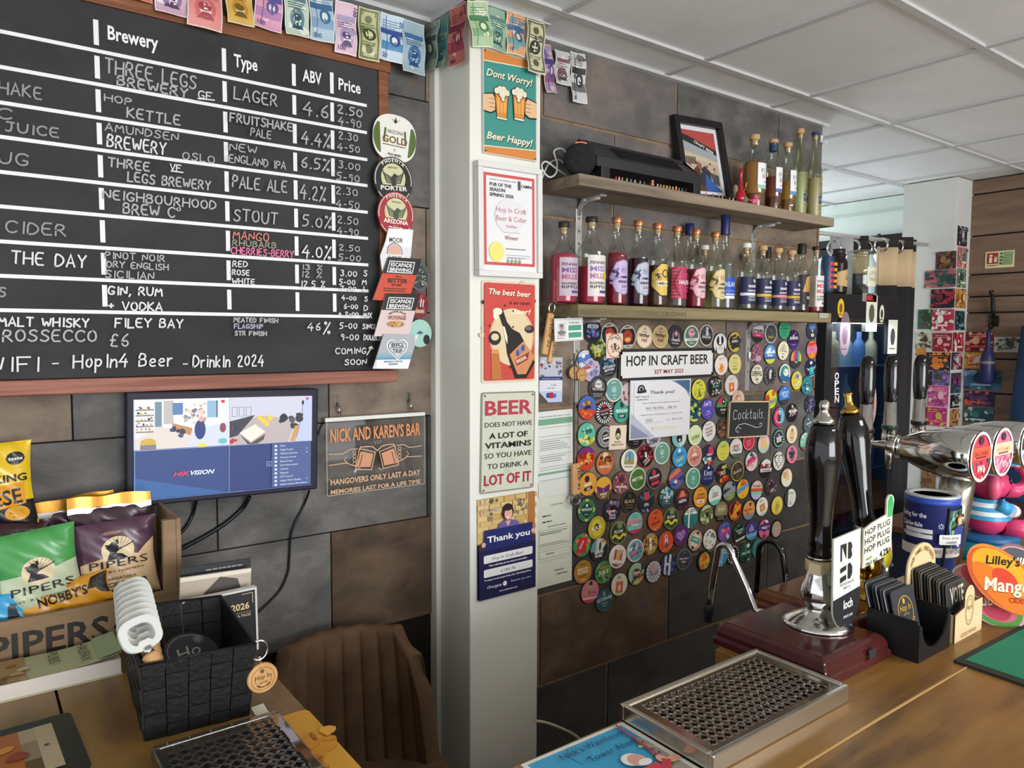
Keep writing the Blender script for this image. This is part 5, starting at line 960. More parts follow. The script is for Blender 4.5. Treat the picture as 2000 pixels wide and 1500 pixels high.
m = MB(); m.lathe([(r*.82, -.045), (r*.96, -.03), (r, -.005), (r*.98, .012), (r*.9, .022), (r*.6, .026), (.001, .027)], FAB, Mq, 36); m.build('body', t)
m = MB(); m.tube([Mq @ Vector((r*.93*math.cos(a), r*.93*math.sin(a), .0205)) for a in [PI*.36+PI*.24*i/10 for i in range(11)]], .0017, mat('#ff6a4a', .4, 0, .3, 1.3), 6); m.build('light_arc', t)
yw_ = -.30
cable('cable', [AY(1108, 300, yw_), AY(1096, 290, yw_), AY(1082, 296, yw_), AY(1088, 318, yw_), AY(1086, 338, yw_), AY(1074, 346, yw_), AY(1062, 336, yw_), AY(1058, 322, yw_), AY(1068, 316, yw_), AY(1090, 332, yw_), AY(1106, 342, yw_)], .0026, WIREW, 'looped white cable at the left end of the upper shelf')
cable('cable', [AY(1100, 318, yw_+.03), AY(1090, 312, yw_+.03), AY(1072, 320, yw_+.03), AY(1060, 345, yw_+.03), AY(1056, 362, yw_+.03), AY(1052, 420, YR-.01)], .0026, WIREW, 'white cable dropping behind the pillar from the upper shelf')
# leaning photograph
b0, b1 = AY(1348, 380, -.296), AY(1432, 384, -.296); tl, tr = AY(1309.5, 226, -.246), AY(1415, 246, -.246); b0.z = b1.z = Z1+.002
xc = (b0.x+b1.x+tl.x+tr.x)/4; wd = ((b1.x-b0.x)+(tr.x-tl.x))/2; hh = (Vector((0, -.246, (tl.z+tr.z)/2))-Vector((0, -.296, Z1+.002))).length; ang = math.atan2(.05, (tl.z+tr.z)/2-Z1)
t = thing('photo_frame', 'black framed photograph of a shop, leaning on the wall on the upper shelf', 'picture frame', M=Matrix.Translation((xc, -.296, Z1+.009)) @ Matrix.Rotation(-ang, 4, 'X') @ FRONT @ Matrix.Rotation(.06, 4, 'Z'))
X, b = wd/2, .026; FB = mat('#1b1a1c', .35)
m = MB()
for q in (((-X, 0, -.012), (X, b, .008)), ((-X, hh-b, -.012), (X, hh, .008)), ((-X, b, -.012), (-X+b, hh-b, .008)), ((X-b, b, -.012), (X, hh-b, .008))): m.bb(*q, FB, .004)
m.bb((-X+.004, .004, -.014), (X-.004, hh-.004, -.01), BLACK); m.build('frame', t)
A = Art(step=.0001); x0, x1, y0, y1 = -X+b, X-b, b, hh-b; A.rect(x0, y0, x1, y1, '#d8d8dc'); k = .016; x0 += k; x1 -= k; y0 += k; y1 -= k; W2, H2 = x1-x0, y1-y0
q = lambda pts: [(x0+W2*u, y0+H2*v) for u, v in pts]
A.rect(x0, y0, x1, y1, '#b8a890'); A.poly(q([(0, 1), (0, .9), (1, .68), (1, 1)]), '#b04a44'); A.poly(q([(0, .93), (.2, .9), (1, .7), (1, .62), (0, .82)]), '#2a2a2e'); A.text('CRAFT BEER', x0+W2*.62, y0+H2*.72, H2*.045, '#e0dcd4', w=W2*.6, rot=-.34, bold=True); A.poly(q([(0, .82), (1, .62), (1, .52), (0, .66)]), '#9aa0a4'); A.poly(q([(0, .64), (1, .5), (1, .45), (0, .55)]), '#c4b49a')
for i in range(6): A.rect(x0+W2*(.03+.05*i), y0+H2*.44, x0+W2*(.06+.05*i), y0+H2*.56, '#2f2f34')
A.poly(q([(.2, 0), (.22, .35), (.35, .42), (.5, .3), (.52, 0)]), '#5a3c2c'); A.ell(x0+W2*.4, y0+H2*.42, W2*.07, H2*.05, '#8a5a48'); A.poly(q([(.4, .1), (.42, .36), (.55, .42), (.7, .34), (.72, .1)]), '#2f343f'); A.poly(q([(.5, 0), (.55, .3), (.75, .16), (1, .02), (1, 0)]), '#2f5a9c'); A.poly(q([(.7, .32), (.95, .28), (.95, .1), (.78, .14)]), '#4a4f58'); A.blobs(6, 14, x0+W2*.1, y0+H2*.3, x1-W2*.1, y0+H2*.5, .003, .008, ['#6a4a3a', '#c8b090', '#33363c', '#a83a3a'])
m = MB(); m.keep = True; A.into(m, z0=-.0085); m.build('photograph', t)
# red ornament, duck and little figures
p = AY(1446, 385, -.372); t = thing('ornament', 'shiny red pear shaped ornament with a tall neck beside the leaning photograph', 'ornament', (p.x, p.y, Z1)); RED = mat('#a8182a', .15, 0, .6)
m = MB(); m.lathe([(.006, 0), (.017, .006), (.021, .018), (.018, .034), (.009, .05), (.0055, .075), (.0045, .095), (.007, .104), (.0065, .118), (.002, .124)], RED, seg=18); m.build('body', t)
m = MB(); m.tube([(.008, -.006, .04), (.016, -.012, .06), (.014, -.014, .075), (.011, -.012, .05)], .002, mat('#c9a24e', .3, .8), 6); m.tube([(.0, -.02, .024), (.024, -.022, .012)], .0015, mat('#c9a24e', .3, .8), 6); m.build('gold_trim', t)
p = AY(1437, 345, -.33); m = MB(); m.lathe([(.009, 0), (.011, .02), (.006, .04), (.009, .055), (.0075, .07), (.002, .078)], mat('#a89a78', .6), seg=12); o = m.build('ornament', loc=(p.x, -.33, Z1)); tag(o, 'small beige figurine behind the red ornament', 'ornament')
p = AY(1472, 395, -.392)
def duck(x, y, z, k, c1, c2, label, grp, rz=.6, cat='figurine', nm='toy_duck'):
    m = MB(); m.ball((0, 0, .42*k), .42*k, mat(c1, .35), (1.15, .9, 1), 2 if k > .01 else 1); m.ball((.26*k, 0, 1.05*k), .34*k, mat(c1, .35), sub=2 if k > .01 else 1); m.ball((.6*k, 0, 1.0*k), .12*k, mat(c2, .4), (1.4, 1, .6), 1); m.ball((-.5*k, 0, .55*k), .16*k, mat(c1, .35), (1.4, .8, .8), 1)
    if k > .01:
        for s in (-1, 1): m.ball((.48*k, s*.2*k, 1.15*k), .06*k, BLACK, sub=1)
    o = m.build(nm, loc=(x, y, z), rz=rz); return tag(o, label, cat, grp)
duck(p.x, p.y, Z1, .027, '#d8587c', '#c8404c', 'bright pink rubber duck on the front edge of the upper shelf', None, -.3)
p = AY(1454, 385, -.385); m = MB(); m.ball((0, 0, .012), .015, mat('#6f6a5c', .6), (1, 1, .8)); o = m.build('pebble', loc=(p.x, p.y, Z1)); tag(o, 'grey brown pebble left of the pink duck', 'pebble')
TC = ['#c43a48', '#d8d8dc', '#d88a9c', '#b4c46a', '#7a8a9c', '#c8c8d0', '#9aa4b0', '#5f6a78', '#d8a24a', '#e0b8bc']; names = ['red', 'white', 'pink', 'lime', 'slate blue', 'pearl grey', 'pale blue', 'dark grey', 'orange', 'blush']
for i, px in enumerate((1203, 1209, 1215, 1224, 1232, 1240, 1250, 1258)):
    p = AY(px, 345+(px-1203)*.17, -.396); duck(p.x, -.396, Z1, .0085, TC[i], '#d8a24a', f'tiny {names[i]} figure under the left half of the black appliance', 'tiny figures on the upper shelf edge', cat='figurine', nm='tiny_figure')
p = AY(1274, 358, -.396); duck(p.x, -.396, Z1, .0155, '#c9805c', '#6a7078', 'largest of the tiny figures, orange with a grey head', 'tiny figures on the upper shelf edge', nm='tiny_figure')
for i, px in enumerate((1284, 1290, 1296, 1302, 1308, 1314, 1320, 1326, 1332)):
    p = AY(px, 363+(px-1284)*.17, -.396); c1 = ['#e0c4cc', '#dcb84a', '#d8a05c', '#e0c45a', '#d8ae4a', '#e0b8a0', '#d89a3c', '#c87a5c', '#5f6878'][i]
    duck(p.x, -.396, Z1, .0085+.002*(i == 6), c1, '#c87a3c', ['blush', 'yellow', 'peach', 'lemon', 'gold', 'salmon', 'amber', 'rust', 'slate'][i]+' tiny figure in the row under the right half of the appliance', 'tiny figures on the upper shelf edge', nm='tiny_figure')
for i, px in enumerate((1379, 1392, 1404, 1411, 1418, 1425, 1432, 1440)):
    p = AY(px, 378+(px-1379)*.17, -.397); c1 = ['#d8687c', '#8a7a5c', '#a88a5a', '#c9b07a', '#3a3430', '#b48a4a', '#c8c4b4', '#2f4a6a'][i]
    duck(p.x, -.397, Z1, .0085-.001*(i > 1), c1, '#c9a05c', ['rose', 'khaki', 'tan', 'sand', 'black', 'bronze', 'cream', 'navy'][i]+' tiny figure in front of the leaning photograph', 'tiny figures on the upper shelf edge', nm='tiny_figure')
p = AY(1605, 272, YR-.006); m = MB(); m.box((0, 0, .0), (.014, .03, .004), WHITE, .001); m.tube([(0, -.004, .002), (0, -.016, .009), (0, -.026, .012), (.004, -.02, .02), (.006, -.008, .022)], .0028, WHITE, 6); o = m.build('wall_hook', None, wallM((2.955, YR-.008, p.z))); tag(o, 'small white plastic hook at the right edge of the slate wall', 'hook')
# ================================================================ round beer badges on the slate wall
RB = .0405
def draw_ops(A, ops, R):
    for op in ops.split(';'):
        a = op.split(' '); k = a[0]; n = lambda i: float(a[i])*R
        if k == 'b': A.poly([(-R, n(1)), (R, n(1)), (R, n(2)), (-R, n(2))], a[3])
        elif k == 'v': A.poly([(n(1), -R), (n(2), -R), (n(2), R), (n(1), R)], a[3])
        elif k == 'd': # slanted band: y at left, y at right, thickness
            A.poly([(-R, n(1)), (R, n(2)), (R, n(2)+n(3)), (-R, n(1)+n(3))], a[4])
        elif k == 'c': A.ell(n(1), n(2), n(3), n(3), a[4], 16)
        elif k == 'e': A.ell(n(1), n(2), n(3), n(4), a[5], 18)
        elif k == 'r': A.rect(n(1), n(2), n(3), n(4), a[5])
        elif k == 'q': # turned rectangle cx cy w h angle
            cx, cy, w_, h_, g = n(1), n(2), n(3)/2, n(4)/2, float(a[5]); A.poly([(cx+x*math.cos(g)-y*math.sin(g), cy+x*math.sin(g)+y*math.cos(g)) for x, y in ((-w_, -h_), (w_, -h_), (w_, h_), (-w_, h_))], a[6])
        elif k == 't':
            s_ = a[1].replace('_', ' '); h_ = n(3); A.text(s_, n(5) if len(a) > 5 else 0, n(2), h_, a[4], bold=True, maxw=R*(float(a[6]) if len(a) > 6 else 1.5), rot=float(a[7]) if len(a) > 7 else 0, ital=.12)
        elif k == 'o': A.ring(0, 0, n(1), n(2), a[3], 30)
        elif k == 'n': A.blobs(int(a[1]), int(a[2]), -R*.75, -R*.75, R*.75, R*.75, n(3)*.5, n(3), a[4].split(','))
        elif k == 'm': A.blobs(int(a[1]), int(a[2]), n(3), n(4), n(5), n(6), n(7)*.5, n(7), a[8].split(','))
        elif k == 'k':
            for i in range(int(a[1])):
                g = 2*PI*i/int(a[1]); d = PI/int(a[1])*.5; A.poly([(n(2)*math.cos(g-d), n(2)*math.sin(g-d)), (n(3)*math.cos(g-d), n(3)*math.sin(g-d)), (n(3)*math.cos(g+d), n(3)*math.sin(g+d)), (n(2)*math.cos(g+d), n(2)*math.sin(g+d))], a[4])
        elif k == 'h': A.heart(n(1), n(2), n(3), a[4])
        elif k == 'p': P = [tuple(float(u)*R for u in q.split(',')) for q in a[2:]]; A.poly(P, a[1])
        elif k == 'x':
            for i in range(int(a[1])): g = 2*PI*i/int(a[1]); A.ell(n(2)*math.cos(g), n(2)*math.sin(g), n(3), n(3), a[4], 8)
        elif k == 'l': A.lines(n(1), n(2), n(3), int(a[4]), .22*R, .07*R, a[5], 3)
        elif k == 'w': A.line([(n(1)+(n(2)-n(1))*i/12, n(3)+n(4)*math.sin(i*.8)) for i in range(13)], n(5), a[6])
        elif k == 's': A.chalk(a[1].replace('_', ' '), n(2), n(3), n(4), n(5), a[6], R*.05)
BG = '''1156 646 #1d1f27 - s:NORTHERN,-.6,.2,.35,1.2,#c8c8d0;m 3 16 -.6 -.5 .6 .1 .2 #6a5a9c,#a86a9c,#4a7ab0|black badge with white script over a purple and blue city, top left of the badges
1189 654 #22242a #b8b4a8 o .6 .93 #22242a;c 0 0 .58 #b03a34;c 0 -.1 .3 #d8a85a;t PAULANER .68 .16 #e8e4d8 0 1.2|black badge with a red centre mostly hidden behind the square cream card
1224 657.6 #22242a #b8b4a8 o .62 .93 #22242a;c 0 0 .58 #b03a34;e 0 -.25 .35 .2 #d8a85a;m 2 5 -.3 -.1 .2 .4 .15 #3a5a34,#8a4a2c;t PAULANER .68 .17 #e8e4d8 0 1.2;t MUNCHEN -.85 .16 #e8e4d8 0 1|black badge with a red centre and brown figure right of the square card
1256.8 657.6 #e0cdb4 #c8b48c t GO .62 .2 #2a3a5c 0 .5;l -.3 .4 .3 2 #6a5a4a;s:Munchner,-.68,-.02,.3,1.3,#4a3a34;s:Hell,-.3,-.45,.3,.6,#8a3a34|cream badge with dark script and red word below, top row
1288 657.6 #b39c74 #d0b878 t GO .62 .2 #2a3a5c 0 .5;l -.3 .4 .3 2 #5a4a34;s:Munchner,-.68,-.02,.3,1.3,#3a2f26;s:Gold,-.35,-.45,.3,.7,#3a2f26|tan badge with dark script, right of the cream one in the top row
1318.4 656.8 #33353a - o .36 .5 #9a8a8c;c 0 .25 .35 #7a3a48;c 0 .25 .2 #c8a0a8;t SALVATOR -.45 .2 #c8c8cc 0 1.2;l -.5 -.7 .5 1 #c8c8cc|charcoal badge with a small wine red emblem in the top row
1348.8 656.8 #4f7a66 #dfe6da e 0 .35 .5 .4 #d890a4;m 2 8 -.4 .1 .4 .7 .14 #e8b8c4,#3a4a44;b -.42 -.18 #d8d8d4;t STRAWBERRY -.36 .14 #a83a5c 0 1.5;t Weizen -.68 .14 #e6e8e0 0 .8|green badge with a pink blossom and white rim, top row
1377.6 655 #4a4a50 #c0bcb8 p:#c8c8cc -.1,-.1 .35,-.1 .25,.8 -.05,.8;m 5 8 -.8 -.1 -.2 .7 .18 #6a4a50,#2c2c30;m 6 5 .2 0 .6 .6 .15 #8a8a90,#2c2c30;r -.9 -.3 .9 -.02 #1d1d20;t DRAGON -.26 .22 #e8e8ec 0 1.3;b -1 -.42 #2a2a2e|grey badge with a pale tower and black name band, top row
1404.8 671 #d8d8d4 - e 0 .3 .55 .5 #26262a;p:#e8e8e8 -.1,-.1 .1,-.1 .18,.8 -.18,.8;e 0 .05 .2 .15 #e8e8e8;p:#26262a -.8,-.9 -.5,-.9 -.62,-.2;p:#26262a .8,-.9 .5,-.9 .62,-.2;t WHITE -.35 .13 #c8b83c 0 .8;t BADGER -.55 .13 #c8b83c 0 .8|white badge with a black and white badger face
1432.8 668 #c4ac48 - m 3 22 -.7 -.5 .8 .8 .4 #2c2d30,#3a3b3e;t RETRO -.02 .22 #e6e4d8 0 1.1;t LAGER -.3 .2 #2c2d30 0 1;d .6 .95 .1 #d8c05a|yellow badge splashed with black, last before the upright bracket
1165.6 682 #2c3128 - n 4 34 .3 #b8a83c,#5a7a34,#8aa048,#23281f;t SNAKE .2 .17 #e4e0cc -.1 .9;t BITE -.02 .17 #e4e0cc -.1 .7;t DANCE -.24 .17 #e4e0cc -.1 .9|black badge covered in yellow and green leaves, left of the square card
1187 714 #1f2429 #3f4a50 m 2 14 -.5 0 .6 .8 .3 #4a6a8c,#2f4a6c,#8a9ab0;t VICTORIOUS -.2 .2 #e4e6e8 0 1.5;t BASTARD -.46 .2 #e4e6e8 0 1.2;l -.5 -.7 .5 1 #8a98a0|black badge with a blue beast, below the square card
1142 707 #c8ccd8 - d -.2 .4 .5 #4a7ac8;d -.6 -.1 .3 #d8d8dc;d -.9 -.4 .25 #c84a4a;c -.3 .5 .2 #e0e4ec|white badge with blue and red slanted stripes near the left edge
1153 722 #b8a8c4 - m 3 12 -.6 -.6 .6 .6 .28 #8f80b0,#c8bcd0,#6a7aa8|lavender patterned badge partly covered by the striped one
1166 757 #26282b #4a4c4e k 26 .35 .8 #8a8c8e;c 0 .25 .4 #d8d8d4;t DARK .22 .2 #2a2a2c 0 .6;b -.45 .0 #26282b;t VELVETEEN -.22 .2 #d8c8c4 0 1.4;l -.55 -.55 .55 2 #8a8a8c|black badge with a white splash of rays in its upper half
1197.6 761.6 #6a9c96 #d4e0d4 t BLUE .6 .14 #dfe8e0 0 .6;c 0 .05 .32 #8fb8a8;o .1 .16 #cfe0d4;t Ossett -.5 .12 #dfe8e0 0 .8;l -.1 -.75 .1 1 #dfe8e0|pale teal badge with a cream rim left of the thank you certificate
1226 770 #c9b0b4 #b8a4a8 m 3 8 -.7 -.3 0 .6 .25 #8a5a7a,#d8b8a0;t BIG -.5 .2 #3a3a44 -.4 .5|pinkish badge half covered by the left edge of the certificate
1145.6 796 #4a6ab8 - b -1 -.15 #c8452c;m 4 12 -.6 -.2 .5 .6 .25 #8a5a34,#c9963c,#2a2a3c;m 5 6 -.6 -.8 .6 -.3 .22 #d8602c,#e08a34|blue topped badge with a brown figure over red and orange
1178.4 805.6 #1d1d1f - k 22 .6 .95 #dcdcd8;c 0 0 .62 #1d1d1f;e 0 .6 .3 .14 #a83240;t ORUSPS .08 .22 #d87888 0 1.1;t Hazy_Drink -.16 .14 #dcdcdc 0 .9;t 0.5 -.5 .2 #dcdcdc 0 .4|black badge ringed with white teeth like rays and a red tag
1212.8 803 #3f9c88 - e .0 .6 .26 .3 #23443f;t EBENEZER -.08 .26 #eaf0ec 0 1.5;r -.45 -.6 .45 -.22 #23302f;t RUBY -.5 .2 #e0e8e4 0 .6|sea green badge with a dark hop and white name
1144 848.7 #5fb49a - m 2 10 -.5 .1 .6 .8 .3 #2f6a5a,#8fd0b0;m 3 12 -.8 -.8 .8 -.2 .3 #b8b03c,#3a4a2c,#d8d060;t KIWI -.62 .22 #e8e8c8 -.2 .7|mint badge with a dark palm shape and lime below
1180.7 852.7 #2a2a2c - k 28 .45 .92 #d4d4d2;o .68 .72 #2a2a2c;c 0 0 .42 #2a2a2c;t HURDY .05 .16 #e8e8e4 0 .7;r -.38 -.2 .38 -.04 #e4e0d0|black badge filled with a white sunburst pattern
1239 854 #17181b #2f3034 m 3 6 -.6 -.2 .4 .4 .2 #24262c,#33343a;t NIGHT .1 .14 #b8b8bc -.1 .5;l -.2 -.4 .5 2 #8a8a8e|plain black badge under the lower left corner of the certificate
1275 852 #b8b8bc - m 4 20 -.7 -.7 .7 -.1 .2 #8a8a90,#d8d8dc,#5a5a64;t BEER -.4 .24 #3a3a44 0 1|grey white badge peeping out below the certificate
1325 853 #a9d4cc - v -1 -.1 #7ab8b4;p:#23282c -.3,-.5 .3,-.5 .42,-.1 .3,.3 -.3,.3 -.42,-.1;c 0 -.3 .12 #e8e8e4;p:#dcd8d4 .3,-.9 .9,-.2 .9,.4 .4,.1|mint badge with a black hexagon below the certificate
1356 850 #c4d89a - o .8 .9 #e4ecc8;t CITRA -.35 .3 #3a4a2c 0 1.1;b .1 1 #d8e4b8|pale lime badge under the lower right corner of the certificate
1143 896 #c8442f - b .45 1 #7a2f7c;m 3 16 -.7 -.3 .7 .5 .28 #e0962c,#d8b048,#8a2a1c;c 0 -.25 .28 #d8783c;e 0 -.42 .14 .1 #4a1814;c -.12 -.15 .06 #f0e0b0;c .12 -.15 .06 #f0e0b0|orange devil mask badge with a purple top
1179.7 904 #c9733c - c 0 .6 .34 #d8c8a4;m 2 14 -.7 -.1 .7 .5 .26 #8a4a2c,#d89a4c,#5a2c20;p:#6a2f20 -.15,.5 .15,.5 0,-.2;t WEREWOLF -.42 .2 #eee4d4 0 1.4;b -1 -.62 #c46a50|orange brown owl badge with white lettering
1227 899 #e8e4d0 - c 0 .25 .62 #6aa0b8;r -.62 -.35 .62 .1 #8a9c6a;p:#d8a06a -.6,0 -.2,.4 .1,0;p:#c8784c .1,-.35 .62,-.35 .62,.05;r -.04 -.1 .04 .7 #3a4a4c;t DURATION -.62 .16 #5a5a4c 0 1|cream badge with a blue and orange landscape picture
1259 891 #1c1718 #8a2a34 m 3 20 -.8 -.7 .8 .8 .2 #7a2430,#2a1c1e,#b03a44;p:#e8e4e0 -.15,0 .1,-.15 .15,.35 0,.45;t UNHOLY -.35 .18 #e8e4e0 .05 .9 .5;t ORDER -.62 .18 #e8e4e0 .15 .8 .5|black badge with a dark red rim and white flame
1291.3 884.7 #6a9c8c #d8e4d4 t BLUE .6 .14 #dfe8e0 0 .5;c 0 .12 .3 #8fb8a4;o .08 .14 #cfe0d4;t Ossett -.4 .12 #dfe8e0 0 .8|pale green badge with a cream rim above the black and red badges
1326 892 #3f9cd0 - c 0 .62 .2 #d8e8f0;t LEMON .12 .26 #2f5a5c 0 1.2;t Yeah! -.38 .36 #e8d83c 0 1.3 .25;l -.2 -.8 .3 1 #e8f0f4|sky blue badge with a big slanted yellow word
1355 890 #d08878 #e0c0b0 p:#e4e0dc -.4,0 .4,0 .2,.25 -.2,.25;t FLAMINGO -.32 .18 #4a2a2c 0 1.3 .1;t IN -.55 .15 #4a2a2c 0 .4;r -.04 .2 .04 .75 #e4dcd4|salmon pink badge with a white bird
1146.7 944.7 #d89a3c - e -.05 .45 .28 .3 #2a2c24;t MISFIT -.15 .24 #f0ead8 0 1.1;r -.5 -.55 .45 -.25 #241f24;t BEER -.48 .15 #e8e0d8 0 .6|golden orange badge with a dark hop and black label
1176.7 953 #d8a83c - b -1 -.25 #7a5a34;p:#6a2a6c 0,0 -.8,.3 -.7,-.3 -.1,-.4;p:#6a2a6c 0,0 .1,-.4 .7,-.3 .8,.3;t INSIDE -.6 .2 #ece4cc 0 .8;t OUT -.82 .16 #ece4cc 0 .5|yellow badge with a purple butterfly
1211 943 #8a5058 - n 6 34 .16 #5a2c38,#c09498,#d8b4b0,#6a3644;c 0 .3 .3 #5a2c38;t WILDERNESS -.42 .2 #f0e4e0 0 1.4|maroon and pink patterned badge left of the plain green one
1243.7 935 #4a7038 #d0dcc0 m 3 8 -.6 -.5 .6 .7 .3 #55803f,#426634;t MITTEL -.12 .32 #ece8d4 0 1.5 .05|plain green badge with one large white word
1276.7 933 #22202c #6a6a74 e 0 .52 .26 .26 #c03a44;t PROMISES .02 .22 #ece8ec 0 1.3;t FORGED -.22 .2 #c03a44 0 1.2;r -.5 -.65 .5 -.35 #c8404c|navy black badge with a red hop and red label right of the green one
1318.7 934 #3a6ab0 - d -.2 .9 .5 #e0783c;d -.5 .4 .4 #8a4a8c;d -1 -.1 .4 #2f3a6c;m 3 8 -.6 -.8 .4 0 .25 #c8404c,#e8d8d0,#3f7ab8|blue and orange comet badge beside a dark tile joint
1352 934 #5a9a86 #d4e4d4 t BLUE .58 .14 #dfe8e0 0 .5;c 0 .05 .3 #7ab09c;o .1 .15 #cfe0d4;t Ossett -.45 .12 #dfe8e0 0 .8|pale green badge with a cream rim below the salmon bird badge
1144 996 #3a7048 - x 4 .78 .2 #b8cc4c;q 0 0 1.15 1.15 .785 #1c4038;t VIRTUOUS -.05 .22 #e8ece0 0 1.2;c 0 .4 .14 #b8ccc0;l -.25 -.4 .25 1 #a8bca8|green badge with a dark diamond and lime discs
1194.7 996 #201e2c - m 4 18 -.7 0 .7 .8 .28 #6a5a7c,#a88a9c,#3a3450;e 0 .1 .4 .35 #17151c;m 5 10 -.7 -.3 .7 0 .2 #d8a8a0,#8a6a80;t SERIAL -.5 .2 #d8d4d8 .0 .9;t SCALE -.75 .2 #d8d4d8 0 .8|dark galaxy badge with a glowing ring
1228 979 #1f1f1c #4a4638 e 0 .5 .14 .18 #4a4c3c;t BLACK -.12 .3 #c0a878 0 1.5;l -.5 -.35 .5 2 #7a7058|black badge with the word BLACK in gold letters
1260.7 979 #1f2a34 - k 10 .3 .98 #2a6a8c;b -1 .15 #1f2a34;c 0 .5 .38 #c8483c;t IPA -.42 .3 #ece8e4 0 .7;m 3 8 -.7 -.95 .7 -.6 .2 #2a7a9c,#d88a9c|dark badge with a red sun and the letters IPA
1300 970.7 #2f4a4c - m 3 16 -.7 0 .7 .8 .3 #4a8a9c,#2a5a6c,#9cc8cc;k 4 0 .5 #b8d8d4;t SIREN -.15 .22 #dcd4cc 0 .8;l -.55 -.4 .55 2 #8a9c9c|dark teal badge with a pale blue star burst
1331 974.7 #23202a - p:#8a2c48 -.9,.1 .9,.1 .3,.9 -.3,.9;p:#d8823c -.5,.25 .5,.25 .1,.85 -.1,.85;t NEIPA -.3 .3 #f0eae4 0 1.3;m 4 6 -.7 -.9 .7 -.6 .2 #a83a5c,#6a2440|dark badge with an orange mountain and the letters NEIPA
1164 1030 #d8c43c - e 0 .05 .3 .32 #2a2620;o .78 .92 #b89c2c;v -.6 -.5 #b8a02c;v .5 .6 #b8a02c;t R.B.H. -.15 .34 #f4f0e0 0 1.5|bright yellow badge with a black arch
1206.7 1040 #2c3a28 #7a8a5c c .1 .7 .35 #7a8a5c;t FLOW -.02 .28 #f0f0e4 0 1.1;w -.7 .9 -.35 .15 .24 #d8d03c;m 3 6 -.3 -.9 .4 -.6 .2 #4a5a3c,#1f2a1c|dark green badge with a yellow ribbon, left of the pair
1238 1021 #7ac0b4 - b -.2 .35 #d88a98;b -1 -.6 #c83a60;d -.3 .0 .2 #5aa89c;t DREAM -.25 .2 #f0e8e8 0 1.1;l -.3 .7 .3 2 #3a6a64|aqua and pink banded badge beside the yellow ribbon one
1278.7 1015 #d8582c - t BAD .55 .22 #2a2622 .2 .6;t in .05 .3 #2a2622 0 .5;t theory -.4 .32 #2a2622 0 1.5;m 3 6 -.5 -.9 .5 -.65 .15 #e08a4c,#e8a868|plain orange badge with black handwriting
1308.7 1012 #2c3a28 #6a7a50 c .1 .7 .35 #7a8a5c;t FLOW 0 .28 #f0f0e4 0 1.1;w -.7 .9 -.35 .15 .24 #d8d03c;m 3 6 -.3 -.9 .4 -.6 .2 #4a5a3c,#1f2a1c|dark green badge with a yellow ribbon, right of the pair
1347 1011 #2a7a78 - b .35 1 #e4e8e0;b .75 .82 #2a3a3a;b .6 .66 #2a3a3a;t PILS .4 .3 #22302f -.1 .8;v -.35 -.15 #e4e8e0;l -.1 -.3 .6 3 #1f5a58|teal and white badge with a lettered white top and striped base
1135 1064 #3a8a4c - m 4 18 -.8 -.8 .8 .8 .3 #d8602c,#5aa04c,#e08a3c,#c83a34;q 0 0 1.0 1.3 -.25 #c8283a;t SESSION 0 .18 #f0dcd8 0 .8 .9|green and orange fruit badge with a slanted red card
1168.7 1073 #c8ccc4 - v -1 -.4 #6a9a9c;p:#1f2124 0,-1 1,-1 1,.9 .5,.2;p:#d88a3c 0,.8 .5,.95 .9,.6 .3,.6;e .05 .3 .12 .4 #1f2124;b -1 -.2 #1f2124;t BEACH -.35 .24 #f0f0ee 0 1.3 .1;t BUMS -.65 .24 #f0f0ee 0 1.1 .1|black and white beach scene badge with bold white words
1205 1086.7 #e4dcd0 #f0ece4 q .05 .15 1.0 .9 -.25 #a84434;q .05 .15 .55 .9 -.25 #d8a878;d -.55 -.95 .14 #8a8a88;p:#b8283a -.9,-.4 .5,-1 0,-1 -.7,-.9;c .45 .35 .12 #d8b83c|cream badge with a red and tan card picture
1238.7 1074.7 #6aa8ac #e0e4e4 m 5 22 -.7 -.6 .7 .6 .22 #c83a7c,#e0e0e8,#4a6a8c,#d87aa0,#2a4a5c;c .0 .5 .18 #3a6a8c;t ZOO -.05 .22 #f0d8e4 0 .7 .3;t SNOOZE -.35 .22 #e4488c 0 1.1 .2|aqua badge with magenta splashes and a white rim
1268 1062 #b89a4c - n 9 44 .2 #c8482c,#d8b84c,#5a7a34,#e8d8a4,#8a2c24;r -.2 -.55 .15 .6 #f0e8d4;t HAZY .1 .18 #3a2a20 0 .6|yellow and red floral badge with a white strip
1299 1058 #d8501f - c .05 .5 .2 #e4e4e4;e .05 .05 .24 .4 #c8ccd8;e .05 -.35 .16 .35 #4a4a7c;c .05 .5 .12 #8a6a4c;d -.9 -.5 .1 #e88a4c|orange red badge with a small standing astronaut
1328 1045 #5a2a6c - m 3 8 -.7 -.7 .7 .7 .3 #6a3080,#4a2058;h 0 0 .62 #b08ac0;h 0 0 .5 #8a5aa4;l -.35 .2 .35 3 #d8c4e0|purple badge with a lilac heart
1356 1054.7 #e4dcc4 - k 20 .7 .95 #b86a50;q 0 .05 1.3 .55 -.6 #4aa090;t SEASIDE 0 .17 #e8f0ec 0 1.1 -.6;q .45 .6 .3 .3 -.3 #5a3a34;q -.5 -.55 .3 .3 -.3 #3a3a34|cream badge crossed by a slanted teal strip
1136.7 1116 #b07a28 - t DONELLI .55 .17 #4a3210 0 .9;t SMOOTH .12 .24 #f0e4c4 0 1.2;t BLONDE -.15 .24 #f0e4c4 0 1.2;l -.5 -.42 .5 1 #3a2810;l -.2 -.75 .3 1 #f0e4c4|plain ochre badge with cream words near the licence sheet
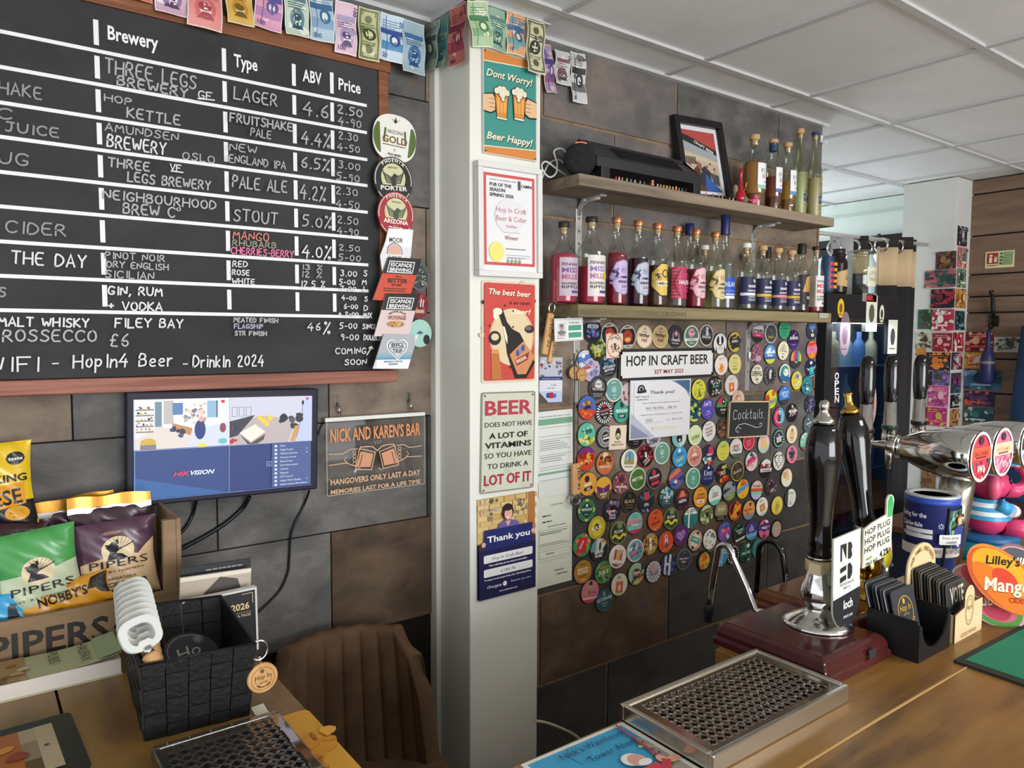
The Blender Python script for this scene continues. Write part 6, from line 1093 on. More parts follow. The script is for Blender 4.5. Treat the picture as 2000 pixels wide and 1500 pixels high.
1176.7 1117 #4a8a44 - n 5 26 .22 #3a7038,#6aa050,#2c5a30,#8ab86c;t FRESH .35 .22 #d8844c 0 .9 .15;t JUICE -.1 .34 #e4f0d8 0 1.2 .15;m 3 10 -.6 -.7 .6 -.3 .14 #1f3a24,#b8d8a0|leafy green badge with white bubble lettering
1208 1141 #dcd8c4 - s:leaf,-.3,.5,.35,.6,#5a7a4c;r -.45 -.75 .45 .3 #cc6a2c;r -.12 -.55 .12 -.1 #e8dccc;l -.35 .15 .3 2 #e0a070;b -1 -.8 #a8b898|cream badge with an orange panel near the bottom of the wall
1241 1120 #9cc0a4 - m 4 16 -.6 -.8 .8 .2 .3 #5a2f5c,#d8a03c,#8a4a3c,#2f3a6c;c -.1 .1 .42 #b8705c;e .0 .35 .35 .12 #3a3a34;t CREAM .0 .2 #f0ece0 0 1;e -.1 -.3 .4 .14 #4a2a3c;e .0 -.75 .4 .2 #c8c83c;p:#2a2a5c .6,.9 1,.4 .6,.2|pale green badge with a moustached face and yellow chin
1274.7 1116 #8a8a98 - x 16 .86 .13 #e0dce0;x 16 .62 .1 #d0ccd4;c 0 0 .5 #8a8a98;h 0 .3 .45 #e0b8b4;h 0 .3 .36 #d09a98;t DOILY -.5 .2 #dce0c8 0 .9|grey lace doily badge with a pink heart
1304 1102.7 #2a2c5a - v -.6 -.35 #d8dce8;v .0 .3 #d8dce8;r -.35 -.05 .2 .2 #d8dce8;m 3 6 .3 -.5 .9 .7 .25 #3a6a9c,#4a4a8c;r -.3 -.9 -.1 -.6 #8a8a94|navy badge with thick white strokes like a letter H
1334 1092 #34383e #6a6e74 t THE .6 .18 #8a8e94 0 .4;t Piece_Good -.0 .2 #d8dadc 0 1.3;t Lager -.28 .2 #d8dadc 0 .7;l -.3 -.65 .3 1 #6a6e74|slate grey badge with white lettering at the right of the lowest rows
1150.7 1154.7 #d0788c - e 0 .7 .2 .22 #2a2428;r -.45 -.4 .3 .3 #b08a6c;p:#c89a7c -.55,.3 .4,.3 -.05,.6;r -.15 -.3 .05 .1 #c83a4c;m 3 8 .2 -.5 .8 .3 .18 #c85a80,#a83a64;b -1 -.7 #c83a60;d -.7 -.55 .12 #e8d8d4|pink badge with a little house, lower left of the wall
1179 1172 #1f4a50 - m 3 6 -.8 -.3 .8 .9 .4 #1f5a64,#1a3a42;e 0 .6 .16 .24 #6aa0a4;t OLD_TOWN_PALE .02 .3 #d4e4e0 0 1.8;t PALE_ALE -.3 .13 #b8ccc8 0 .6;l -.25 -.5 .25 1 #8aa8a4|dark teal badge with a tall lettered band, lowest on the wall
1384 1052.7 #e8e4dc - n 8 18 .2 #a8344a,#3a8a5c,#d8a89c,#5a2c34,#c8d4b8;q -.25 -.55 .5 .25 -.3 #e8e8e0;c .35 .35 .2 #3a8a6c;o .88 .99 #f0ece8|white badge scattered with red and green glasses
1413 1038.7 #5a5aa8 - m 4 18 -.7 -.6 .6 .3 .35 #c84a7c,#e07a8c,#8a5ab0;m 5 6 0 .3 .8 .8 .3 #6a8ac8,#4a4a90;q .45 -.5 .5 .4 -.8 #c8ccd0|blue and pink nebula badge in the lower rows
1442.7 1041 #23302a - m 3 14 -.7 -.2 .7 .9 .3 #2f5a3c,#1a221e,#3f7050;t WESTERN .25 .2 #dce0d4 0 1.1;t SKIES -.02 .2 #dce0d4 0 .9;b -.75 -.5 #d8d8c8;l -.4 -.6 .4 1 #4a6a54|blackish green badge with a pale bar near its bottom
1466 1036 #4a3a84 - c 0 .55 .1 #d8d0e8;t POINT .2 .2 #e4dcf0 0 .7;t BLANK -.02 .2 #e4dcf0 0 .8;p:#6ab8d8 -1,-.4 -.8,-.1 -.6,-.4 -.4,-.1 -.2,-.4 0,-.1 .2,-.4 .4,-.1 .6,-.4 .8,-.1 1,-.4 1,-1 -1,-1;b -1 -.65 #3f90b8|purple badge with a jagged light blue wave
1491 1032.7 #d8607c - m 2 5 -.2 .5 .5 .95 .3 #2a2430,#e8e0d8;d .15 .4 .3 #3a3f78;w -.9 .9 -.05 .12 .28 #3a3f78;t TWIRLY .0 .22 #f4eef0 0 1.2;w -.8 .8 -.6 .2 .3 #e0708c;e 0 -.75 .3 .2 #4a3a6c|pink badge with twisting navy ribbons
1515 1033 #b49a84 #23211f o .86 .99 #23211f;m 3 5 -.4 -.4 .5 .5 .3 #a8a4ac,#c8a888|plain beige badge in a black rim, right end of its row
1374 1094.7 #d89a34 #1f221c o .82 .99 #1f221c;m 4 12 -.7 -.7 .7 .7 .4 #c8483c,#5a9a4c,#e0b03c,#d8702c|orange and green swirled badge in a black rim behind the front tap
1406.7 1086.7 #4a90c0 - b .3 1 #a8c8a4;d .1 .5 .3 #6aacc0;v -.2 -.08 #b8dcf0;v .15 .27 #b8dcf0;r -.2 -.6 .27 -.45 #b8dcf0|sky blue badge behind the front tap
1430 1082.7 #1c1d1f - x 18 .86 .09 #e0e0dc;t PUNK .1 .24 #d8d8d4 0 .9;t IPA -.2 .2 #d8d8d4 0 .5;m 3 5 -.4 -.8 .4 -.5 .2 #c8c8c0,#8a8a84|black badge dotted with white round its rim behind the front tap
1455 1078.7 #24544a - m 3 8 .0 .2 .8 .9 .3 #1f3a34,#dfe4dc,#3a7a64;t PALE_ALE -.12 .24 #eceee4 0 1.4;m 4 6 -.6 -.9 .6 -.4 .3 #8ac0a0,#1a2f2a|dark green badge reading PALE ALE between the two taps
1478.7 1070 #2f8a88 - t 12 .4 .3 #cfe4e0 .2 .4;e .2 -.3 .4 .3 #3a9a96|plain teal badge half behind the rear tap
1383 842 #e4e0dc - t STEP_OUT .6 .16 #5a5a5c 0 .9;t Tasman .2 .28 #8a4a34 0 1.3 .1;t Tuesday -.12 .24 #3a2a28 0 1.3 .1;t Thirst -.45 .26 #8a4a34 0 1.3 .1|white badge with slanted brown words beside the cocktails sign
1411 837 #5a4234 - m 3 20 -.7 -.7 .7 .8 .3 #8a5a3c,#3a2a24,#a8744a,#6a5a60|brown smoky badge half behind the cocktails sign
1383 888.7 #2a2a4a - m 4 12 -.2 0 .6 .9 .3 #d83a5c,#c8406c;m 5 12 -.8 -.9 .7 -.2 .3 #3a8ac0,#d8d8dc,#d8642c,#3a9a6c;t TWIST -.05 .22 #f0ece8 0 1 .1|navy badge with a pink and blue splash
1410.7 880 #d8d45c - b .4 1 #c0d070;t SUPER .35 .18 #6a7a3c 0 .8;l -.4 -.3 .4 1 #a8a83c;c 0 -.7 .06 #6a7a3c|plain lemon badge below the cocktails sign
1436 875 #e0dcd8 - o .25 .34 #4a5058;t GREAT .0 .34 #c0503c 0 1.3;t ADVENTURE -.28 .2 #6a6a70 0 1.4;b -1 -.55 #5a6a5c;c 0 .6 .2 #e0dcd8|white badge with a large red word below the cocktails sign
1461 861 #c8304c - o .86 .94 #e0a0a8;l -.4 .0 .4 3 #e8a8b0|red badge peeping out under the cocktails sign
1490 866.7 #e0c8c4 - b -1 -.35 #9cd4c4;e 0 -.1 .55 .5 #e8d060;v -.35 -.25 #e8a8a4;v -.05 .05 #e8a8a4;v .25 .35 #e8a8a4|pastel yellow and pink badge at the right corner of the cocktails sign
1519 856 #22302e - x 18 .85 .1 #a8dcc4;m 3 8 -.6 .1 .5 .7 .25 #3a3a78,#b8a8c8;r -.45 -.4 .4 .2 #dcdcd8;l -.3 .0 .3 3 #3a3a40|black badge ringed with mint dots
1545 848 #e8d8b4 - c 0 .1 .36 #d8b478;c 0 .45 .18 #8a7a5c;t FRIEND -.45 .18 #a83a44 0 1.1;t SHIP -.7 .16 #b8742c 0 .6|cream badge with a round orange figure
1545 887 #d8829c - m 3 10 -.6 -.3 .6 .6 .2 #2a4a50,#e8b0c0;e 0 0 .3 .3 #1f3f48;k 10 .25 .55 #1f3f48;t PINK .55 .2 #8a2a50 0 .7;t FUZZ -.75 .2 #c8304c 0 .6|pink badge with a dark paint splat
1519 900 #d8d4cc - n 5 16 .2 #3a3a34,#8a7a50,#b8a888;h 0 .05 .8 #26262a;h 0 .05 .68 #e4e4e0;l -.4 .25 .4 3 #4a4a50|white badge with a black outlined heart
1494 914.7 #8a2c34 - b .5 1 #e0d8d0;m 2 5 -.6 0 .6 .5 .3 #4a2024,#5a8a7c,#d8d0c4;b -.35 .02 #d8d8d4;b -1 -.38 #1f2022;t STUDEBAKER -.3 .22 #2a2a2c 0 1.6|red badge with a car over a white band and black base
1466 901 #e4c8c0 - m 3 8 -.4 .4 .5 .9 .3 #3a8a94,#2a5a6c,#dce4e4;m 4 14 -.7 -.2 .7 .4 .3 #c83a70,#a82a5c,#e05a8c;l -.3 -.4 .3 2 #b87a80|cream badge with a magenta mountain picture
1438.7 920 #3a362e #b89a58 e 0 .5 .3 .3 #4a4640;t BLACK -.15 .32 #c8b88c 0 1.5;l -.3 -.45 .3 2 #8a7a54|charcoal badge in a gold rim with the word BLACK
1410 925 #22221f - m 4 14 -.6 -.9 .7 -.3 .3 #c8342c,#d8a03c,#b02a24;m 5 8 0 .2 .8 .8 .25 #d8c83c,#5a8a3c;t PILS -.05 .38 #f0e8d4 -.05 1.2;m 6 5 -.8 .1 -.3 .4 .2 #6a9a3c,#b83a2c|black badge with hops and flames and a big white word
1381 928 #23285c - c .05 .75 .14 #e8e8f0;s:Kings,-.6,.0,.5,1.2,#e0e0ec;t PACIFIC_BEER -.4 .16 #8a90c0 0 1.3;b -.18 -.12 #4a50a0|navy badge with white script
1366 970.7 #dc9a34 - t BREW .6 .15 #8a4a24 0 .6;t LAGERS .15 .26 #5a2a1c .1 1.2;t LAB_BARKED -.15 .24 #8a2a1c 0 1.5;r -.45 -.55 .55 -.25 #e8e0d4;t HEMP -.5 .18 #5a2a1c .05 .8|amber badge with dark red lettering and a white tag
1394.7 967 #dfe4dc - m 3 6 -.4 .3 .5 .8 .3 #c8d8d4,#e8ece8;t CITRUS .1 .2 #4a4a4c 0 1;t GUAVA -.15 .2 #4a4a4c 0 .9;b -1 -.5 #6ac0b4|white badge with an aqua foot
1422.7 959 #8a9498 - d -.1 .4 .4 #2c3236;p:#7a8c3c -1,-1 1,-1 1,-.2 -1,-.6;s:Jolly,-.5,.3,.4,1,#dce4e4;l -.3 -.5 .6 2 #c8d09c|grey blue badge with an olive lower half
1449 954.7 #e0b02c - c .1 .55 .42 #d8642c;d -.4 .1 .5 #6a9cc8;t BEACON .4 .2 #a83a1c .1 .8;l -.4 -.05 .4 1 #3a5a8c;c 0 -.7 .14 #e08a2c|yellow badge with a light blue slanted stripe
1476 957 #dcbcb0 - b -.15 .2 #c8503c;b -.45 -.15 #7ac0a4;b -1 -.45 #b8b4d0;t TWO_BERRY .3 .28 #5a4048 0 1.5;x 0 0 0 #fff|pink badge with red, mint and lavender bands
1505 949 #4a3a44 - n 7 30 .2 #2a2028,#8a7480,#6a4a58,#b8a8ac;c 0 .2 .3 #3a2230;t DIEP -.6 .22 #d8ccd0 0 .8|dark plum mandala badge
1534.7 932.7 #e8dcbc - m 3 5 -.5 .2 .0 .8 .3 #e0a068,#d88a4c;v -.2 -.14 #d8884c;v .02 .08 #d8884c;v .22 .28 #d8884c;b -1 -.3 #e4e0c8|cream badge with an orange hand print
1516 987 #e4cc5c - e 0 -.1 .4 .3 #b8b03c;v -.22 -.16 #8a8434;v -.02 .04 #8a8434;v .2 .26 #8a8434;b .55 1 #e4cc5c;m 3 4 -.4 -.5 .4 -.2 .2 #a8a83c,#c8b83c|yellow badge with a green hand print
1542 972 #e0e4d8 - v -1 -.45 #3a4448;s:Funny,-.3,.4,.3,.9,#8a9490;l -.2 .1 .6 3 #d8a8a0;e .0 -.6 .15 .2 #8a9c94|white badge with a dark left edge, rightmost in the lower rows
1486.7 989 #e4e4d8 - s:leaf,-.3,.55,.3,.6,#5a9a7c;r -.4 -.5 .42 .3 #d87a34;r -.08 -.35 .12 .0 #e8dccc;l -.3 .18 .3 1 #e8b888;b -1 -.7 #b8c8a8|white badge with an orange panel in the lower right rows
1461 996 #d89a58 - e .2 .6 .2 .2 #5a4030;m 3 6 -.7 -.2 .5 .3 .25 #c86a2c,#e0b070;b -1 -.35 #8a8c90;p:#c8783c -.6,-.4 -.3,.2 0,-.4;t TIME .0 .22 #a8481c 0 .9|orange badge with a grey lower third
1434 997 #c8441f - m 4 20 -.7 -.8 .7 .8 .35 #e09a2c,#5a1a1c,#d8602c,#e8b83c;d -.9 .3 .4 #e0a034;p:#5a1a20 -.9,.2 -.3,.9 .2,.9 -.6,-.3|fiery red and yellow abstract badge
1407 998.7 #8a7c54 - b -1 -.4 #26281f;b .55 .62 #b8a878;t ENYE .12 .34 #e0dcc4 0 1.2;l -.6 .0 .6 2 #c8bc94;l -.5 -.55 .5 2 #a8a48c|olive badge with a black base and pale letters
1378 1005 #6a7a4c - m 3 12 -.8 -.8 .8 0 .3 #3a4a2c,#8a9a5c,#c8c8a0;e .1 .1 .25 .4 #23281c;r -.1 .45 .3 .8 #23281c;c .1 .35 .14 #b89a78;b .6 1 #b8c098|mossy green badge with a dark figure in a top hat
1571 862 #6ac0a4 - m 3 12 -.7 -.2 .6 .9 .3 #b8343c,#8ad0b4,#d8d8c8;b -1 -.6 #b83a44|mint and red badge half hidden behind the front pump handle
1578 828 #4f6468 - s:Concept,-.5,.0,.25,1,#d4dcdc;c 0 .55 .14 #a8b8b8;t lift -.3 .16 #d4dcdc 0 .4|slate teal badge beside the silver knob of the pump handle
1407 712.8 #e4d8d0 - s:soft,-.35,.5,.3,.7,#8a8a94;c 0 -.3 .45 #e0a060;m 3 8 -.4 -.7 .4 .1 .2 #e8b880,#d8803c,#f0d8b8;q 0 -.25 .4 .35 .3 #e07a24|white badge with orange blossom shapes right of the name sign
1433.6 711 #d8cc7c - t TROPIC .5 .18 #5a6a34 0 .8;l -.5 .25 .5 1 #b8a848;t SUMMER -.05 .24 #b8b8a0 0 1.3;l -.4 -.25 .4 1 #a83a3c;t HAZE -.6 .2 #6a6a34 0 .7|pale yellow badge right of the name sign
1363 760.8 #d0d048 - n 3 40 .1 #4a5028,#d0d048,#7a8030,#d8dc7c;r -.06 -.7 .06 -.1 #4a5028;t SUNNY .6 .16 #5a602c 0 .7;b -.98 -.7 #d0d048|lime yellow badge with a dark tree
1395 754.4 #202122 - m 3 22 -.7 .2 .7 .8 .14 #d8d8d8,#8a8a8a;m 4 22 -.7 -.8 .7 -.3 .14 #d8d8d8,#8a8a8a;r -.7 -.15 .7 .18 #2a3a34;t SPLASH -.08 .2 #8ac0a0 0 1|black badge covered with white bubbles
1427 752 #e0d4cc #c8c4c4 s:soft,-.35,.5,.3,.7,#8a8a94;q 0 -.2 .8 .9 .1 #d8642c;r -.1 -.4 .15 -.05 #f0d8c4;l -.25 .05 .25 1 #f0c0a0|pale badge with an orange card left of the white bracket
1380.8 799 #5a4ab0 - s:Amity,-.55,.35,.45,1.1,#e4e0f0;t PALE -.3 .15 #d8d4f0 0 .5;l -.5 -.5 .5 1 #b8b0e0;c 0 -.75 .1 #8a80d0|violet badge with white script left of the cocktails sign
1410.4 795 #1f2322 - b .0 1 #3a9a54;p:#c83a5c -.9,1 .2,1 -.3,.2 -1,.5;p:#c83a5c .3,.1 .9,0 .9,.7;e .05 .55 .22 .34 #1f2322;c .05 .55 .1 #f0f0ec;t CRUSH -.35 .2 #e0e4dc 0 1;l -.3 -.6 .3 1 #a8b0a8|green and pink topped black badge at the left of the cocktails sign
1440 781 #dcbca4 - m 3 8 -.5 -.3 .5 .6 .2 #c89a84,#e8d0bc;t PEACH .3 .18 #a8604c 0 .9|peach badge behind the strings of the cocktails sign
1354 803 #1f4a5c - m 3 10 -.4 -.7 .8 .6 .3 #2a6a80,#17303c,#b8c850;b -1 -.75 #c8d45c|dark teal badge half behind the right edge of the certificate
1479 649.6 #8a8688 - b .3 1 #b8b4b4;m 2 10 -.6 0 .6 .8 .25 #5a5658,#c8c4c4;b -.45 -.05 #c83a64;b -1 -.45 #2a2829;l -.4 -.3 .4 1 #f0d8e0|grey badge with a crimson stripe right of the white bracket, top row
1504 651 #4a4a50 #c8c4bc p:#d8824c -.1,.3 .3,.0 .5,-.2 .35,.15;m 3 10 -.7 -.2 .4 .7 .15 #5a7a5c,#6a6a74,#3a3a44;t SPACE -.5 .24 #d8b44c 0 1.1|dark grey badge with an orange rocket, top row
1530.4 644 #3aa878 - t DUG_UPS .35 .24 #1f5a44 0 1.2;t UTOPIAN .0 .24 #1f4a3c 0 1.4;l -.5 -.3 .5 1 #1f5a44;l -.3 -.6 .3 1 #1f5a44|plain emerald badge in the top right rows
1548.8 663 #33204c - m 2 5 -.3 .3 .3 .8 .2 #d8d0e0,#6a4a8c;t BANANA .0 .34 #ece8f0 0 1.5;b -1 -.35 #4a2c7c;l -.4 -.6 .4 1 #b8a0d8|dark purple badge with white letters in the top right rows
1584.8 644.8 #22344c - e -.3 .35 .35 .35 #3a6a9c;e .3 .35 .35 .35 #3a6a9c;c -.25 .3 .1 #8ab8d8;c .25 .3 .1 #8ab8d8;p:#e4dcc0 -.15,-.2 .15,-.2 0,.2;e 0 -.55 .3 .2 #e0d08c|navy badge with a blue fox, top right corner of the badges
1477.6 690 #8a5a68 - n 9 34 .16 #c88a98,#3a2a34,#a8687c,#d8b0b8;e 0 -.55 .5 .3 #b8a0b0|pink and black lattice badge right of the white bracket
1502.4 692 #5a9cd0 - p:#e4ecf0 -.9,0 -.2,.7 .3,.2 .6,.5 1,0;c 0 .55 .2 #d8e8f4;b -.3 .1 #3a8ad0;b -.5 -.3 #5a4a9c;b -1 -.5 #c8d44c;t Bailey -.2 .3 #eef4f8 0 1.2|light blue badge with a white mountain and lime foot
1528 684.8 #e4e0c4 - t EVEN .45 .17 #5a5a4c 0 .6;t PARTY .15 .2 #5a5a4c 0 1;t CURTAIN -.12 .2 #5a5a4c 0 1.2;l -.2 -.4 .3 1 #6a6a58;e .0 -.68 .12 .12 #3a3a34|ivory badge with thin dark lettering
1552.8 701.6 #3a3c40 - b -.05 1 #8a4a9c;v -.9 -.5 #e0a03c;v -.5 -.2 #d8506c;v .3 .65 #5ab87c;v .65 .95 #d8c83c;b -1 -.2 #3a3c40;t TAB -.4 .2 #e0e0dc 0 .5|charcoal badge with a rainbow top
1584 683 #e0783c - b -.35 .35 #d878b0;b .6 .75 #c8304c;t DOUBLE .4 .2 #c8304c 0 1;t OO -.15 .3 #d8582c 0 .6;c 0 -.6 .25 #e8a03c|orange badge with a pink middle at the right edge
1476.8 731 #e0dcc4 - s:little,-.4,.5,.3,.8,#5a5a4c;t SUPERPALE -.15 .5 #2c2c28 0 1.8;t APA -.6 .2 #3a3a34 0 .5|cream badge with tall black letters below the bracket elbow
1502.4 733.6 #2a2a2c #6a6a6c o .6 .72 #4a4a4c;e 0 .1 .22 .5 #c8c8c8;e .08 .45 .2 .2 #d8d8d8;x 14 .8 .06 #b8b8b8|black badge with a pale standing figure
1531 728.8 #e8e8e0 - e 0 0 .82 .82 #3a7a8c;p:#4aa084 -.82,.0 -.2,.75 .6,.55 .2,.1;e .2 .1 .5 .4 #e4e8e0;b -.9 -.35 #3a6a9c;t HAZE .1 .16 #3a6a7c -.2 .6|white rimmed badge with a blue and green wave
1554.4 743 #d8cc4c - n 4 34 .12 #f0ecd8,#b8a828,#e8d83c;c 0 .45 .36 #b8b8c0;c 0 .45 .22 #6a6a7c;t GIDDY -.6 .24 #f4f0e0 0 1.1|yellow badge speckled with white
1582.4 719 #1f2a4a - e .05 .6 .26 .2 #dcdce4;p:#2ab0b4 -.4,-.7 .5,-.7 .4,.15 -.25,.15;p:#e0e4e8 -.9,.1 -.4,.0 -.4,-.25;p:#e0e4e8 .5,.0 .95,.2 .5,-.25;l -.2 -.1 .3 2 #d8f0f0;b -.95 -.8 #8ab0d0|navy badge with a turquoise coat at the right edge
1574.4 752.8 #2f8a94 - m 3 8 -.7 -.6 .6 .7 .3 #1f5a68,#4ab0b0;q 0 -.05 .5 .8 0 #1f4a5c;l -.2 .2 .2 3 #d8ecec;r -.2 -.5 .25 -.2 #dcecec|turquoise figure badge at the right edge
1504 779 #d8d83c - c -.6 .2 .4 #d84a2c;c .5 .5 .3 #d8602c;b -.6 -.1 #7ac8a0;n 3 10 .1 #2c3a24,#d84a2c;t KOLSCH -.45 .3 #d8602c .1 1.3|yellow badge with red fruit slices above the corner of the cocktails sign
1530.4 772 #3a80d0 - c .1 .75 .08 #f0f4f8;s:Lightest,-.7,.15,.35,1.4,#e4ecf8;s:Touch,-.4,-.2,.3,.9,#e4ecf8;b -1 -.45 #3a4048|bright blue badge with white script and grey foot
1580.8 789.6 #3a3450 - n 6 26 .22 #6a5a8c,#2a2438,#8a9cb0,#4a6a6c;c 0 -.1 .36 #7a6a9c;c -.12 0 .1 #1f1c2a;c .14 0 .1 #1f1c2a|dark violet badge with a skull like face at the right edge
1520 814 #c83a6c - v 0 .95 #4ab0c8;o .6 .68 #e8e0e0;r -.12 -.5 .2 .55 #3a2a34;e .05 .4 .16 .2 #d8b8b8;b -.95 -.7 #b83a5c|badge split pink and sky blue right of the cocktails sign
1545.6 806 #1f1d20 - c 0 .7 .16 #d8d8b0;m 4 26 -.7 -.4 .7 .5 .2 #7ac0a4,#c8607c,#e0e0dc,#4a4a50;t MONKEY .1 .26 #f0e8ec 0 1.4;t TASK -.2 .24 #c86a80 0 1|black badge with splashy pink and mint lettering'''
def rbadge(px, py, base, rim, ops, label):
    c = AY(px, py, YR-.0065); A = Art(step=.00007); A.clip = circ(0, 0, RB*.955, n=30)
    A.ell(0, 0, RB*.955, RB*.955, base, 30)
    draw_ops(A, ops, RB*.955); A.clip = None
    if rim != '-': A.ring(0, 0, RB*.88, RB*.985, rim, 36)
    m = MB(); bm_ = mat(base, .35); m.lathe([(RB*.97, 0), (RB, .0012), (RB, .0035), (RB*.97, .0046)], mat('#3a3a3c', .4) if rim == '-' else mat(rim, .4), seg=36); bmesh.ops.recalc_face_normals(m.bm, faces=m.bm.faces[:]); m.keep = True
    A.into(m, z0=.0046, rough=.32)
    o = m.build('round_badge', None, wallM(c, random.uniform(-.12, .22)) @ Matrix.Rotation(random.uniform(-.03, .03), 4, 'X')); return tag(o, label, 'beer badge', 'round beer badges on the slate wall')
for ln in BG.split('\n'):
    body, lb = ln.rsplit('|', 1); f = body.replace('p:#', 'p #').split(' ', 4)
    ops = ';'.join((' '.join([o[0]]+[o[2:].replace(' ', '_')][0].split(',')) if o[:2] == 's:' else o) for o in f[4].split(';'))
    rbadge(float(f[0]), float(f[1]), f[2], f[3], ops, lb)
# square beer mats among the badges
def p_sq1(A, X, Y):
    A.rect(-X*.97, -Y*.97, X*.97, Y*.97, '#e4d4c4'); A.ring(0, 0, X*.82, X*.93, '#c9804c', 30, 1.15); A.arctext('THE WILD', 0, 0, X*.62, X*.2, '#5a4a44', span=1.6); A.blobs(3, 22, -X*.5, -Y*.5, X*.5, Y*.3, .002, .005, ['#b8844c', '#a84a4c', '#d8b88c', '#5a6a4c']); A.rect(-X*.1, -Y*.3, X*.1, Y*.2, '#5a4034')
flat('beer_mat', ((1182.5, 652), (1216, 651), (1216, 698), (1184, 700)), YR-.0135, .0016, p_sq1, '#e4d4c4', 'square cream beer mat with an orange ring overlapping two badges', 'beer mat', 'square mats among the badges')
def p_sq2(A, X, Y):
    A.rect(-X*.97, -Y*.97, X*.97, Y*.97, '#e6d2bc'); A.ell(0, Y*.3, X*.32, Y*.5, '#2c2a26'); A.ell(0, Y*.15, X*.22, Y*.2, '#d8c88c'); A.ell(X*.02, Y*.02, X*.12, Y*.18, '#8aa08c'); A.text('KID', 0, -Y*.45, Y*.16, '#7a6a2c', w=X*.8, bold=True); A.text('BRISTOW', 0, -Y*.68, Y*.16, '#7a6a2c', w=X*1.4, bold=True)
flat('beer_mat', ((1192, 831.5), (1222.8, 830), (1222, 877), (1187, 878.6)), YR-.0125, .0016, p_sq2, '#e6d2bc', 'square peach beer mat with a dark head, overlapping the sunburst badge', 'beer mat', 'square mats among the badges')
# ================================================================ signs among the badges
c, w_, h_, rot = quad((1207.5, 683), (1394.5, 679), (1395.5, 736), (1210, 744), YR-.016); X, Y = w_/2, h_/2; n_ = .013
t = thing('name_sign', 'black edged white sign naming the bar with its opening date, among the badges', 'sign', M=wallM(c, rot))
nt = lambda X, Y, n: [(X-n, -Y), (X-n, -Y+n), (X, -Y+n), (X, Y-n), (X-n, Y-n), (X-n, Y), (-X+n, Y), (-X+n, Y-n), (-X, Y-n), (-X, -Y+n), (-X+n, -Y+n), (-X+n, -Y)]
m = MB(); SB = mat('#2b2c2f', .4); m.bb((-X, -Y+n_*.6, -.006), (X, Y-n_*.6, .0), SB, .001); m.bb((-X+n_*.6, -Y, -.006), (X-n_*.6, Y, .0), SB, .001); m.build('backing', t)
A = Art(step=.0001); A.rect(-X+.016, -Y+.0095, X-.016, Y-.0095, '#dcdcda'); A.rect(-X+.0095, -Y+.018, X-.0095, Y-.018, '#dcdcda'); A.text('HOP IN CRAFT BEER', 0, -Y*.06, Y*.66, '#2a2a2c', w=X*1.72, bold=True); A.text('EST MAY 2023', 0, -Y*.62, Y*.27, '#8a2430', w=X*.6, bold=True)
m = MB(); m.keep = True; A.into(m, z0=.0002); m.build('sign_face', t)
def p_cert(A, X, Y):
    A.rect(-X*.96, -Y*.96, X*.96, Y*.96, '#e0e0e2'); A.poly([(X*.3, Y*.96), (X*.96, Y*.96), (X*.96, Y*.35), (X*.75, Y*.72)], '#8a9cb0'); A.poly([(X*.42, Y*.96), (X*.96, Y*.96), (X*.96, Y*.5)], '#4a6a8c'); A.poly([(-X*.96, -Y*.96), (-X*.2, -Y*.96), (-X*.96, -Y*.1)], '#b8bccc'); A.poly([(-X*.96, -Y*.96), (-X*.35, -Y*.96), (-X*.96, -Y*.45)], '#8a90a8')
    A.ring(-X*.66, Y*.7, X*.07, X*.12, '#33333a', 12, .8); A.ell(-X*.66, Y*.7, X*.05, X*.04, '#33333a', 8); A.poly([(-X*.82, Y*.62), (-X*.5, Y*.68), (-X*.5, Y*.58), (-X*.75, Y*.55)], '#33333a'); A.text('Sight Support', -X*.62, Y*.42, Y*.055, '#4a4a50', w=X*.45); A.text('Calderdale', -X*.62, Y*.32, Y*.055, '#4a4a50', w=X*.36)
    A.text('Thank you!', X*.02, Y*.52, Y*.12, '#3a3a3e', w=X*.8); A.text('This certificate is proudly presented to', 0, Y*.2, Y*.04, '#5a5a60', w=X*1.25); A.chalk('Nick, the Kirks, @ Hop Inn', -X*.5, Y*.0, Y*.08, X*1.0, '#4a4a52', .0009); A.rect(-X*.5, -Y*.03, X*.5, -Y*.035, '#77777c'); A.text('in appreciation of your generous donation of', 0, -Y*.2, Y*.04, '#5a5a60', w=X*1.4)
    A.chalk('£60', -X*.5, -Y*.42, Y*.1, X*.2, '#4a4a52', .0009); A.rect(-X*.55, -Y*.45, X*.0, -Y*.455, '#77777c'); A.text('Date', X*.22, -Y*.42, Y*.045, '#5a5a60'); A.chalk('26.4.24', X*.35, -Y*.42, Y*.07, X*.35, '#4a4a52', .0009); A.rect(-X*.3, -Y*.62, X*.5, -Y*.7, '#dcdcc4'); A.line([(-X*.9, Y*.92), (-X*.9, -Y*.3)], .0008, '#77777c')
flat('certificate', ((1225.5, 746), (1338, 740), (1357, 847), (1233.5, 857)), YR-.02, .0014, p_cert, '#d4d8dc', 'white thank you certificate in a clear sleeve hanging under the name sign', 'paper', None, 0, .2)
c, w_, h_, rot = quad((1424, 784), (1503, 782.4), (1498.7, 853), (1420, 855.5), YR-.022); X, Y = w_/2, h_/2
t = thing('small_chalkboard', 'small black chalkboard with a pale wooden frame reading Cocktails', 'chalkboard', M=wallM(c, rot)); PW = mat('#d8c39a', .6)
m = MB(); m.box((0, 0, -.003), (w_, h_, .005), CHB); m.build('panel', t)
m = MB(); b = .005
for q in (((-X, Y-b, -.006), (X, Y, .004)), ((-X, -Y, -.006), (X, -Y+b, .004)), ((-X, -Y, -.006), (-X+b, Y, .004)), ((X-b, -Y, -.006), (X, Y, .004))): m.bb(*q, PW)
m.build('frame', t)
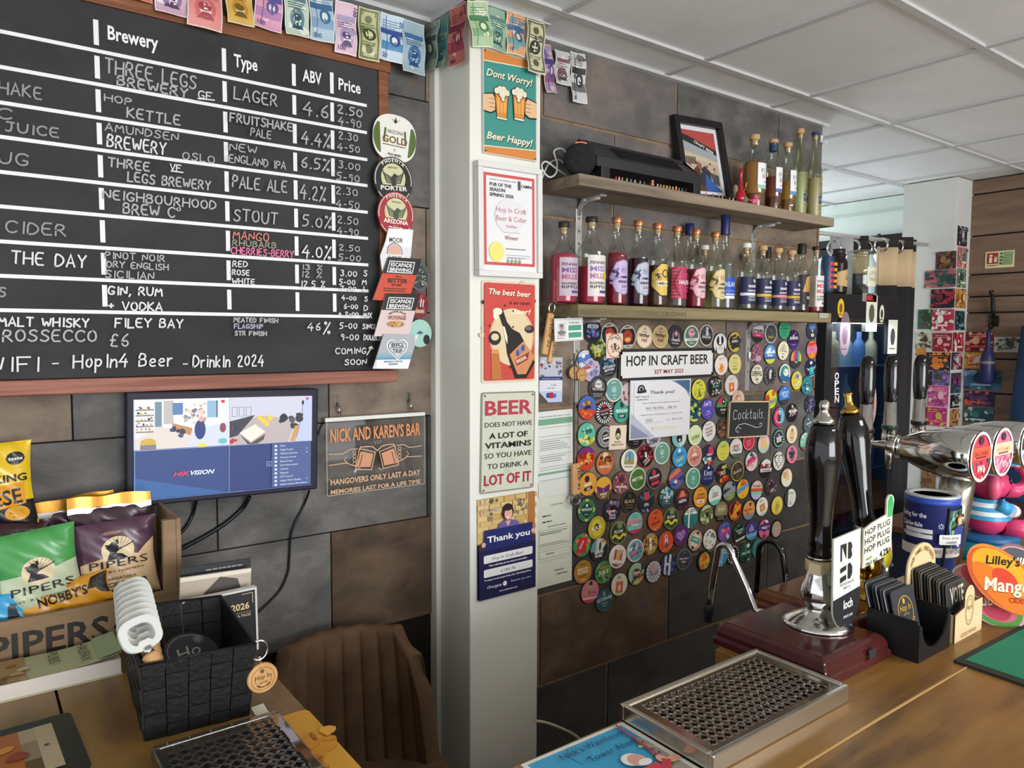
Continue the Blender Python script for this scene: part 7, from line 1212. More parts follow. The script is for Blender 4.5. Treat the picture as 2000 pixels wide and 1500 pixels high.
A = Art(step=.0001); A.chalk('Cocktails.', -X*.78, Y*.02, Y*.52, X*1.56, '#dadada', .0024, jit=.08); A.line([(-X*.35, -Y*.5), (-X*.55, -Y*.4), (-X*.62, -Y*.6), (-X*.5, -Y*.72), (-X*.48, -Y*.6)], .0022, '#dadada'); A.line([(-X*.62, -Y*.5), (-X*.5, -Y*.3), (-X*.2, -Y*.22), (X*.1, -Y*.34), (X*.4, -Y*.48), (X*.62, -Y*.42), (X*.68, -Y*.28), (X*.58, -Y*.22), (X*.55, -Y*.32)], .0022, '#dadada')
m = MB(); m.keep = True; A.into(m, z0=.0002); m.build('chalk_writing', t)
L2 = lambda px, py, y: wallM(c, rot).inverted() @ AY(px, py, y)
m = MB(); m.tube([L2(1437, 786, YR-.02), L2(1462, 700, YR-.02)], .0007, mat('#6a5a4a', .8), 5); m.tube([L2(1492, 785, YR-.02), L2(1470, 712, YR-.02), L2(1464, 700, YR-.02)], .0007, mat('#6a5a4a', .8), 5); m.build('hanging_string', t)
p = AY(1464, 697, YR-.014); m = MB(); m.box((0, .006, 0), (.012, .026, .004), WHITE, .001); m.tube([(0, -.002, .002), (0, -.012, .008), (0, -.016, .014), (0, -.01, .016)], .002, WHITE, 6); o = m.build('wall_hook', None, wallM(p)); tag(o, 'small white hook holding the strings of the cocktails sign', 'hook')
# ================================================================ hanging bits at the left of the shelf
WD = noise_mat('opener_wood', [(.3, '#b98a55'), (.6, '#cfa26c'), (.8, '#a87744')], (40, 8, 8), 4, .55)
def wood_opener(pa, pb, y, label, wd=.024, th=.010, word='HOP IN'):
    a, b = AY(*pa, y), AY(*pb, y); d = b-a; L_ = d.length; ang = math.atan2(d.x, -d.z); c = (a+b)/2
    t = thing('bottle_opener', label, 'bottle opener', M=wallM(c, ang), group='wooden bottle openers by the shelf')
    m = MB(); m.box((0, 0, 0), (wd, L_, th), WD, .003); m.build('handle', t)
    m = MB(); m.tube([(.011*math.cos(u), L_/2+.016+.014*math.sin(u), 0) for u in [2*PI*k/14 for k in range(14)]], .0032, STEEL, 6, closed=True); m.build('metal_loop', t)
    A = Art(); A.text(word, 0, -.004, wd*.4, '#3a2a1c', w=L_*.55, rot=-PI/2, bold=True); A.ring(0, L_*.34, wd*.2, wd*.25, '#3a2a1c', 12); m = MB(); m.keep = True; A.into(m, z0=th/2); m.build('burnt_lettering', t); return t
wood_opener((1076, 612), (1063, 692), -.33, 'wooden bottle opener with burnt lettering hanging left of the badge holder', .021)
wood_opener((1084, 650), (1073, 708), -.315, 'plain end of a second wooden opener behind the lettered one', .018, .008, 'HOP')
c, w_, h_, rot = quad((1082, 622), (1137.5, 620), (1139, 664), (1083, 668), -.345)
t = thing('badge_holder', 'clear identity badge holder with a face photo and two green bars, clipped to the shelf', 'badge holder', M=wallM(c, rot)); X, Y = w_/2, h_/2
m = MB(); m.box((0, 0, 0), (w_, h_, .003), mat('#cfd2d0', .25), .001); m.build('sleeve', t)
A = Art(step=.0001); A.rect(-X*.92, -Y*.85, X*.9, Y*.8, '#e4e6e4'); A.rect(-X*.85, -Y*.35, -X*.2, Y*.6, '#d0d0d0'); A.ell(-X*.52, Y*.2, X*.16, Y*.25, '#a89a94'); A.ell(-X*.52, -Y*.25, X*.28, Y*.2, '#7a7674'); A.ell(-X*.52, Y*.36, X*.15, Y*.14, '#77706c'); A.text('Calderdale', X*.35, Y*.5, Y*.18, '#4a5a54', w=X*.7, ital=.3); A.rect(-X*.05, -Y*.1, X*.85, Y*.36, '#4a9a7c'); A.rect(-X*.05, -Y*.72, X*.85, -Y*.26, '#4a9a7c'); A.lines(-X*.85, -Y*.55, -X*.2, 2, Y*.2, Y*.07, '#8a5a5c')
m = MB(); m.keep = True; A.into(m, z0=.0016); m.build('identity_card', t)
m = MB(); m.box((0, Y+.008, 0), (.010, .02, .004), mat('#b8c4bc', .3), .001); m.box((.004, Y+.026, .004), (.012, .026, .008), CHROME, .002, Matrix.Rotation(-.3, 4, 'Z')); m.build('clip', t)
p0 = AY(1124, 700, YR-.02)
for px, py, lb in ((1121, 728, 'left'), (1136, 732, 'right')):
    p = AY(px, py, YR-.026-(px-1121)*.0006); t = thing('key_ring', f'round wooden key ring token with engraved circle, {lb} of the two below the badge holder', 'key ring', M=wallM(p), group='wooden tokens below the badge holder'); m = MB(); m.lathe([(.019, -.003), (.0205, -.001), (.0205, .003), (.019, .004)], WD, seg=24); m.build('token', t)
    A = Art(); A.ring(0, 0, .0145, .0155, '#6a4424', 20); A.text('Hop In', 0, -.003, .006, '#6a4424', w=.02, ital=.2); m = MB(); m.keep = True; A.into(m, z0=.0042); m.build('engraving', t)
    m = MB(); m.tube([(.011*math.cos(u), .031+.011*math.sin(u), .001) for u in [2*PI*k/14 for k in range(14)]], .0016, STEEL, 6, closed=True); m.build('ring', t)
yy = YR-.03; cable('cord', [AY(1121, 690, yy), AY(1122, 740, yy), AY(1121, 800, yy), AY(1121, 850, yy), AY(1121, 905, yy)], .0018, WIRE, 'long black cord hanging from the bracket down to a wooden opener', 'cord')
cable('cord', [AY(1129, 690, yy+.01), AY(1130, 760, yy+.01), AY(1129, 812, yy+.01), AY(1128, 860, yy+.01), AY(1127, 904, yy+.01)], .0012, WIRE, 'thinner black cord beside the long one, from the same bracket', 'cord')
a, b = AY(1124.5, 905, yy), AY(1124.5, 965, yy)
t = thing('bottle_opener', 'flat wooden bottle opener reading HOP IN on a long black cord, beside the licence sheets', 'bottle opener', M=wallM((a+b)/2), group='wooden bottle openers by the shelf'); L_ = (a-b).length
m = MB(); m.box((0, 0, 0), (.034, L_, .010), WD, .003); m.build('handle', t); A = Art(); A.text('HOP IN', .004, 0, .012, '#3a2a1c', w=L_*.7, rot=-PI/2, bold=True); m = MB(); m.keep = True; A.into(m, z0=.005); m.build('burnt_lettering', t)
m = MB(); m.tube([(.019*math.cos(u), -L_/2-.018+.016*math.sin(u), 0) for u in [2*PI*k/18 for k in range(18)]], .005, mat('#7d7f78', .35, .8), 8, closed=True); m.build('metal_loop', t)
# ================================================================ counters
BARW = noise_mat('bar_wood_along', [(.3, '#56391a'), (.45, '#7d5829'), (.6, '#8c6731'), (.78, '#63431e')], (2.2, 12, 12), 6, .32, .12, 3, extra=[(3, .6, .75, '#a27c42', 5), (9, .66, .74, '#4f371b', 3)], spec=.5)
BARX = noise_mat('bar_wood_across', [(.3, '#664a2a'), (.45, '#80602f'), (.6, '#8d6c3b'), (.78, '#6a4e2a')], (12, 2.2, 12), 6, .35, .12, 3, extra=[(3, .6, .75, '#7c6c3a', 5), (9, .66, .74, '#4a3419', 3)], spec=.5)
BARD = noise_mat('bar_front_wood', [(.3, '#3f2c1c'), (.6, '#5a4028'), (.8, '#4a3422')], (6, 6, 1.5), 5, .5)
t = thing('bar_counter', 'long wooden bar top carrying the pumps and drip tray', 'bar counter', (1.0, -1.4, 0)); b_ = t.location
m = MB(); ys = [-1.172, -1.427, -1.80]
for i in range(2): m.bb((-1.7-b_.x, ys[i]-b_.y-.0015*0, ZB-.045), (2.75-b_.x, ys[i+1]-b_.y+.004, ZB), BARW, .0025)
m.bb((1.215-b_.x, -1.085-b_.y, ZB-.045), (2.75-b_.x, -1.171-b_.y, ZB), BARW, .002); m.build('top_planks', t)
m = MB(); m.tube([(x, -1.425-b_.y+.002*math.sin(x*7), ZB-.0035) for x in [-2.6+.2*k for k in range(22)]], .0045, mat('#b48f57', .6), 6); o = m.build('seam_filler', t); o['label'] = 'pale filler in the plank seam'
m = MB(); m.bb((-1.7-b_.x, -1.70-b_.y, 0), (2.7-b_.x, -1.66-b_.y, ZB-.046), BARD); m.build('front_panel', t)
t = thing('back_counter', 'wooden side counter with the crisps crate and basket, running to the slate wall', 'bar counter', (0, -.6, 0)); b_ = t.location
m = MB(); xs = [-.62, -.25, .114, .453]
for i in range(3): m.bb((xs[i], -1.170-b_.y, ZB-.04), (xs[i+1]-.004, YL-.008-b_.y, ZB), BARX, .0025)
m.build('top_planks', t); m = MB(); m.bb((.40, -1.1-b_.y, 0), (.43, YL-.03-b_.y, ZB-.041), BARD); m.build('side_panel', t)
# ================================================================ brown chair
CF = noise_mat('brown_suede', [(.3, '#4d392a'), (.5, '#624a36'), (.7, '#725a43')], (6, 6, 6), 6, .85, .2, 60)
t = thing('chair', 'brown suede tub chair with vertical channels behind the counter corner', 'chair', M=Matrix.Translation((.755, -.345, 0)) @ Matrix.Rotation(-.15, 4, 'Z'))
def back(a, b):
    th = (a-.5)*2.5; rx, ry = .215-.035*b, .14; top = .985-.012*th*th-.42*max(0, abs(th)-.78)**1.3; z = .50+(top-.50)*b
    flare = 1+.02*b; gro = .017*(1-abs(math.sin(a*10*PI))**.4)*min(1, b*6)*min(1, (1-b)*9)*max(0, 1-abs(2*a-1)**5); r = 1+gro*4
    return Vector((rx*math.sin(th)*flare*r, .0+ry*math.cos(th)*flare*r+.03*b-.06, z))
m = MB(); m.grid(back, 120, 22, CF); o = m.build('backrest', t); md = o.modifiers.new('s', 'SOLIDIFY'); md.thickness = .045; md.offset = 1; md = o.modifiers.new('b', 'SUBSURF'); md.levels = 1; md.render_levels = 1
m = MB(); m.box((0.02, -.07, .56), (.48, .42, .13), CF, .045, seg=4); m.build('seat', t)
for sx in (-1, 1):
    for sy in (-1, 1): m = MB(); m.tube([(sx*.17, sy*.14-.03, .46), (sx*.22, sy*.19-.03, 0)], [.016, .011], BLACK, 8); m.build('leg', t)
# ================================================================ crisps crate
CW = noise_mat('crate_wood', [(.3, '#6f5a42'), (.5, '#8a7153'), (.7, '#9c8263')], (2, 8, 10), 5, .6, .1, 10)
t = thing('crate', 'wooden display crate full of crisp packets with black lettering along its front', 'crate', (.1, -.25, ZB)); x0, x1 = -.235, .255
m = MB(); m.bb((x0, -.112, 0), (x1-.0, -.098, .098), CW, .002); m.build('front_board', t)
m = MB(); m.bb((x1-.03, -.098, 0), (x1-.004, -.08, .246), CW, .002); m.build('corner_post', t)
m = MB(); m.bb((x1-.004, -.098, 0), (x1+.006, .095, .247), CW, .002); m.build('side_panel', t)
m = MB(); m.bb((x0, .085, 0), (x1-.005, .095, .22), CW, .002); m.bb((x0, -.098, 0), (x1-.005, .085, .008), CW); m.build('back_panel', t)
A = Art(); p = AY(5, 1275, -.362); A.text('PIPERS', -.1+AY(-25, 1262, -.362).x, .022, .052, '#2b2623', bold=True, w=AY(214, 1240, -.362).x-AY(-25, 1262, -.362).x, al='l'); A.ell(AY(226, 1210, -.362).x-.1, .045, .0045, .0045, '#2b2623', 12)
m = MB(); m.keep = True; A.into(m, Matrix.Translation((0, -.112, 0)) @ FRONT, z0=.0003); m.build('lettering', t)
def packet(label, c, w_, h_, d, art, base, top=None, rot=0, tilt=0, group='crisp packets in the crate', name='crisp_packet', gold=False, seed=1):
    R = random.Random(seed); X, Y = w_/2, h_/2; ph = R.uniform(0, 6); foil = mat(base, .28, 0, .6)
    pil = lambda x, y: d*max(0, (1-(abs(x)/X)**2.4))**.6*max(0, (1-(abs(y)/Y)**3))**.55+.0022*math.sin(x*190+ph+y*60)*(abs(y)/Y)**2+.002*math.sin(y*120+x*90+ph)
    sx = lambda x, y: x*(1-.10*(1-(abs(y)/Y)**2))
    A = Art(step=.0002); art(A, X, Y)
    m = MB(); m.grid(lambda a, b: Vector((sx((a-.5)*w_, (b-.5)*h_), (b-.5)*h_, pil((a-.5)*w_, (b-.5)*h_))), 26, 30, foil); m.grid(lambda a, b: Vector((sx((a-.5)*w_, (b-.5)*h_), (b-.5)*h_, -.6*pil((a-.5)*w_, (b-.5)*h_)-.001)), 12, 14, foil); m.keep = True
    if gold: G_ = mat('#c98f34', .25, .6, .6); m.grid(lambda a, b: Vector(((a-.5)*w_*.98, Y-.003+.026*b+.002*math.sin(a*11), .004*math.sin(a*9)+.004)), 20, 3, G_); m.grid(lambda a, b: Vector(((a-.5)*w_*.98, Y-.012+.012*b+.002*math.sin(a*14), .007+.002*math.sin(a*9))), 20, 2, mat('#b8b4ac', .25, .7))
    splity(A.split(w_/26), h_/30).into(m, bend=lambda p: Vector((sx(p.x, p.y), p.y, pil(p.x, p.y)+p.z+.0011)), rough=.3)
    o = m.build(name, None, wallM(c, rot) @ Matrix.Rotation(tilt, 4, 'X')); return tag(o, label, 'crisp packet' if name == 'crisp_packet' else 'nut packet', group)
def piper(A, X, Y, k, ink='#232226'):
    A.ell(0, Y*k, X*.42, X*.36, '#e0cda6' if ink else None); cx = 0
    for i in range(7): a = .3+i*.3; A.line([(X*.06*math.cos(a), Y*k+X*.05), (X*.38*math.cos(a), Y*k+X*.04+X*.3*math.sin(a))], .0007, ink)
    A.poly([(-X*.3, Y*k-X*.22), (-X*.2, Y*k-X*.02), (-X*.3, Y*k+X*.1), (-X*.12, Y*k+X*.24), (0, Y*k+X*.12), (X*.02, Y*k), (-X*.06, Y*k-X*.06), (X*.1, Y*k-X*.1), (X*.24, Y*k-X*.22)], ink); A.line([(-X*.05, Y*k), (X*.42, Y*k+X*.16)], .002, ink); A.blobs(2, 7, -X*.3, Y*k+X*.1, 0, Y*k+X*.26, .003, .005, [ink])
def a_karn(A, X, Y):
    tan = '#d6b68c'; A.poly([(-X*.95, -Y), (X*.95, -Y), (X*.95, Y*.45), (X*.5, Y*.1), (0, Y*.22), (-X*.5, Y*.1), (-X*.95, Y*.0)], tan)
    piper(A, X, Y, .26); A.text('PIPERS', 0, -Y*.14, Y*.19, '#232226', w=X*1.5); A.text('EST. BY FARMERS', 0, -Y*.28, Y*.06, '#5a4a3c', w=X*1.25); A.text('KARNATAKA', 0, -Y*.47, Y*.08, '#3a3028', w=X*.8); A.text('BLACK PEPPER', 0, -Y*.63, Y*.11, '#2a2420', w=X*1.35, bold=True); A.text('& SEA SALT', 0, -Y*.8, Y*.11, '#2a2420', w=X*1.1, bold=True); A.ell(-X*.1, Y*.72, X*.28, Y*.06, '#7a5a58'); A.text('Handmade', -X*.1, Y*.7, Y*.05, '#c8a888', w=X*.4, ital=.2)
def a_green(A, X, Y):
    A.poly([(-X, -Y), (X, -Y), (X, Y*.12), (X*.4, Y*.02), (-X*.4, -Y*.02), (-X, -Y*.05)], '#c4cfae'); piper(A, X, Y, .0); A.text('PIPERS', X*.05, -Y*.5, Y*.2, '#232226', w=X*1.55); A.text('EST. BY FARMERS', 0, -Y*.68, Y*.06, '#4a5040', w=X*1.3)
def a_cheese(A, X, Y):
    A.rect(-X, -Y, X, -Y*.35, '#211f20'); A.poly([(-X, Y*.3), (X*.15, Y*.3), (X*.25, Y*.55), (X*.22, Y), (-X, Y)], '#2a2622'); A.ell(X*.64, Y*.62, X*.22, Y*.15, '#1f1d1c', 20); A.text('taste', X*.64, Y*.58, Y*.08, '#e8e4d8', w=X*.34, bold=True); A.ell(-X*.15, Y*.5, X*.18, Y*.1, '#e0b82c', 12); A.text('CRACKING', X*.02, Y*.1, Y*.17, '#221e1a', w=X*1.75, bold=True); A.poly([(-X, -Y*.62), (X*.8, -Y*.42), (X*.82, Y*.06), (-X, -Y*.06)], '#d8941f'); A.text('CHEESE', -X*.12, -Y*.43, Y*.34, '#221e1a', w=X*1.7, bold=True, rot=.06); A.ell(X*.55, -Y*.62, X*.3, Y*.17, '#d49a2c', 20); A.blobs(3, 12, X*.35, -Y*.72, X*.72, -Y*.5, .001, .003, ['#b87a1c', '#e0b04c']); A.text('& cheese', -X*.35, -Y*.72, Y*.08, '#e8dca8', w=X*.6, ital=.2); A.text('A CRUNCH.', -X*.15, -Y*.88, Y*.08, '#e8dca8', w=X*.75, bold=True)
def a_nobby(A, X, Y):
    A.text("NOBBY'S", -X*.05, -Y*.15, Y*.62, '#211a12', w=X*1.1, bold=True, rot=0); A.text('CLASSIC PEANUTS', -X*.1, Y*.62, Y*.16, '#5a3412', w=X*.7); A.poly([(X*.5, Y*.1), (X*.6, Y*.8), (X*.95, Y*.95), (X*.98, -Y*.5), (X*.8, -Y*.3), (X*.7, Y*.1)], '#1f1914'); A.text('NUTS', -X*.3, -Y*.75, Y*.2, '#3a2412', w=X*.4, bold=True)
def a_none(A, X, Y): pass
def ctr(p0, p1, y): return (AY(*p0, y)+AY(*p1, y))/2
packet('yellow and black cheese cracker packet standing at the back left of the crate', Vector((.035, -.20, 1.445)), .155, .18, .018, a_cheese, '#e0bb1e', rot=.05, tilt=-.12, seed=3)
packet('open dark purple bag with a gold torn rim against the side of the crate', Vector((.245, -.228, 1.31)), .165, .155, .02, a_none, '#3f2a35', gold=True, seed=4, tilt=-.1)
packet('second open purple bag with a gold rim, further back in the crate', Vector((.185, -.195, 1.31)), .165, .155, .018, a_none, '#452a38', gold=True, rot=.10, seed=9)
packet('dark plum bag lying across the left of the crate behind the green packet', Vector((.04, -.24, 1.30)), .17, .16, .02, a_none, '#35181f', rot=-.12, seed=8)
packet('purple and tan pepper crisps packet at the right of the crate', Vector((.247, -.285, 1.283)), .162, .165, .022, a_karn, '#54384a', rot=.04, tilt=-.12, seed=5)
packet('green topped pale crisps packet left of the purple and tan one', Vector((.104, -.298, 1.29)), .15, .16, .024, a_green, '#4a9a52', rot=.10, tilt=-.15, seed=6)
packet('bright blue crisps packet at the left edge of the crate', Vector((-.035, -.295, 1.28)), .15, .15, .022, a_none, '#2a74b4', rot=.03, tilt=-.15, seed=7)
packet('orange peanut packet lying along the front board of the crate', AY(128, 1172, -.318)+Vector((.0, 0, .006)), .172, .062, .012, a_nobby, '#dd9a26', rot=.16, tilt=-.2, name='nut_packet', seed=11)
packet('small sky blue nut packet at the lower left of the crate', AY(2, 1192, -.318), .085, .06, .010, lambda A, X, Y: (A.poly([(X*.2, -Y*.8), (X*.3, Y*.1), (X*.45, Y*.3), (X*.6, Y*.1), (X*.7, -Y*.8)], '#1f2a34'),), '#2f9ccc', rot=.12, tilt=-.2, name='nut_packet', seed=12)
# ================================================================ paperback
t = thing('book', 'paperback about local pubs with a pale green and photo cover lying before the crate', 'book', (.085, -.44, ZB)); hw, hd = .135, .055
m = MB(); m.bb((-hw+.002, -hd, .002), (hw-.002, hd, .03), mat('#d8cfc6', .8), .001); m.build('pages', t)
m = MB(); CV = mat('#b8ba90', .45); m.bb((-hw, -hd-.002, 0), (hw, hd, .002), CV); m.grid(lambda a, b: Vector((-hw+2*hw*a, -hd-.002+2*hd*b, .0308+.012*max(0, a-.6)**2*6)), 14, 4, CV); m.keep = True
A = Art(); A.rect(-hw, -hd, -hw+.12, hd, '#a98a5c'); A.blobs(3, 20, -hw, -hd, -hw+.12, hd, .006, .014, ['#8a6a3c', '#c9b88a', '#6f5a3a', '#b8a070']); A.rect(hw*.72, -hd, hw, hd, '#9cae88')
A.text('HALIFAX', hw*.52, .0, .018, '#4a4a3a', w=.09, rot=-PI/2); A.text('PUBS', hw*.16, .012, .018, '#4a4a3a', w=.055, rot=-PI/2); A.split(.02).into(m, bend=lambda p: Vector((p.x, p.y, .0312+p.z+.012*max(0, (p.x+hw)/(2*hw)-.6)**2*6))); m.build('cover', t)
# ================================================================ black woven basket
WB = [noise_mat('woven_strap', [(.3, '#0b0b0c'), (.7, '#141416')], (60, 60, 60), 3, .55, .2, 120), noise_mat('woven_strap_light', [(.3, '#111113'), (.7, '#1a1a1c')], (60, 60, 60), 3, .55, .2, 120)]
b0 = [Vector((.208, -.776, ZB)), Vector((.364, -.79, ZB)), Vector((.378, -.585, ZB)), Vector((.222, -.571, ZB))]
b1 = [AZ(275, 1301, 1.247), AZ(498, 1257, 1.247), AZ(432, 1165, 1.247), AZ(228, 1190, 1.247)]
t = thing('basket', 'square black woven basket on the side counter', 'basket', (.29, -.68, ZB)); o_ = t.location
m = MB(); nr = 6
for s in range(4):
    a0, a1_, c0, c1 = b0[s]-o_, b0[(s+1) % 4]-o_, b1[s]-o_, b1[(s+1) % 4]-o_; n_ = (a1_-a0).cross(Vector((0, 0, 1))).normalized(); nc = 5
    for i in range(nc):
        for j in range(nr):
            P = lambda u, v: (a0*(1-u)+a1_*u)*(1-v)+(c0*(1-u)+c1*u)*v
            k = (i+j) % 2; q = [P((i+.02)/nc, (j+.02)/nr), P((i+.98)/nc, (j+.02)/nr), P((i+.98)/nc, (j+.98)/nr), P((i+.02)/nc, (j+.98)/nr)]
            cc = sum(q, Vector())/4; h = .0016 if k else .0006
            m.prism([(-1, -1), (1, -1), (1, 1), (-1, 1)], -1, 1, WB[k], Matrix.Translation(cc) @ Matrix((((q[1]-q[0])/2), n_*(h+.0012), ((q[3]-q[0])/2))).transposed().to_4x4() @ Matrix(((1, 0, 0), (0, 0, 1), (0, 1, 0))).to_4x4())
m.build('woven_sides', t)
m = MB(); m.tube([c-o_ for c in b1], .0035, WB[0], 6, closed=True); m.build('rim', t); m = MB(); m.prism([(c.x-o_.x, c.y-o_.y) for c in b0], .001, .004, WB[0]); m.build('base', t)
for i, (dz, tl, lb) in enumerate(((.035, .5, 'upper engraved dark coaster leaning in the black basket'), (.02, .42, 'lower dark coaster under the engraved one in the black basket'))):
    m = MB(); bm_ = mat('#2c2c2e', .7); m.lathe([(.046, 0), (.047, .001), (.047, .004), (.046, .005)], bm_, seg=32); m.keep = True; A = Art(); A.ring(0, 0, .04, .041, '#8a8a8a', 30, a0=.6, a1=4.6); A.text('Ho', -.006, -.008, .026, '#909090', ital=.3)
    for k in range(6): A.ring(.024+.005*math.cos(k), .022+.005*math.sin(k), .003, .0038, '#909090', 8)
    A.into(m, z0=.005); o = m.build('coaster', None, Matrix.Translation((.302, -.675+i*.006, ZB+.045+dz)) @ Matrix.Rotation(.35, 4, 'Z') @ Matrix.Rotation(tl, 4, 'X')); tag(o, lb, 'coaster')
WP = mat('#d3d6d2', .35)
def opener(M, label):
    t = thing('bottle_opener', label, 'bottle opener', M=M, group='white bottle openers in the basket')
    m = MB(); ring = lambda kx, ky: [(kx*math.copysign(abs(math.cos(a))**.7, math.cos(a)), ky*math.copysign(abs(math.sin(a))**.7, math.sin(a))) for a in [2*PI*k/28 for k in range(28)]]
    O_, I_ = ring(.033, .027), [(x, y-.001+(.006 if abs(x) < .008 and y < 0 else 0)) for x, y in ring(.0215, .0165)]
    for z0, z1 in ((-.0028, .0028),):
        for k in range(28):
            j = (k+1) % 28; v = [m.bm.verts.new((*p, z)) for p, z in ((O_[k], z1), (O_[j], z1), (I_[j], z1), (I_[k], z1), (O_[k], z0), (O_[j], z0), (I_[j], z0), (I_[k], z0))]; i = m.mi(WP)
            for q in ((0, 1, 2, 3), (7, 6, 5, 4), (4, 5, 1, 0), (3, 2, 6, 7)): f = m.bm.faces.new([v[x] for x in q]); f.material_index = i
    m.build('opener_head', t)
    m = MB(); m.tube([(0, -.024, 0), (0, -.035, 0)], .008, CHROME, 12); m.build('collar', t)
    m = MB(); m.lathe([(.009, -.034), (.0135, -.038), (.0135, -.062), (.009, -.07)], WD, Matrix.Rotation(PI/2, 4, 'X') @ Matrix.Rotation(PI, 4, 'X'), 14); o = m.build('wooden_handle', t)
    return t
N8 = ['nearest', 'second', 'third', 'fourth', 'fifth', 'sixth', 'seventh', 'farthest']
pa, pb = AY(274, 1238, -.748), AY(260, 1158, -.52)
for i in range(8):
    f = i/7; p = pa*(1-f)+pb*f; opener(Matrix.Translation(p) @ Matrix.Rotation(.30, 4, 'Z') @ FRONT @ Matrix.Rotation(-.58, 4, 'X') @ Matrix.Rotation(.12, 4, 'Z'), f'white bottle opener, {N8[i]} of the row standing in the black basket')
p = AY(512, 1323, -.80); q = AY(505, 1270, -.80)
t = thing('key_ring', 'big wooden disc key ring hanging from the front corner of the black basket', 'key ring', M=wallM(p, .1)); L_ = t.matrix_world.inverted() @ q
m = MB(); m.lathe([(.023, -.004), (.0255, -.002), (.0255, .003), (.023, .005)], WD, seg=32); m.build('wooden_disc', t)
A = Art(); A.ring(0, 0, .019, .0198, '#6a4424', 26); A.ring(0, 0, .0135, .0141, '#6a4424', 22, a0=2.6, a1=6.6); A.text('Hop In', 0, .0, .008, '#5a3a1c', w=.026, ital=.2); A.text('CRAFT BEER', 0, -.008, .003, '#5a3a1c', w=.014); A.arctext('BEER & CIDER', 0, 0, .0155, .003, '#5a3a1c', mid=-PI/2, span=1.7, inward=True); A.ell(0, .0135, .003, .0035, '#6a4424', 8)
m = MB(); m.keep = True; A.into(m, z0=.0052); m.build('engraving', t)
m = MB(); m.tube([(L_.x+.015*math.cos(u), L_.y+.0165*math.sin(u), L_.z) for u in [2*PI*k/22 for k in range(22)]], .0021, CHROME, 8, closed=True); m.tube([(L_.x*.8, L_.y-.012, 0), (0, .024, 0)], .0022, CHROME, 6); m.build('split_ring', t)
# diary, magazine and folder behind the basket
def p_dia(A, X, Y): A.rect(-X+.004, -Y, X-.004, Y-.004, '#1b1b20'); A.line([(X-.03, Y-.009), (X-.009, Y-.009), (X-.009, Y-.03)], .0012, '#c8b890'); A.text('2026', X-.034, Y-.04, .0135, '#d8c48c', w=.036, bold=True); A.rect(X-.055, Y-.046, X-.012, Y-.0465, '#d8c48c'); A.text('DAY A PAGE', X-.036, Y-.055, .006, '#d8c48c', w=.044)
flat('diary', ((352, 1172), (493, 1143), (504, 1262), (358, 1300)), -.515, .016, p_dia, '#cfcfca', 'black 2026 diary with a pale edge standing behind the basket', 'diary', edge='#d8d6d0')
def p_mag(A, X, Y): A.rect(-X, -Y, X, Y, '#b5a898'); A.poly([(-X*.35, Y*.55), (X*.1, Y*.9), (X*.6, Y*.8), (X*.85, Y*.2), (X*.7, -Y), (-X*.1, -Y), (-X*.3, Y*.0)], '#4a4440'); A.ell(-X*.3, Y*.1, X*.2, Y*.35, '#a88a78'); A.rect(-X, Y*.9, X, Y, '#dcd4c4')
flat('magazine', ((346, 1128), (482, 1110), (492, 1260), (352, 1290)), -.485, .006, p_mag, '#cfc4b4', 'magazine with a dark haired face standing behind the diary', 'magazine')
flat('folder', ((350, 1110), (483, 1090), (493, 1250), (354, 1280)), -.465, .004, lambda A, X, Y: A.lines(-X*.3, Y*.86, X*.8, 1, .01, .003, '#8a8a88'), '#222226', 'black folder standing at the back of the papers behind the basket', 'folder')
# things lying at the front of the side counter
m = MB(); m.grid(lambda a, b: Vector((-.011+.022*a, -.03+.06*b, .001+.008*(b-.5)**2*4)), 3, 8, mat('#c9c2b2', .8)); m.keep = True; A = Art(); A.text('1401', 0, .0, .006, '#6a6458', rot=PI/2); A.split(.01).into(m, bend=lambda p: Vector((p.x, p.y, .002+.008*((p.y+.03)/.06-.5)**2*4+p.z)))
o = m.build('paper_tag', None, Matrix.Translation((.384, -.813, ZB)) @ Matrix.Rotation(.12, 4, 'Z')); tag(o, 'small curled paper tag beside the front corner of the basket', 'tag')
A = Art(); A.blobs(4, 16, -.1, -.05, .1, .05, .01, .03, ['#c98a28', '#dca23c', '#b8781f']); A.ell(-.02, .0, .035, .05, '#1f1c1a'); A.ell(.01, -.03, .03, .03, '#1f1c1a'); A.text('NORI', .07, .035, .008, '#8a2a1c', rot=-PI/2, bold=True); A.text('Take a Stand', .055, -.05, .008, '#7a2a1c', rot=-PI/2, w=.05, ital=.2)
board('bar_mat', .20, .26, .003, A, flatM((.349, -.962, ZB)), '#d09a34', 'orange bar mat with black shapes under the clear tray', 'bar mat', None, .5, .012)
t = thing('clear_tray', 'clear perforated tray with flower shaped holes on the orange mat', 'tray', (.298, -.95, ZB+.003)); X, Y, hh = .095, .105, .02; CG = glass('#c4c8c8', 'clear_acrylic', .75, .04); CGE = mat('#8f9494', .12, .6)
m = MB(); grate(m, -X+.012, X-.018, -Y+.012, Y-.012, hh, .0185, mat('#77706a', .16, .85)); m.build('perforated_top', t)
m = MB()
for q in (((-X, Y-.012, 0), (X, Y, hh+.002)), ((-X, -Y, 0), (X, -Y+.012, hh+.002)), ((-X, -Y+.012, 0), (-X+.012, Y-.012, hh+.002)), ((X-.018, -Y+.012, 0), (X, Y-.012, hh+.002))): m.bb(*q, CG, .003)
m.bb((-X+.002, -Y+.002, .0005), (X-.002, Y-.002, .002), mat('#2a2c2e', .3)); m.build('tray_body', t)
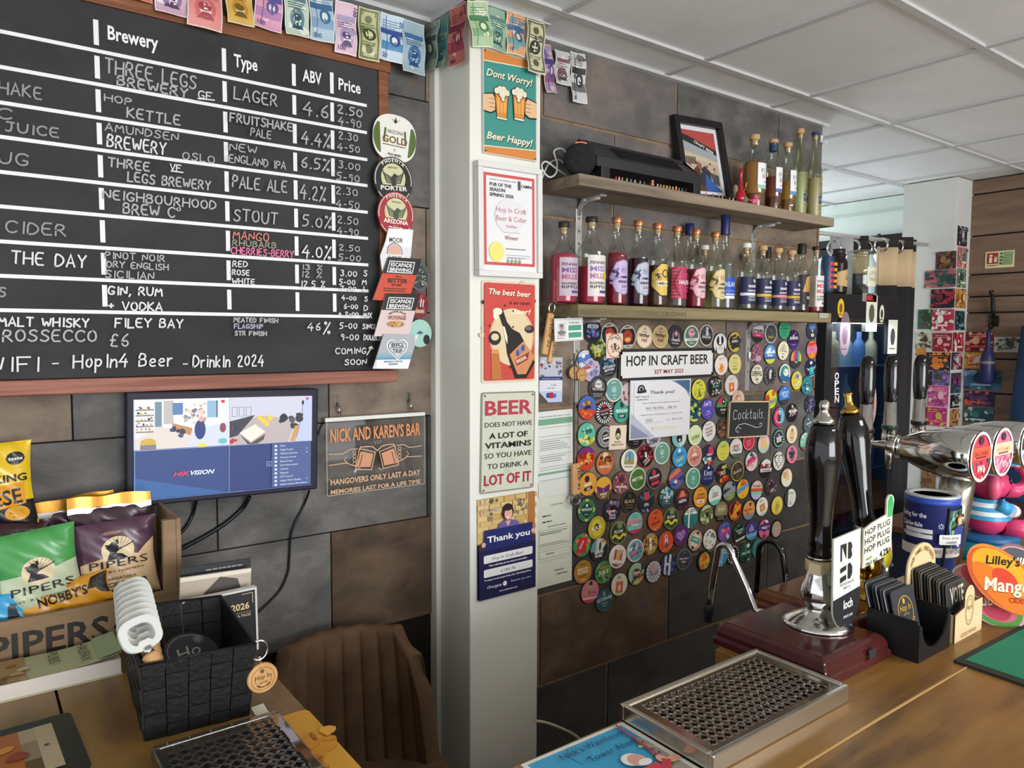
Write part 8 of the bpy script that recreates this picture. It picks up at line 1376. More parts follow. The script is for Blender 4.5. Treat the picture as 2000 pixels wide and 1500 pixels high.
A = Art(); A.rect(-.1, -.075, .085, .075, '#8a7a60'); A.rect(-.1, .03, .085, .075, '#a8977c'); A.rect(-.1, -.075, .085, -.03, '#5a4630'); A.rect(.06, -.075, .085, .075, '#b4a284'); A.rect(-.1, -.075, .038, .075, '#a8602c'); A.blobs(3, 18, -.05, -.07, .034, .07, .008, .02, ['#c9863c', '#8a3a24', '#d8a050', '#6a2f20']); A.ell(.07, .0, .004, .003, '#3a2a1c', 8)
board('picture_mat', .23, .2, .004, A, flatM((.012, -.712, ZB), .04), '#1f2123', 'dark edged mat with an amber and cream picture at the lower left corner', 'bar mat', None, .4, .01)
# ================================================================ drip tray, sponsor sheet
t = thing('drip_tray', 'stainless drip tray with a perforated top on the bar before the pump', 'drip tray', (1.04, -1.268, ZB)); X, Y, hh = .186, .096, .03
m = MB(); ED = mat('#d2cfc6', .25, 1)
for q in (((-X, Y-.010, .004), (X, Y, hh)), ((-X, -Y, .0), (X, -Y+.010, hh)), ((-X, -Y+.01, .004), (-X+.010, Y-.01, hh)), ((X-.010, -Y+.01, .004), (X, Y-.01, hh))): m.bb(*q, ED, .0025)
m.bb((-X+.002, -Y+.002, .0), (X-.002, Y-.002, .004), mat('#3a3633', .3, .8)); m.build('tray_body', t)
m = MB(); g_ = mat('#a89e94', .13, 1); grate(m, -X+.028, X-.028, -Y+.022, Y-.022, hh-.004, .0172, g_, .285)
for q in (((-X+.01, -Y+.01), (X-.01, -Y+.022)), ((-X+.01, Y-.022), (X-.01, Y-.01)), ((-X+.01, -Y+.022), (-X+.028, Y-.022)), ((X-.028, -Y+.022), (X-.01, Y-.022))): m.bb((*q[0], hh-.0055), (*q[1], hh-.0035), g_)
o = m.build('perforated_grate', t)
A = Art(step=.0001); X, Y = .105, .148; A.rect(-X*.93, -Y*.95, X*.9, Y*.95, '#3a9cc4'); A.blobs(4, 8, -X*.8, -Y*.8, X*.3, Y*.8, .02, .035, ['#3a98c0', '#40a2c8'])
A.poly([(X*.78, Y*.7), (X*.9, Y*.6), (X*.9, -Y*.95), (X*.5, -Y*.95), (X*.66, Y*.2)], '#a89c8c'); A.blobs(6, 26, X*.66, -Y*.9, X*.86, Y*.6, .003, .007, ['#8f8474', '#b8ac9a', '#6f6658'])
A.text("Nick's Wainhouse", .016, .115, .0145, '#1f3f6a', w=.132); A.text('Tower Abseil', .03, .086, .0145, '#1f3f6a', w=.098); A.line([(.083, Y*.95), (.079, .08), (.074, .03)], .004, '#b0455a'); A.ell(.034, .056, .017, .016, '#e4e0d8'); A.ell(.04, .05, .015, .016, '#d0a08c'); A.ell(.046, .04, .012, .008, '#e6e2de')
A.poly([(.0, .03), (.06, .03), (.075, -.1), (-.01, -.1)], '#c8404c'); A.ell(.072, .03, .008, .012, '#d8a088'); A.ell(.088, .022, .012, .008, '#d8a088'); A.line([(.074, .024), (.05, .0)], .014, '#b8404c')
board('sponsor_sheet', .21, .296, .0015, A, flatM((.748, -1.326, ZB), -.01), '#e2e0da', 'blue and white sponsor sheet with a red rope and a white haired person', 'paper', None, .35)
cable('cable', [AY(1046, 1408, -.5), AY(1068, 1412, -.5), AY(1095, 1422, -.5), AY(1124, 1437, -.5), AY(1150, 1462, -.5)], .004, mat('#cfc4ae', .5), 'cream cable hanging behind the bar below the pillar')
# ================================================================ hand pumps
MAH = noise_mat('mahogany', [(.3, '#2f1114'), (.5, '#431a1c'), (.7, '#52241f')], (1.5, 8, 8), 4, .14, spec=.6); MAH2 = noise_mat('brown_mahogany', [(.3, '#4a2412'), (.5, '#6b3a1c'), (.7, '#7d4a26')], (1.5, 8, 8), 4, .16, spec=.6)
def pump(label, bl, fr, hx, hy, metal, topm, woodm, clipf, lean):
    (x0, y0), (x1, y1) = bl, fr; cx, cy = (x0+x1)/2, (y0+y1)/2; t = thing('beer_pump', label, 'beer pump', (cx, cy, ZB), group='hand pumps on the bar'); w_, d_ = x1-x0, y0-y1
    m = MB(); S_ = [(0, 0), (0, .012), (.006, .018), (.004, .024), (.012, .04), (.022, .046)]; rings = []
    for ins, z in S_:
        rings.append([m.bm.verts.new((sx*(w_/2-ins), sy*(d_/2-ins), z)) for sx, sy in ((-1, -1), (1, -1), (1, 1), (-1, 1))])
    i = m.mi(woodm)
    for a, b in zip(rings, rings[1:]):
        for k in range(4): f = m.bm.faces.new((a[k], a[(k+1) % 4], b[(k+1) % 4], b[k])); f.material_index = i
    m.bm.faces.new(rings[-1]).material_index = i; o = m.build('moulded_base', t); md = o.modifiers.new('b', 'BEVEL'); md.width = .003; md.segments = 2
    m = MB(); m.box((.04, -d_/2-.001, .026), (.026, .004, .018), mat('#55555a', .3, .7), .002); m.build('maker_plate', t)
    L_ = Matrix.Translation((hx-cx, hy-cy, 0)); z0 = .046
    m = MB(); m.lathe([(.069, z0), (.070, z0+.004), (.064, z0+.009), (.046, z0+.018), (.028, z0+.028), (.024, z0+.036), (.027, z0+.040), (.0345, z0+.052), (.037, z0+.064), (.034, z0+.08), (.027, z0+.098), (.0215, z0+.118), (.0195, z0+.134), (.024, z0+.138), (.024, z0+.142)], metal, L_, 36); m.build('metal_stand', t)
    L_ = L_ @ Matrix.Translation((0, 0, z0+.13)) @ Matrix.Rotation(lean, 4, 'X') @ Matrix.Translation((0, 0, -z0-.13))
    m = MB(); m.lathe([(.0235, z0+.142), (.0255, z0+.15), (.022, z0+.16), (.0245, z0+.168), (.0225, z0+.18), (.0215, z0+.2), (.0235, z0+.24), (.029, z0+.29), (.034, z0+.33), (.0362, z0+.352), (.034, z0+.38), (.027, z0+.404), (.0195, z0+.416)], BLACKGLOSS, L_, 36); m.build('handle', t)
    m = MB(); k = 1; P = [(.0215, z0+.416), (.0215, z0+.423), (.016, z0+.428), (.0105, z0+.436), (.0085, z0+.444)]
    P += ([(.0095, z0+.446), (.0105, z0+.453), (.0085, z0+.462), (.001, z0+.4645)] if topm is not BRASS else [(.009, z0+.447), (.0085, z0+.455), (.0105, z0+.463), (.009, z0+.465)]); m.lathe(P, topm, L_, 24); m.build('finial', t)
    clipf(t, hx-cx, hy-cy, z0); return t
def clip_one(t, x, y, z0):
    m = MB(); m.lathe([(.0265, z0+.112), (.0275, z0+.113), (.0275, z0+.135), (.0265, z0+.136)], mat('#c9b48e', .6), Matrix.Translation((x, y, 0)), 24, caps=False); m.bb((x-.04, y-.024, z0+.113), (x-.024, y-.0, z0+.136), mat('#d2c0a0', .6)); m.build('strap', t)
    w2 = .05; P = [(-w2, -.045)]+[(w2*math.cos(a), -.045+.075*math.sin(a)*.68) for a in [PI+PI*k/16 for k in range(1, 16)]]+[(w2, -.045), (w2, .098), (-w2, .094)]
    A = Art(step=.0001); A.clip = P; K = '#252628'; A.rect(-w2, -.12, w2, -.022, K); A.poly([(-w2, -.03), (w2, -.022), (w2, -.01), (-w2, -.018)], '#e6e6e4')
    A.poly([(-.026, .044), (-.02, .044), (-.02, .078), (-.026, .078)], K); A.poly([(-.022, .078), (-.004, .045), (-.004, .078)], K); A.poly([(.002, .044), (.012, .044), (.018, .05), (.014, .061), (.018, .068), (.012, .078), (.002, .078)], K); A.poly([(-.026, .02), (-.004, .024), (-.004, .033), (-.026, .03)], K); A.poly([(-.026, .0), (-.004, .004), (-.004, .014), (-.026, .011)], K); A.poly([(.002, .003), (.011, .003), (.018, .012), (.018, .026), (.011, .035), (.002, .035)], K)
    A.text('NEIGHBOURHOOD', 0, -.007, .006, K, w=.054); A.text('BREW CO.', 0, -.0155, .006, K, w=.026); A.text('loch', .004, -.056, .019, '#f0f0f0', w=.034, bold=True); A.text('STOUT | 5.0%', .004, -.075, .005, '#e0e0e0', w=.034, bold=True)
    o = board('pump_clip', 0, 0, .004, A, Matrix.Translation((x+.006, y-.052, z0+.104)) @ FRONT @ Matrix.Rotation(.05, 4, 'Y'), '#e6e6e4', parent=t, poly=P, edge='#c8cab8'); o.matrix_parent_inverse = Matrix.Identity(4); o.matrix_local = Matrix.Translation((x+.006, y-.052, z0+.104)) @ FRONT @ Matrix.Rotation(.03, 4, 'Z'); o['label'] = 'white and black pump clip'
    m = MB(); m.bb((x-.01, y-.05, z0+.09), (x+.01, y-.02, z0+.12), mat('#8a9080', .4)); m.build('clip_bracket', t)
def clip_two(t, x, y, z0):
    P = [(-.065, -.05), (.03, -.04)]+[(.045+.021*math.cos(a), -.045+.024*math.sin(a)) for a in [-2.6+.45*k for k in range(7)]]+[(.058, .0), (.06, .06)]+[(.048+.0165*math.cos(a), .082+.0165*math.sin(a)) for a in [0+.4*k for k in range(8)]]+[(.032, .055), (-.03, .045), (-.065, .035)]
    A = Art(step=.0001); A.ell(.048, .075, .0125, .022, '#3fa05a'); A.rect(.0365, .045, .058, .075, '#4aa862'); A.ell(.045, -.045, .0185, .021, '#d8cc3c'); A.poly([(-.063, -.047), (.03, -.037), (.055, -.02), (.055, .05), (-.063, .033)], '#e8e6d0')
    for i in range(3): A.text('HOP PLUG', -.006, .026-.0195*i, .0135, '#22211f', w=.108, bold=True, rot=.1)
    A.text('FRESH', -.04, -.034, .006, '#7a8a2c', w=.026, bold=True, rot=.1); A.text('PALE ALE', -.028, -.0445, .0075, '#22211f', w=.05, bold=True, rot=.1); A.text('4.2%', .026, -.036, .015, '#22211f', w=.04, bold=True, rot=.1); A.text('%', .05, -.03, .008, '#b8342c', bold=True)
    o = board('pump_clip', 0, 0, .004, A, None, '#e8e6d0', parent=None, poly=P if sum(P[i][0]*P[(i+1) % len(P)][1]-P[(i+1) % len(P)][0]*P[i][1] for i in range(len(P))) > 0 else P[::-1], edge='#c8c8b0'); o.parent = t; o.matrix_local = Matrix.Translation((x-.052, y-.05, z0+.14)) @ FRONT; o['label'] = 'cream pump clip with a green and yellow plug shape'
    m = MB(); m.lathe([(.0255, z0+.142), (.026, z0+.156)], mat('#d8cdb4', .6), Matrix.Translation((x, y, 0)), 20, caps=False); m.bb((x-.01, y-.048, z0+.13), (x+.01, y-.02, z0+.16), mat('#8a9080', .4)); m.build('clip_bracket', t)
pump('nearer hand pump with a chrome stand, on a dark mahogany base behind the drip tray', (1.234, -1.062), (1.474, -1.316), 1.402, -1.197, CHROME, mat('#c4c4bc', .15, 1), MAH, clip_one, .0)
pump('farther hand pump with brass fittings and a gold top, on a brown wooden base', (1.478, -.985), (1.72, -1.245), 1.668, -1.155, BRASS, BRASS, MAH2, clip_two, -.17)
# swan neck spouts behind the pumps
def swan(px0, top, px1, X_, label, m_, back=-1.066):
    a, b, c, d = AX(*px0, X_), AX(*top[0], X_), AX(*top[1], X_), AX(*px1, X_); d.z = min(d.z, ZB+.02); t = thing('swan_neck_spout', label, 'beer spout', d, group='swan neck spouts behind the pumps'); o_ = d; r = abs(c.y-b.y)/2; zc = (b.z+c.z)/2-r*.45; yc_ = (b.y+c.y)/2
    pts = [a, (a+b)/2]+[Vector((X_, yc_+r*math.cos(g), zc+r*math.sin(g)*1.0)) for g in [PI*k/12 for k in range(13)]]+[(c*.4+d*.6), d, d+Vector((0, back-d.y, .004))]
    if b.y < c.y: pts = pts[:2]+pts[2:-3][::-1]+pts[-3:]
    m = MB(); m.tube([p-o_ for p in pts], .0075, m_, 12); m.build('bent_pipe', t)
    m = MB(); L_ = Matrix.Translation(a-o_); m.lathe([(.009, .012), (.0125, .008), (.0125, -.012), (.010, -.016), (.009, -.032), (.006, -.034)], BLACK, L_, 16); m.build('nozzle', t)
swan((1384, 1188), ((1402, 1075), (1432, 1075)), (1476, 1192), 1.42, 'front chrome swan neck spout with a black nozzle in front of the slate wall', CHROME)
swan((1478, 1165), ((1482, 1068), (1530, 1075)), (1536, 1146), 1.63, 'rear darker swan neck spout beside the mahogany base', mat('#4a4a4c', .12, 1), -.99)
# ================================================================ chrome T shaped font with three taps
t = thing('beer_font', 'chrome beer font with three thick barrels, three taps and round badges', 'beer font', (2.05, -1.18, ZB)); F0 = t.location
FY = -1.245; xl = [AY(px, 886, FY).x for px in (1914, 1957, 2008)]; zl_ = AY(1914, 892, FY).z; R1 = .065
lens = [('#c8445c', '#d8604a', ['#c83a4a', '#8a3a6a', '#d8c8b0', '#3a6a5c'], 'red and magenta'), ('#d87a9c', '#e0c8a8', ['#d85a8c', '#e8a8b8'], 'pink'), ('#e4e6ea', '#3a3a44', ['#8ab4d8', '#c8d4e0'], 'white and blue')]
for i, x in enumerate(xl):
    yb_ = AX(1752, 866, xl[0]).y; L_ = yb_-FY; Mx = Matrix.Translation((x-F0.x, FY-F0.y, zl_-F0.z)) @ Matrix.Rotation(-PI/2, 4, 'X') @ Matrix.Rotation(0, 4, 'Z')
    m = MB(); m.lathe([(R1*.97, 0), (R1, .004), (R1, .05), (R1*.96, L_*.4), (R1*.8, L_*.65), (R1*.52, L_*.88), (R1*.42, L_*.97)], CHROME, Mx, 40); m.lathe([(R1*.42, L_*.965), (R1*.5, L_*.97), (R1*.5, L_*.995), (R1*.36, L_)], CHROME, Mx, 24); m.lathe([(R1*.3, L_), (R1*.2, L_+.03), (R1*.14, L_+.06), (R1*.12, L_+.085)], STEEL, Mx, 20); m.build('barrel', t)
    A = Art(step=.0001); c0, c1, cs, nm = lens[i]; r = R1*.93; A.clip = circ(0, 0, r, n=36); A.ell(0, 0, r, r, c0, 36); A.blobs(i+3, 24, -r, -r, r, -r*.15, .006, .014, cs); A.rect(-r, -r*.12, r, r*.42, c1); A.text(('SALTAIRE', 'DAYDREAMER', 'HELLES')[i], 0, r*.05, r*.18, ('#8a2a34', '#d89a70', '#dfe4ec')[i], w=r*1.3, bold=True); A.text(('TRIBUTE', 'POMONA', 'LAGER')[i], 0, -r*.5, r*.14, '#e8e0e0', w=r*.7, bold=True); A.ell(0, r*.68, r*.22, r*.18, '#4a3a44'); A.lines(-r*.5, -r*.05, r*.5, 1, .01, r*.06, '#6a2a34'); A.clip = None; A.ring(0, 0, r*.93, r*1.05, '#d8d8d6', 40)
    m = MB(); m.keep = True; A.into(m, z0=.0006, rough=.2); o = m.build('badge', t, Matrix.Translation((x-F0.x, FY-.0005-F0.y, zl_-F0.z)) @ FRONT); o['label'] = nm+' round badge'
    tx, ty = x-F0.x, FY+L_+.088-F0.y; zt = zl_-F0.z
    tp = bpy.data.objects.new('tap', None); C.objects.link(tp); tp.parent = t; tp.location = (tx, ty, zt)
    m = MB(); m.lathe([(.016, -.018), (.021, -.006), (.0225, .012), (.018, .026), (.022, .03), (.022, .042), (.019, .043), (.0165, .11)], CHROME, None, 20); m.lathe([(.013, -.016), (.010, -.05), (.007, -.088)], CHROME if i else BLACK, None, 14); m.build('tap_body', tp)
    m = MB(); m.lathe([(.0225, .03), (.0228, .031), (.0228, .041), (.0225, .042)], mat('#1f4a3a' if i == 1 else '#17171a', .3), None, 20, caps=False); m.build('collar', tp)
    m = MB(); m.lathe([(.0165, .11), (.0175, .114), (.0205, .15), (.021, .185), (.0195, .22), (.014, .24), (.004, .246)], BLACKGLOSS, None, 22); m.build('handle', tp)
m = MB(); ca, cb = AX(1872, 930, 2.05), AX(1838, 1126, 2.05); cb.z = ZB+.012; cb.y = min(cb.y, -1.15)
m.tube([ca-F0, cb-F0], .040, STEEL, 28); m.lathe([(.06, 0), (.06, .006), (.044, .012)], STEEL, Matrix.Translation((cb.x-F0.x, cb.y-F0.y, 0)), 28); m.box((sum(xl)/3-F0.x, -1.17-F0.y, zl_-F0.z), (xl[2]-xl[0], .05, .05), CHROME, .02); o = m.build('column', t)
# ================================================================ collecting tin and elephant bank
t = thing('collecting_tub', 'blue and navy charity collecting tub with a nurse photograph and speech bubble', 'collecting tub', (1.90, -1.195, ZB), .0)
r1, r0, H = .061, .053, .252; NV = '#232a60'; mN = mat(NV, .35)
m = MB(); m.lathe([(r0*.97, 0), (r0, .004), (r0*1.01, .10), (r1, .112), (r1, H-.014), (r1*1.01, H-.012), (r1*1.01, H)], [mat('#1f3a78', .35)]*3+[mN]+[mat('#2a4aa8', .35)]*2, None, 40); m.build('tub', t)
m = MB(); m.lathe([(r1*1.0, H), (r1*.98, H+.004), (r1*.75, H+.005), (r1*.7, H-.004), (.001, H-.004)], mat('#c4c8c8', .35, .3), None, 36); m.build('lid', t)
A = Art(step=.00015); h0, h1 = .125, .235; A.rect(-.2, .112, .13, .136, '#e0ddd4'); A.chalk('Because you care', -.075, .122, .012, .075, '#9a4a4c', .0009); A.text('Overgate', .03, .12, .013, '#4a4a6a', w=.05, ital=.3)
sx = -.095
for i, s_ in enumerate(('Caring for the', 'Calderdale', 'community')): A.text(s_, sx-.03, h1-.03-.023*i, .0115, '#e8e8f0', w=(.085, .066, .066)[i], bold=True)
A.rect(sx-.05, .155, sx+.03, .165, '#d4d6dc'); A.rect(sx-.05, .168, sx+.03, .178, '#d4d6dc'); A.poly([(-.022, h0+.012), (-.022, h1-.01), (.075, h1-.004), (.075, h0+.012)], '#4a6a44'); A.blobs(4, 40, -.015, .175, .07, h1-.012, .004, .01, ['#6a8a54', '#3a5a3c', '#8aa070', '#2f4a34']); A.line([(-.018, h0+.012), (-.024, .19), (-.012, h1-.008)], .0025, '#5aa0d8')
for x, y, hc, bc in ((.008, .205, '#8a5a44', '#2f3f8a'), (.042, .212, '#3a2a24', '#1f2448')): A.poly([(x-.024, .136), (x+.02, .136), (x+.017, y-.022), (x, y-.012), (x-.018, y-.022)], bc); A.ell(x, y, .0105, .012, hc); A.ell(x, y-.003, .008, .0095, '#d8a890')
A.rrect(-.05, .146, .012, .17, .003, '#e6e6e4'); A.poly([(-.01, .148), (.006, .148), (.004, .138)], '#e6e6e4'); A.text('Every penny', -.019, .16, .0065, '#2f3050', w=.046); A.text('counts!', -.019, .150, .0065, '#2f3050', w=.028)
for k in range(8): a = k*PI/4; A.line([(-.047+.003*math.cos(a), .19+.003*math.sin(a)), (-.047+.007*math.cos(a), .19+.007*math.sin(a))], .0012, '#e0e0ea')
m = MB(); m.keep = True; A.it = [([(x*.8, y) for x, y in P], F, c, z) for P, F, c, z in A.it]; A.split(.007).into(m, bend=cyl(r1), z0=.0005); o = m.build('printed_wrap', t, Matrix.Rotation(-.25, 4, 'Z'))
m = MB(); m.tube([(r1*1.03*math.cos(a), r1*1.03*math.sin(a), H-.02-(.2*(k/14)))for k, a in enumerate([-2.1-.02*k for k in range(15)])], .003, BLACK, 6); m.build('strap', t)
t = thing('elephant_bank', 'pink elephant money bank in a blue striped jumper sitting on a blue drum', 'money box', (2.37, -1.140, ZB), .93); PK = mat('#c8386a', .35, 0, .5); PK2 = mat('#d8587c', .35, 0, .5); B1, B2, B3 = mat('#1f5a8c', .35), mat('#2a8ab0', .35), mat('#3a9ac8', .35)
m = MB(); m.lathe([(.08, 0), (.084, .01), (.084, .055)], B2, None, 36); m.lathe([(.084, .055), (.088, .06), (.088, .068), (.08, .074), (.001, .075)], B1, None, 36); m.build('drum', t)
m = MB(); m.ball((0, 0, .115), .06, PK, (1.05, .95, .85)); 
for sx in (-1, 1): m.tube([(sx*.03, -.03, .095), (sx*.042, -.075, .092), (sx*.044, -.088, .094)], [.026, .027, .024], PK, 14); m.ball((sx*.044, -.09, .094), .026, PK, (1, .5, 1.1))
m.build('body', t)
m = MB(); prof = [(.062, .118), (.06, .13), (.058, .142), (.054, .154), (.048, .166), (.042, .176)]
for k in range(5): m.lathe([prof[k], prof[k+1]], (B3, mat('#dfe6ea', .4))[k % 2], None, 28, caps=False)
for sx in (-1, 1):
    P = [Vector((sx*.05, -.0, .165)), Vector((sx*.056, -.03, .15)), Vector((sx*.03, -.06, .14)), Vector((sx*.012, -.066, .138))]
    for k in range(3): m.tube([P[k], P[k+1]], [.019, .018], (B3, mat('#dfe6ea', .4), PK)[k], 12)
m.build('jumper', t)
m = MB(); m.ball((.005, -.01, .215), .052, PK, (1.0, 1.0, .92), 3); m.tube([(.0, -.05, .2), (.0, -.085, .194), (.0, -.11, .208), (.0, -.116, .232), (.0, -.104, .256), (.0, -.09, .264)], [.026, .02, .0165, .0155, .0155, .015], PK, 14)
for sx in (-1, 1): m.ball((-.012+sx*.04, .012, .214), .036, PK2, (.45, .5, 1.05))
m.ball((.018, -.055, .184), .012, PK2, (1.2, 1, .7)); m.build('head', t)
for sx in (-.03, .03): m = MB(); m.ball((sx, -.045, .228), .0085, mat('#1a1418', .1), (.8, .8, 1.2)); m.build('eye', t)
# ================================================================ coaster holders and coasters
t = thing('coaster_holder', 'black plastic coaster holder with a curved cut front beside the mahogany base', 'coaster holder', (1.548, -1.312, ZB)); X, Y = .068, .052; BK = mat('#161618', .45); H = .082
m = MB(); cut = [(-X, 0), (X, 0), (X, H*.93), (X-.006, H*.9)]+[(.0+(X-.012)*math.cos(a), H*.86-.052*math.sin(a)) for a in [PI*k/12 for k in range(13)]]+[(-X+.006, H*.9), (-X, H*.93)]
m.prism(cut, 0, .004, BK, Matrix.Translation((0, -Y+.004, 0)) @ FRONT); m.build('cut_front', t)
m = MB(); m.bb((-X, -Y+.004, 0), (-X+.004, Y, H), BK); m.build('side_panel', t); m = MB(); m.bb((X-.004, -Y+.004, 0), (X, Y, H), BK); m.build('side_panel', t); m = MB(); m.bb((-X+.004, -Y+.004, 0), (X-.004, Y, .004), BK); m.bb((-X+.004, Y-.004, .004), (X-.004, Y, H), BK); m.build('base_and_back', t)
def coaster(x, y, z, tl, c1, edge, label, art=None, s=.094, grp='coasters'):
    A = Art(step=.0001); art and art(A, s/2, s/2); o = board('coaster', s, s, .0022, A, Matrix.Translation((x, y, z)) @ Matrix.Rotation(-tl, 4, 'X') @ FRONT @ Matrix.Translation((0, s/2, 0)), c1, label, 'coaster', grp, .5, .008, edge=edge); return o
def a_hop(A, X, Y): A.ring(0, 0, X*.62, X*.66, '#c89a3c', 30); A.text('Hop In', 0, X*.02, X*.3, '#c89a3c', w=X*.95, ital=.25); A.ell(-X*.05, X*.44, X*.1, X*.13, '#c89a3c', 10); A.text('CRAFT BEER', 0, -X*.16, X*.08, '#c89a3c', w=X*.5); A.arctext('BEER & CIDER', 0, 0, X*.74, X*.12, '#c89a3c', mid=-PI/2, span=2.2, inward=True)
ORD = ['front', 'second', 'third', 'fourth', 'fifth', 'sixth', 'seventh', 'eighth', 'ninth', 'tenth', 'eleventh', 'twelfth', 'thirteenth', 'rearmost']
for i in range(7): coaster(1.537-.003*(i % 3), -1.318+.009*i, ZB+.030+.0012*i, .22+.03*(i % 2), '#33353a', '#c8cacc' if i % 2 else '#2a2c30', ('front black coaster with a gold emblem' if i == 0 else f'{ORD[i]} coaster from the front')+' in the black holder', a_hop if i == 0 else None, grp='coasters in the black holder')
t = thing('coaster_holder', 'pale plywood coaster holder with arched back and engraved oval, beside the black one', 'coaster holder', (1.704, -1.312, ZB)); PL = noise_mat('plywood', [(.3, '#d0b588'), (.6, '#dcc49a'), (.8, '#c9ab7c')], (2, 8, 8), 4, .6); X, Y, H = .066, .052, .072
m = MB(); fp = [(-X, 0), (X, 0), (X, H), (.024, H), (.022, H+.012)]+[(.024*math.cos(a), H+.014+.026*math.sin(a)) for a in [.15+2.84*k/12 for k in range(13)]]+[(-.022, H+.012), (-.024, H-.004), (-X, H-.012)]
m.prism(fp, 0, .004, PL, Matrix.Translation((0, -Y+.004, 0)) @ FRONT, side=mat('#5a3f28', .7)); m.build('shaped_front', t)
A = Art(); A.ring(0, .058, .0185, .0197, '#8a6438', 28, 1.65); A.ring(0, .058, .0145, .0152, '#8a6438', 24, 1.65); A.text('Hop In', 0, .06, .011, '#7a5630', w=.026, ital=.25); A.text('GOOD FRIENDS', 0, .006, .0085, '#9a7848', w=.075); m = MB(); m.keep = True; A.into(m, Matrix.Translation((0, -Y, 0)) @ FRONT, z0=.0003); m.build('engraving', t)
m = MB(); m.bb((-X, -Y+.004, 0), (-X+.004, Y-.004, H-.014), PL); m.build('side_panel', t); m = MB(); m.bb((X-.004, -Y+.004, 0), (X, Y-.004, H-.002), PL); m.build('side_panel', t); m = MB(); m.bb((-X+.004, -Y+.004, 0), (X-.004, Y-.004, .004), PL); m.build('base', t)
m = MB(); m.prism([(-X, 0), (X, 0), (X, .125)]+[(X*math.cos(a), .125+.055*math.sin(a)) for a in [PI*k/14 for k in range(1, 14)]]+[(-X, .125)], 0, .004, PL, Matrix.Translation((0, Y, 0)) @ FRONT); A = Art(); A.arctext('GOOD TIMES, GOOD BEERS', 0, .112, .052, .009, '#8a6c40', span=2.3); m.keep = True; A.into(m, Matrix.Translation((0, Y-.004, 0)) @ FRONT, z0=.0003); m.build('arched_back', t)
for i in range(13): coaster(1.703-.002*(i % 3), -1.343+.0062*i, ZB+.006+.034*(.4+.6*i/12), .10, '#2f3234', ('#8a7868', '#3a3836', '#a08c78')[i % 3], ('front slate coloured coaster with big white letters' if i == 0 else f'{ORD[i]} coaster from the front')+' in the plywood holder', (lambda A, X, Y: (A.text('VOTE', 0, X*.05, X*.75, '#dcdccc', w=X*1.35, bold=True), A.text('HOP IN', 0, -X*.4, X*.22, '#8a8c88', w=X*1.1, bold=True))) if i == 0 else None, grp='coasters in the plywood holder')
# ================================================================ big shaped cider mats and the green bar towel mat
def ellmat(px, py, a, b, g, y, art, base, label, edge, dz=0, tilt=.55):
    c = AY(px, py, y); A = Art(step=.00012); P = [(x*a*(1+.12*y_), y_*b) for x, y_ in circ(0, 0, 1, 1, 40)]; A.clip = P; art(A, a, b); A.clip = None
    return board('cider_mat', 0, 0, .003, A, Matrix.Translation(c) @ Matrix.Rotation(-1.0, 4, 'Z') @ FRONT @ Matrix.Rotation(-tilt, 4, 'X') @ Matrix.Rotation(g, 4, 'Z'), base, label, 'beer mat', 'big oval cider mats', .35, poly=P, edge=edge)
def a_rhu(A, a, b): A.ell(0, 0, a*.95, b*.93, '#5aa04c'); A.ell(-a*.05, b*.05, a*.86, b*.8, '#d8788a'); A.ell(a*.3, -b*.1, a*.4, b*.5, '#c84a64'); A.ell(-a*.5, b*.35, a*.4, b*.4, '#c8505c'); A.text('Rhubarb', a*.2, -b*.25, b*.5, '#7a1a2c', w=a*1.05, bold=True, ital=.2, rot=.9); A.text('Rhubarb', a*.19, -b*.22, b*.5, '#f0e4e0', w=a*1.05, bold=True, ital=.2, rot=.9)
def a_man(A, a, b): A.ell(0, 0, a*.95, b*.94, '#d8582c'); A.ell(-a*.05, b*.1, a*.84, b*.8, '#e8a82c'); A.ell(a*.1, -b*.35, a*.8, b*.5, '#e07a28'); A.ell(a*.0, b*.05, a*.32, b*.36, '#d8482c'); A.text("Lilley's", -a*.28, b*.42, b*.36, '#2a2218', w=a*.75, bold=True, ital=.2, rot=.85); A.text('Mango', a*.27, -b*.25, b*.55, '#8a2a14', w=a*1.0, bold=True, ital=.15, rot=.85); A.text('Mango', a*.255, -b*.23, b*.55, '#f4e8d0', w=a*1.0, bold=True, ital=.15, rot=.85); A.text('CIDER', a*.58, -b*.25, b*.2, '#b83a1c', w=a*.4, bold=True, rot=.85)
def a_gre(A, a, b): A.ell(0, 0, a*.95, b*.94, '#d8a0ac'); A.ell(0, 0, a*.9, b*.88, '#5a5c64'); A.ell(.0, -b*.1, a*.5, b*.5, '#c83a4a'); A.text("Lilley's", -a*.2, b*.25, b*.35, '#e4ece0', w=a*.9, bold=True, ital=.2, rot=.8)
ellmat(1926, 1166, .084, .052, -.75, -1.345, a_rhu, '#d8a8b0', 'pink and green oval cider mat leaning behind the plywood holder', '#e8a0a8')
ellmat(1960, 1134, .090, .056, -.85, -1.375, a_man, '#dc8a3c', 'orange and yellow oval cider mat with a mango, on top of the pink one', '#d8b48a')
ellmat(2006, 1122, .080, .052, -.9, -1.355, a_gre, '#8a6a74', 'grey oval cider mat at the right edge of the picture', '#d8a0ac')
A = Art(); A.rect(-.27, -.112, .27, .112, '#1f7a5c'); A.ell(-.215, -.09, .05, .05, '#b8282f'); A.text('CIDER', .1, -.02, .06, '#d8d8c8', w=.2, bold=True); board('bar_mat', .58, .25, .005, A, flatM((1.828, -1.535, ZB), -.03), '#2c2d26', 'large green bar mat with a dark border at the right edge of the bar', 'bar mat', None, .8, .004)
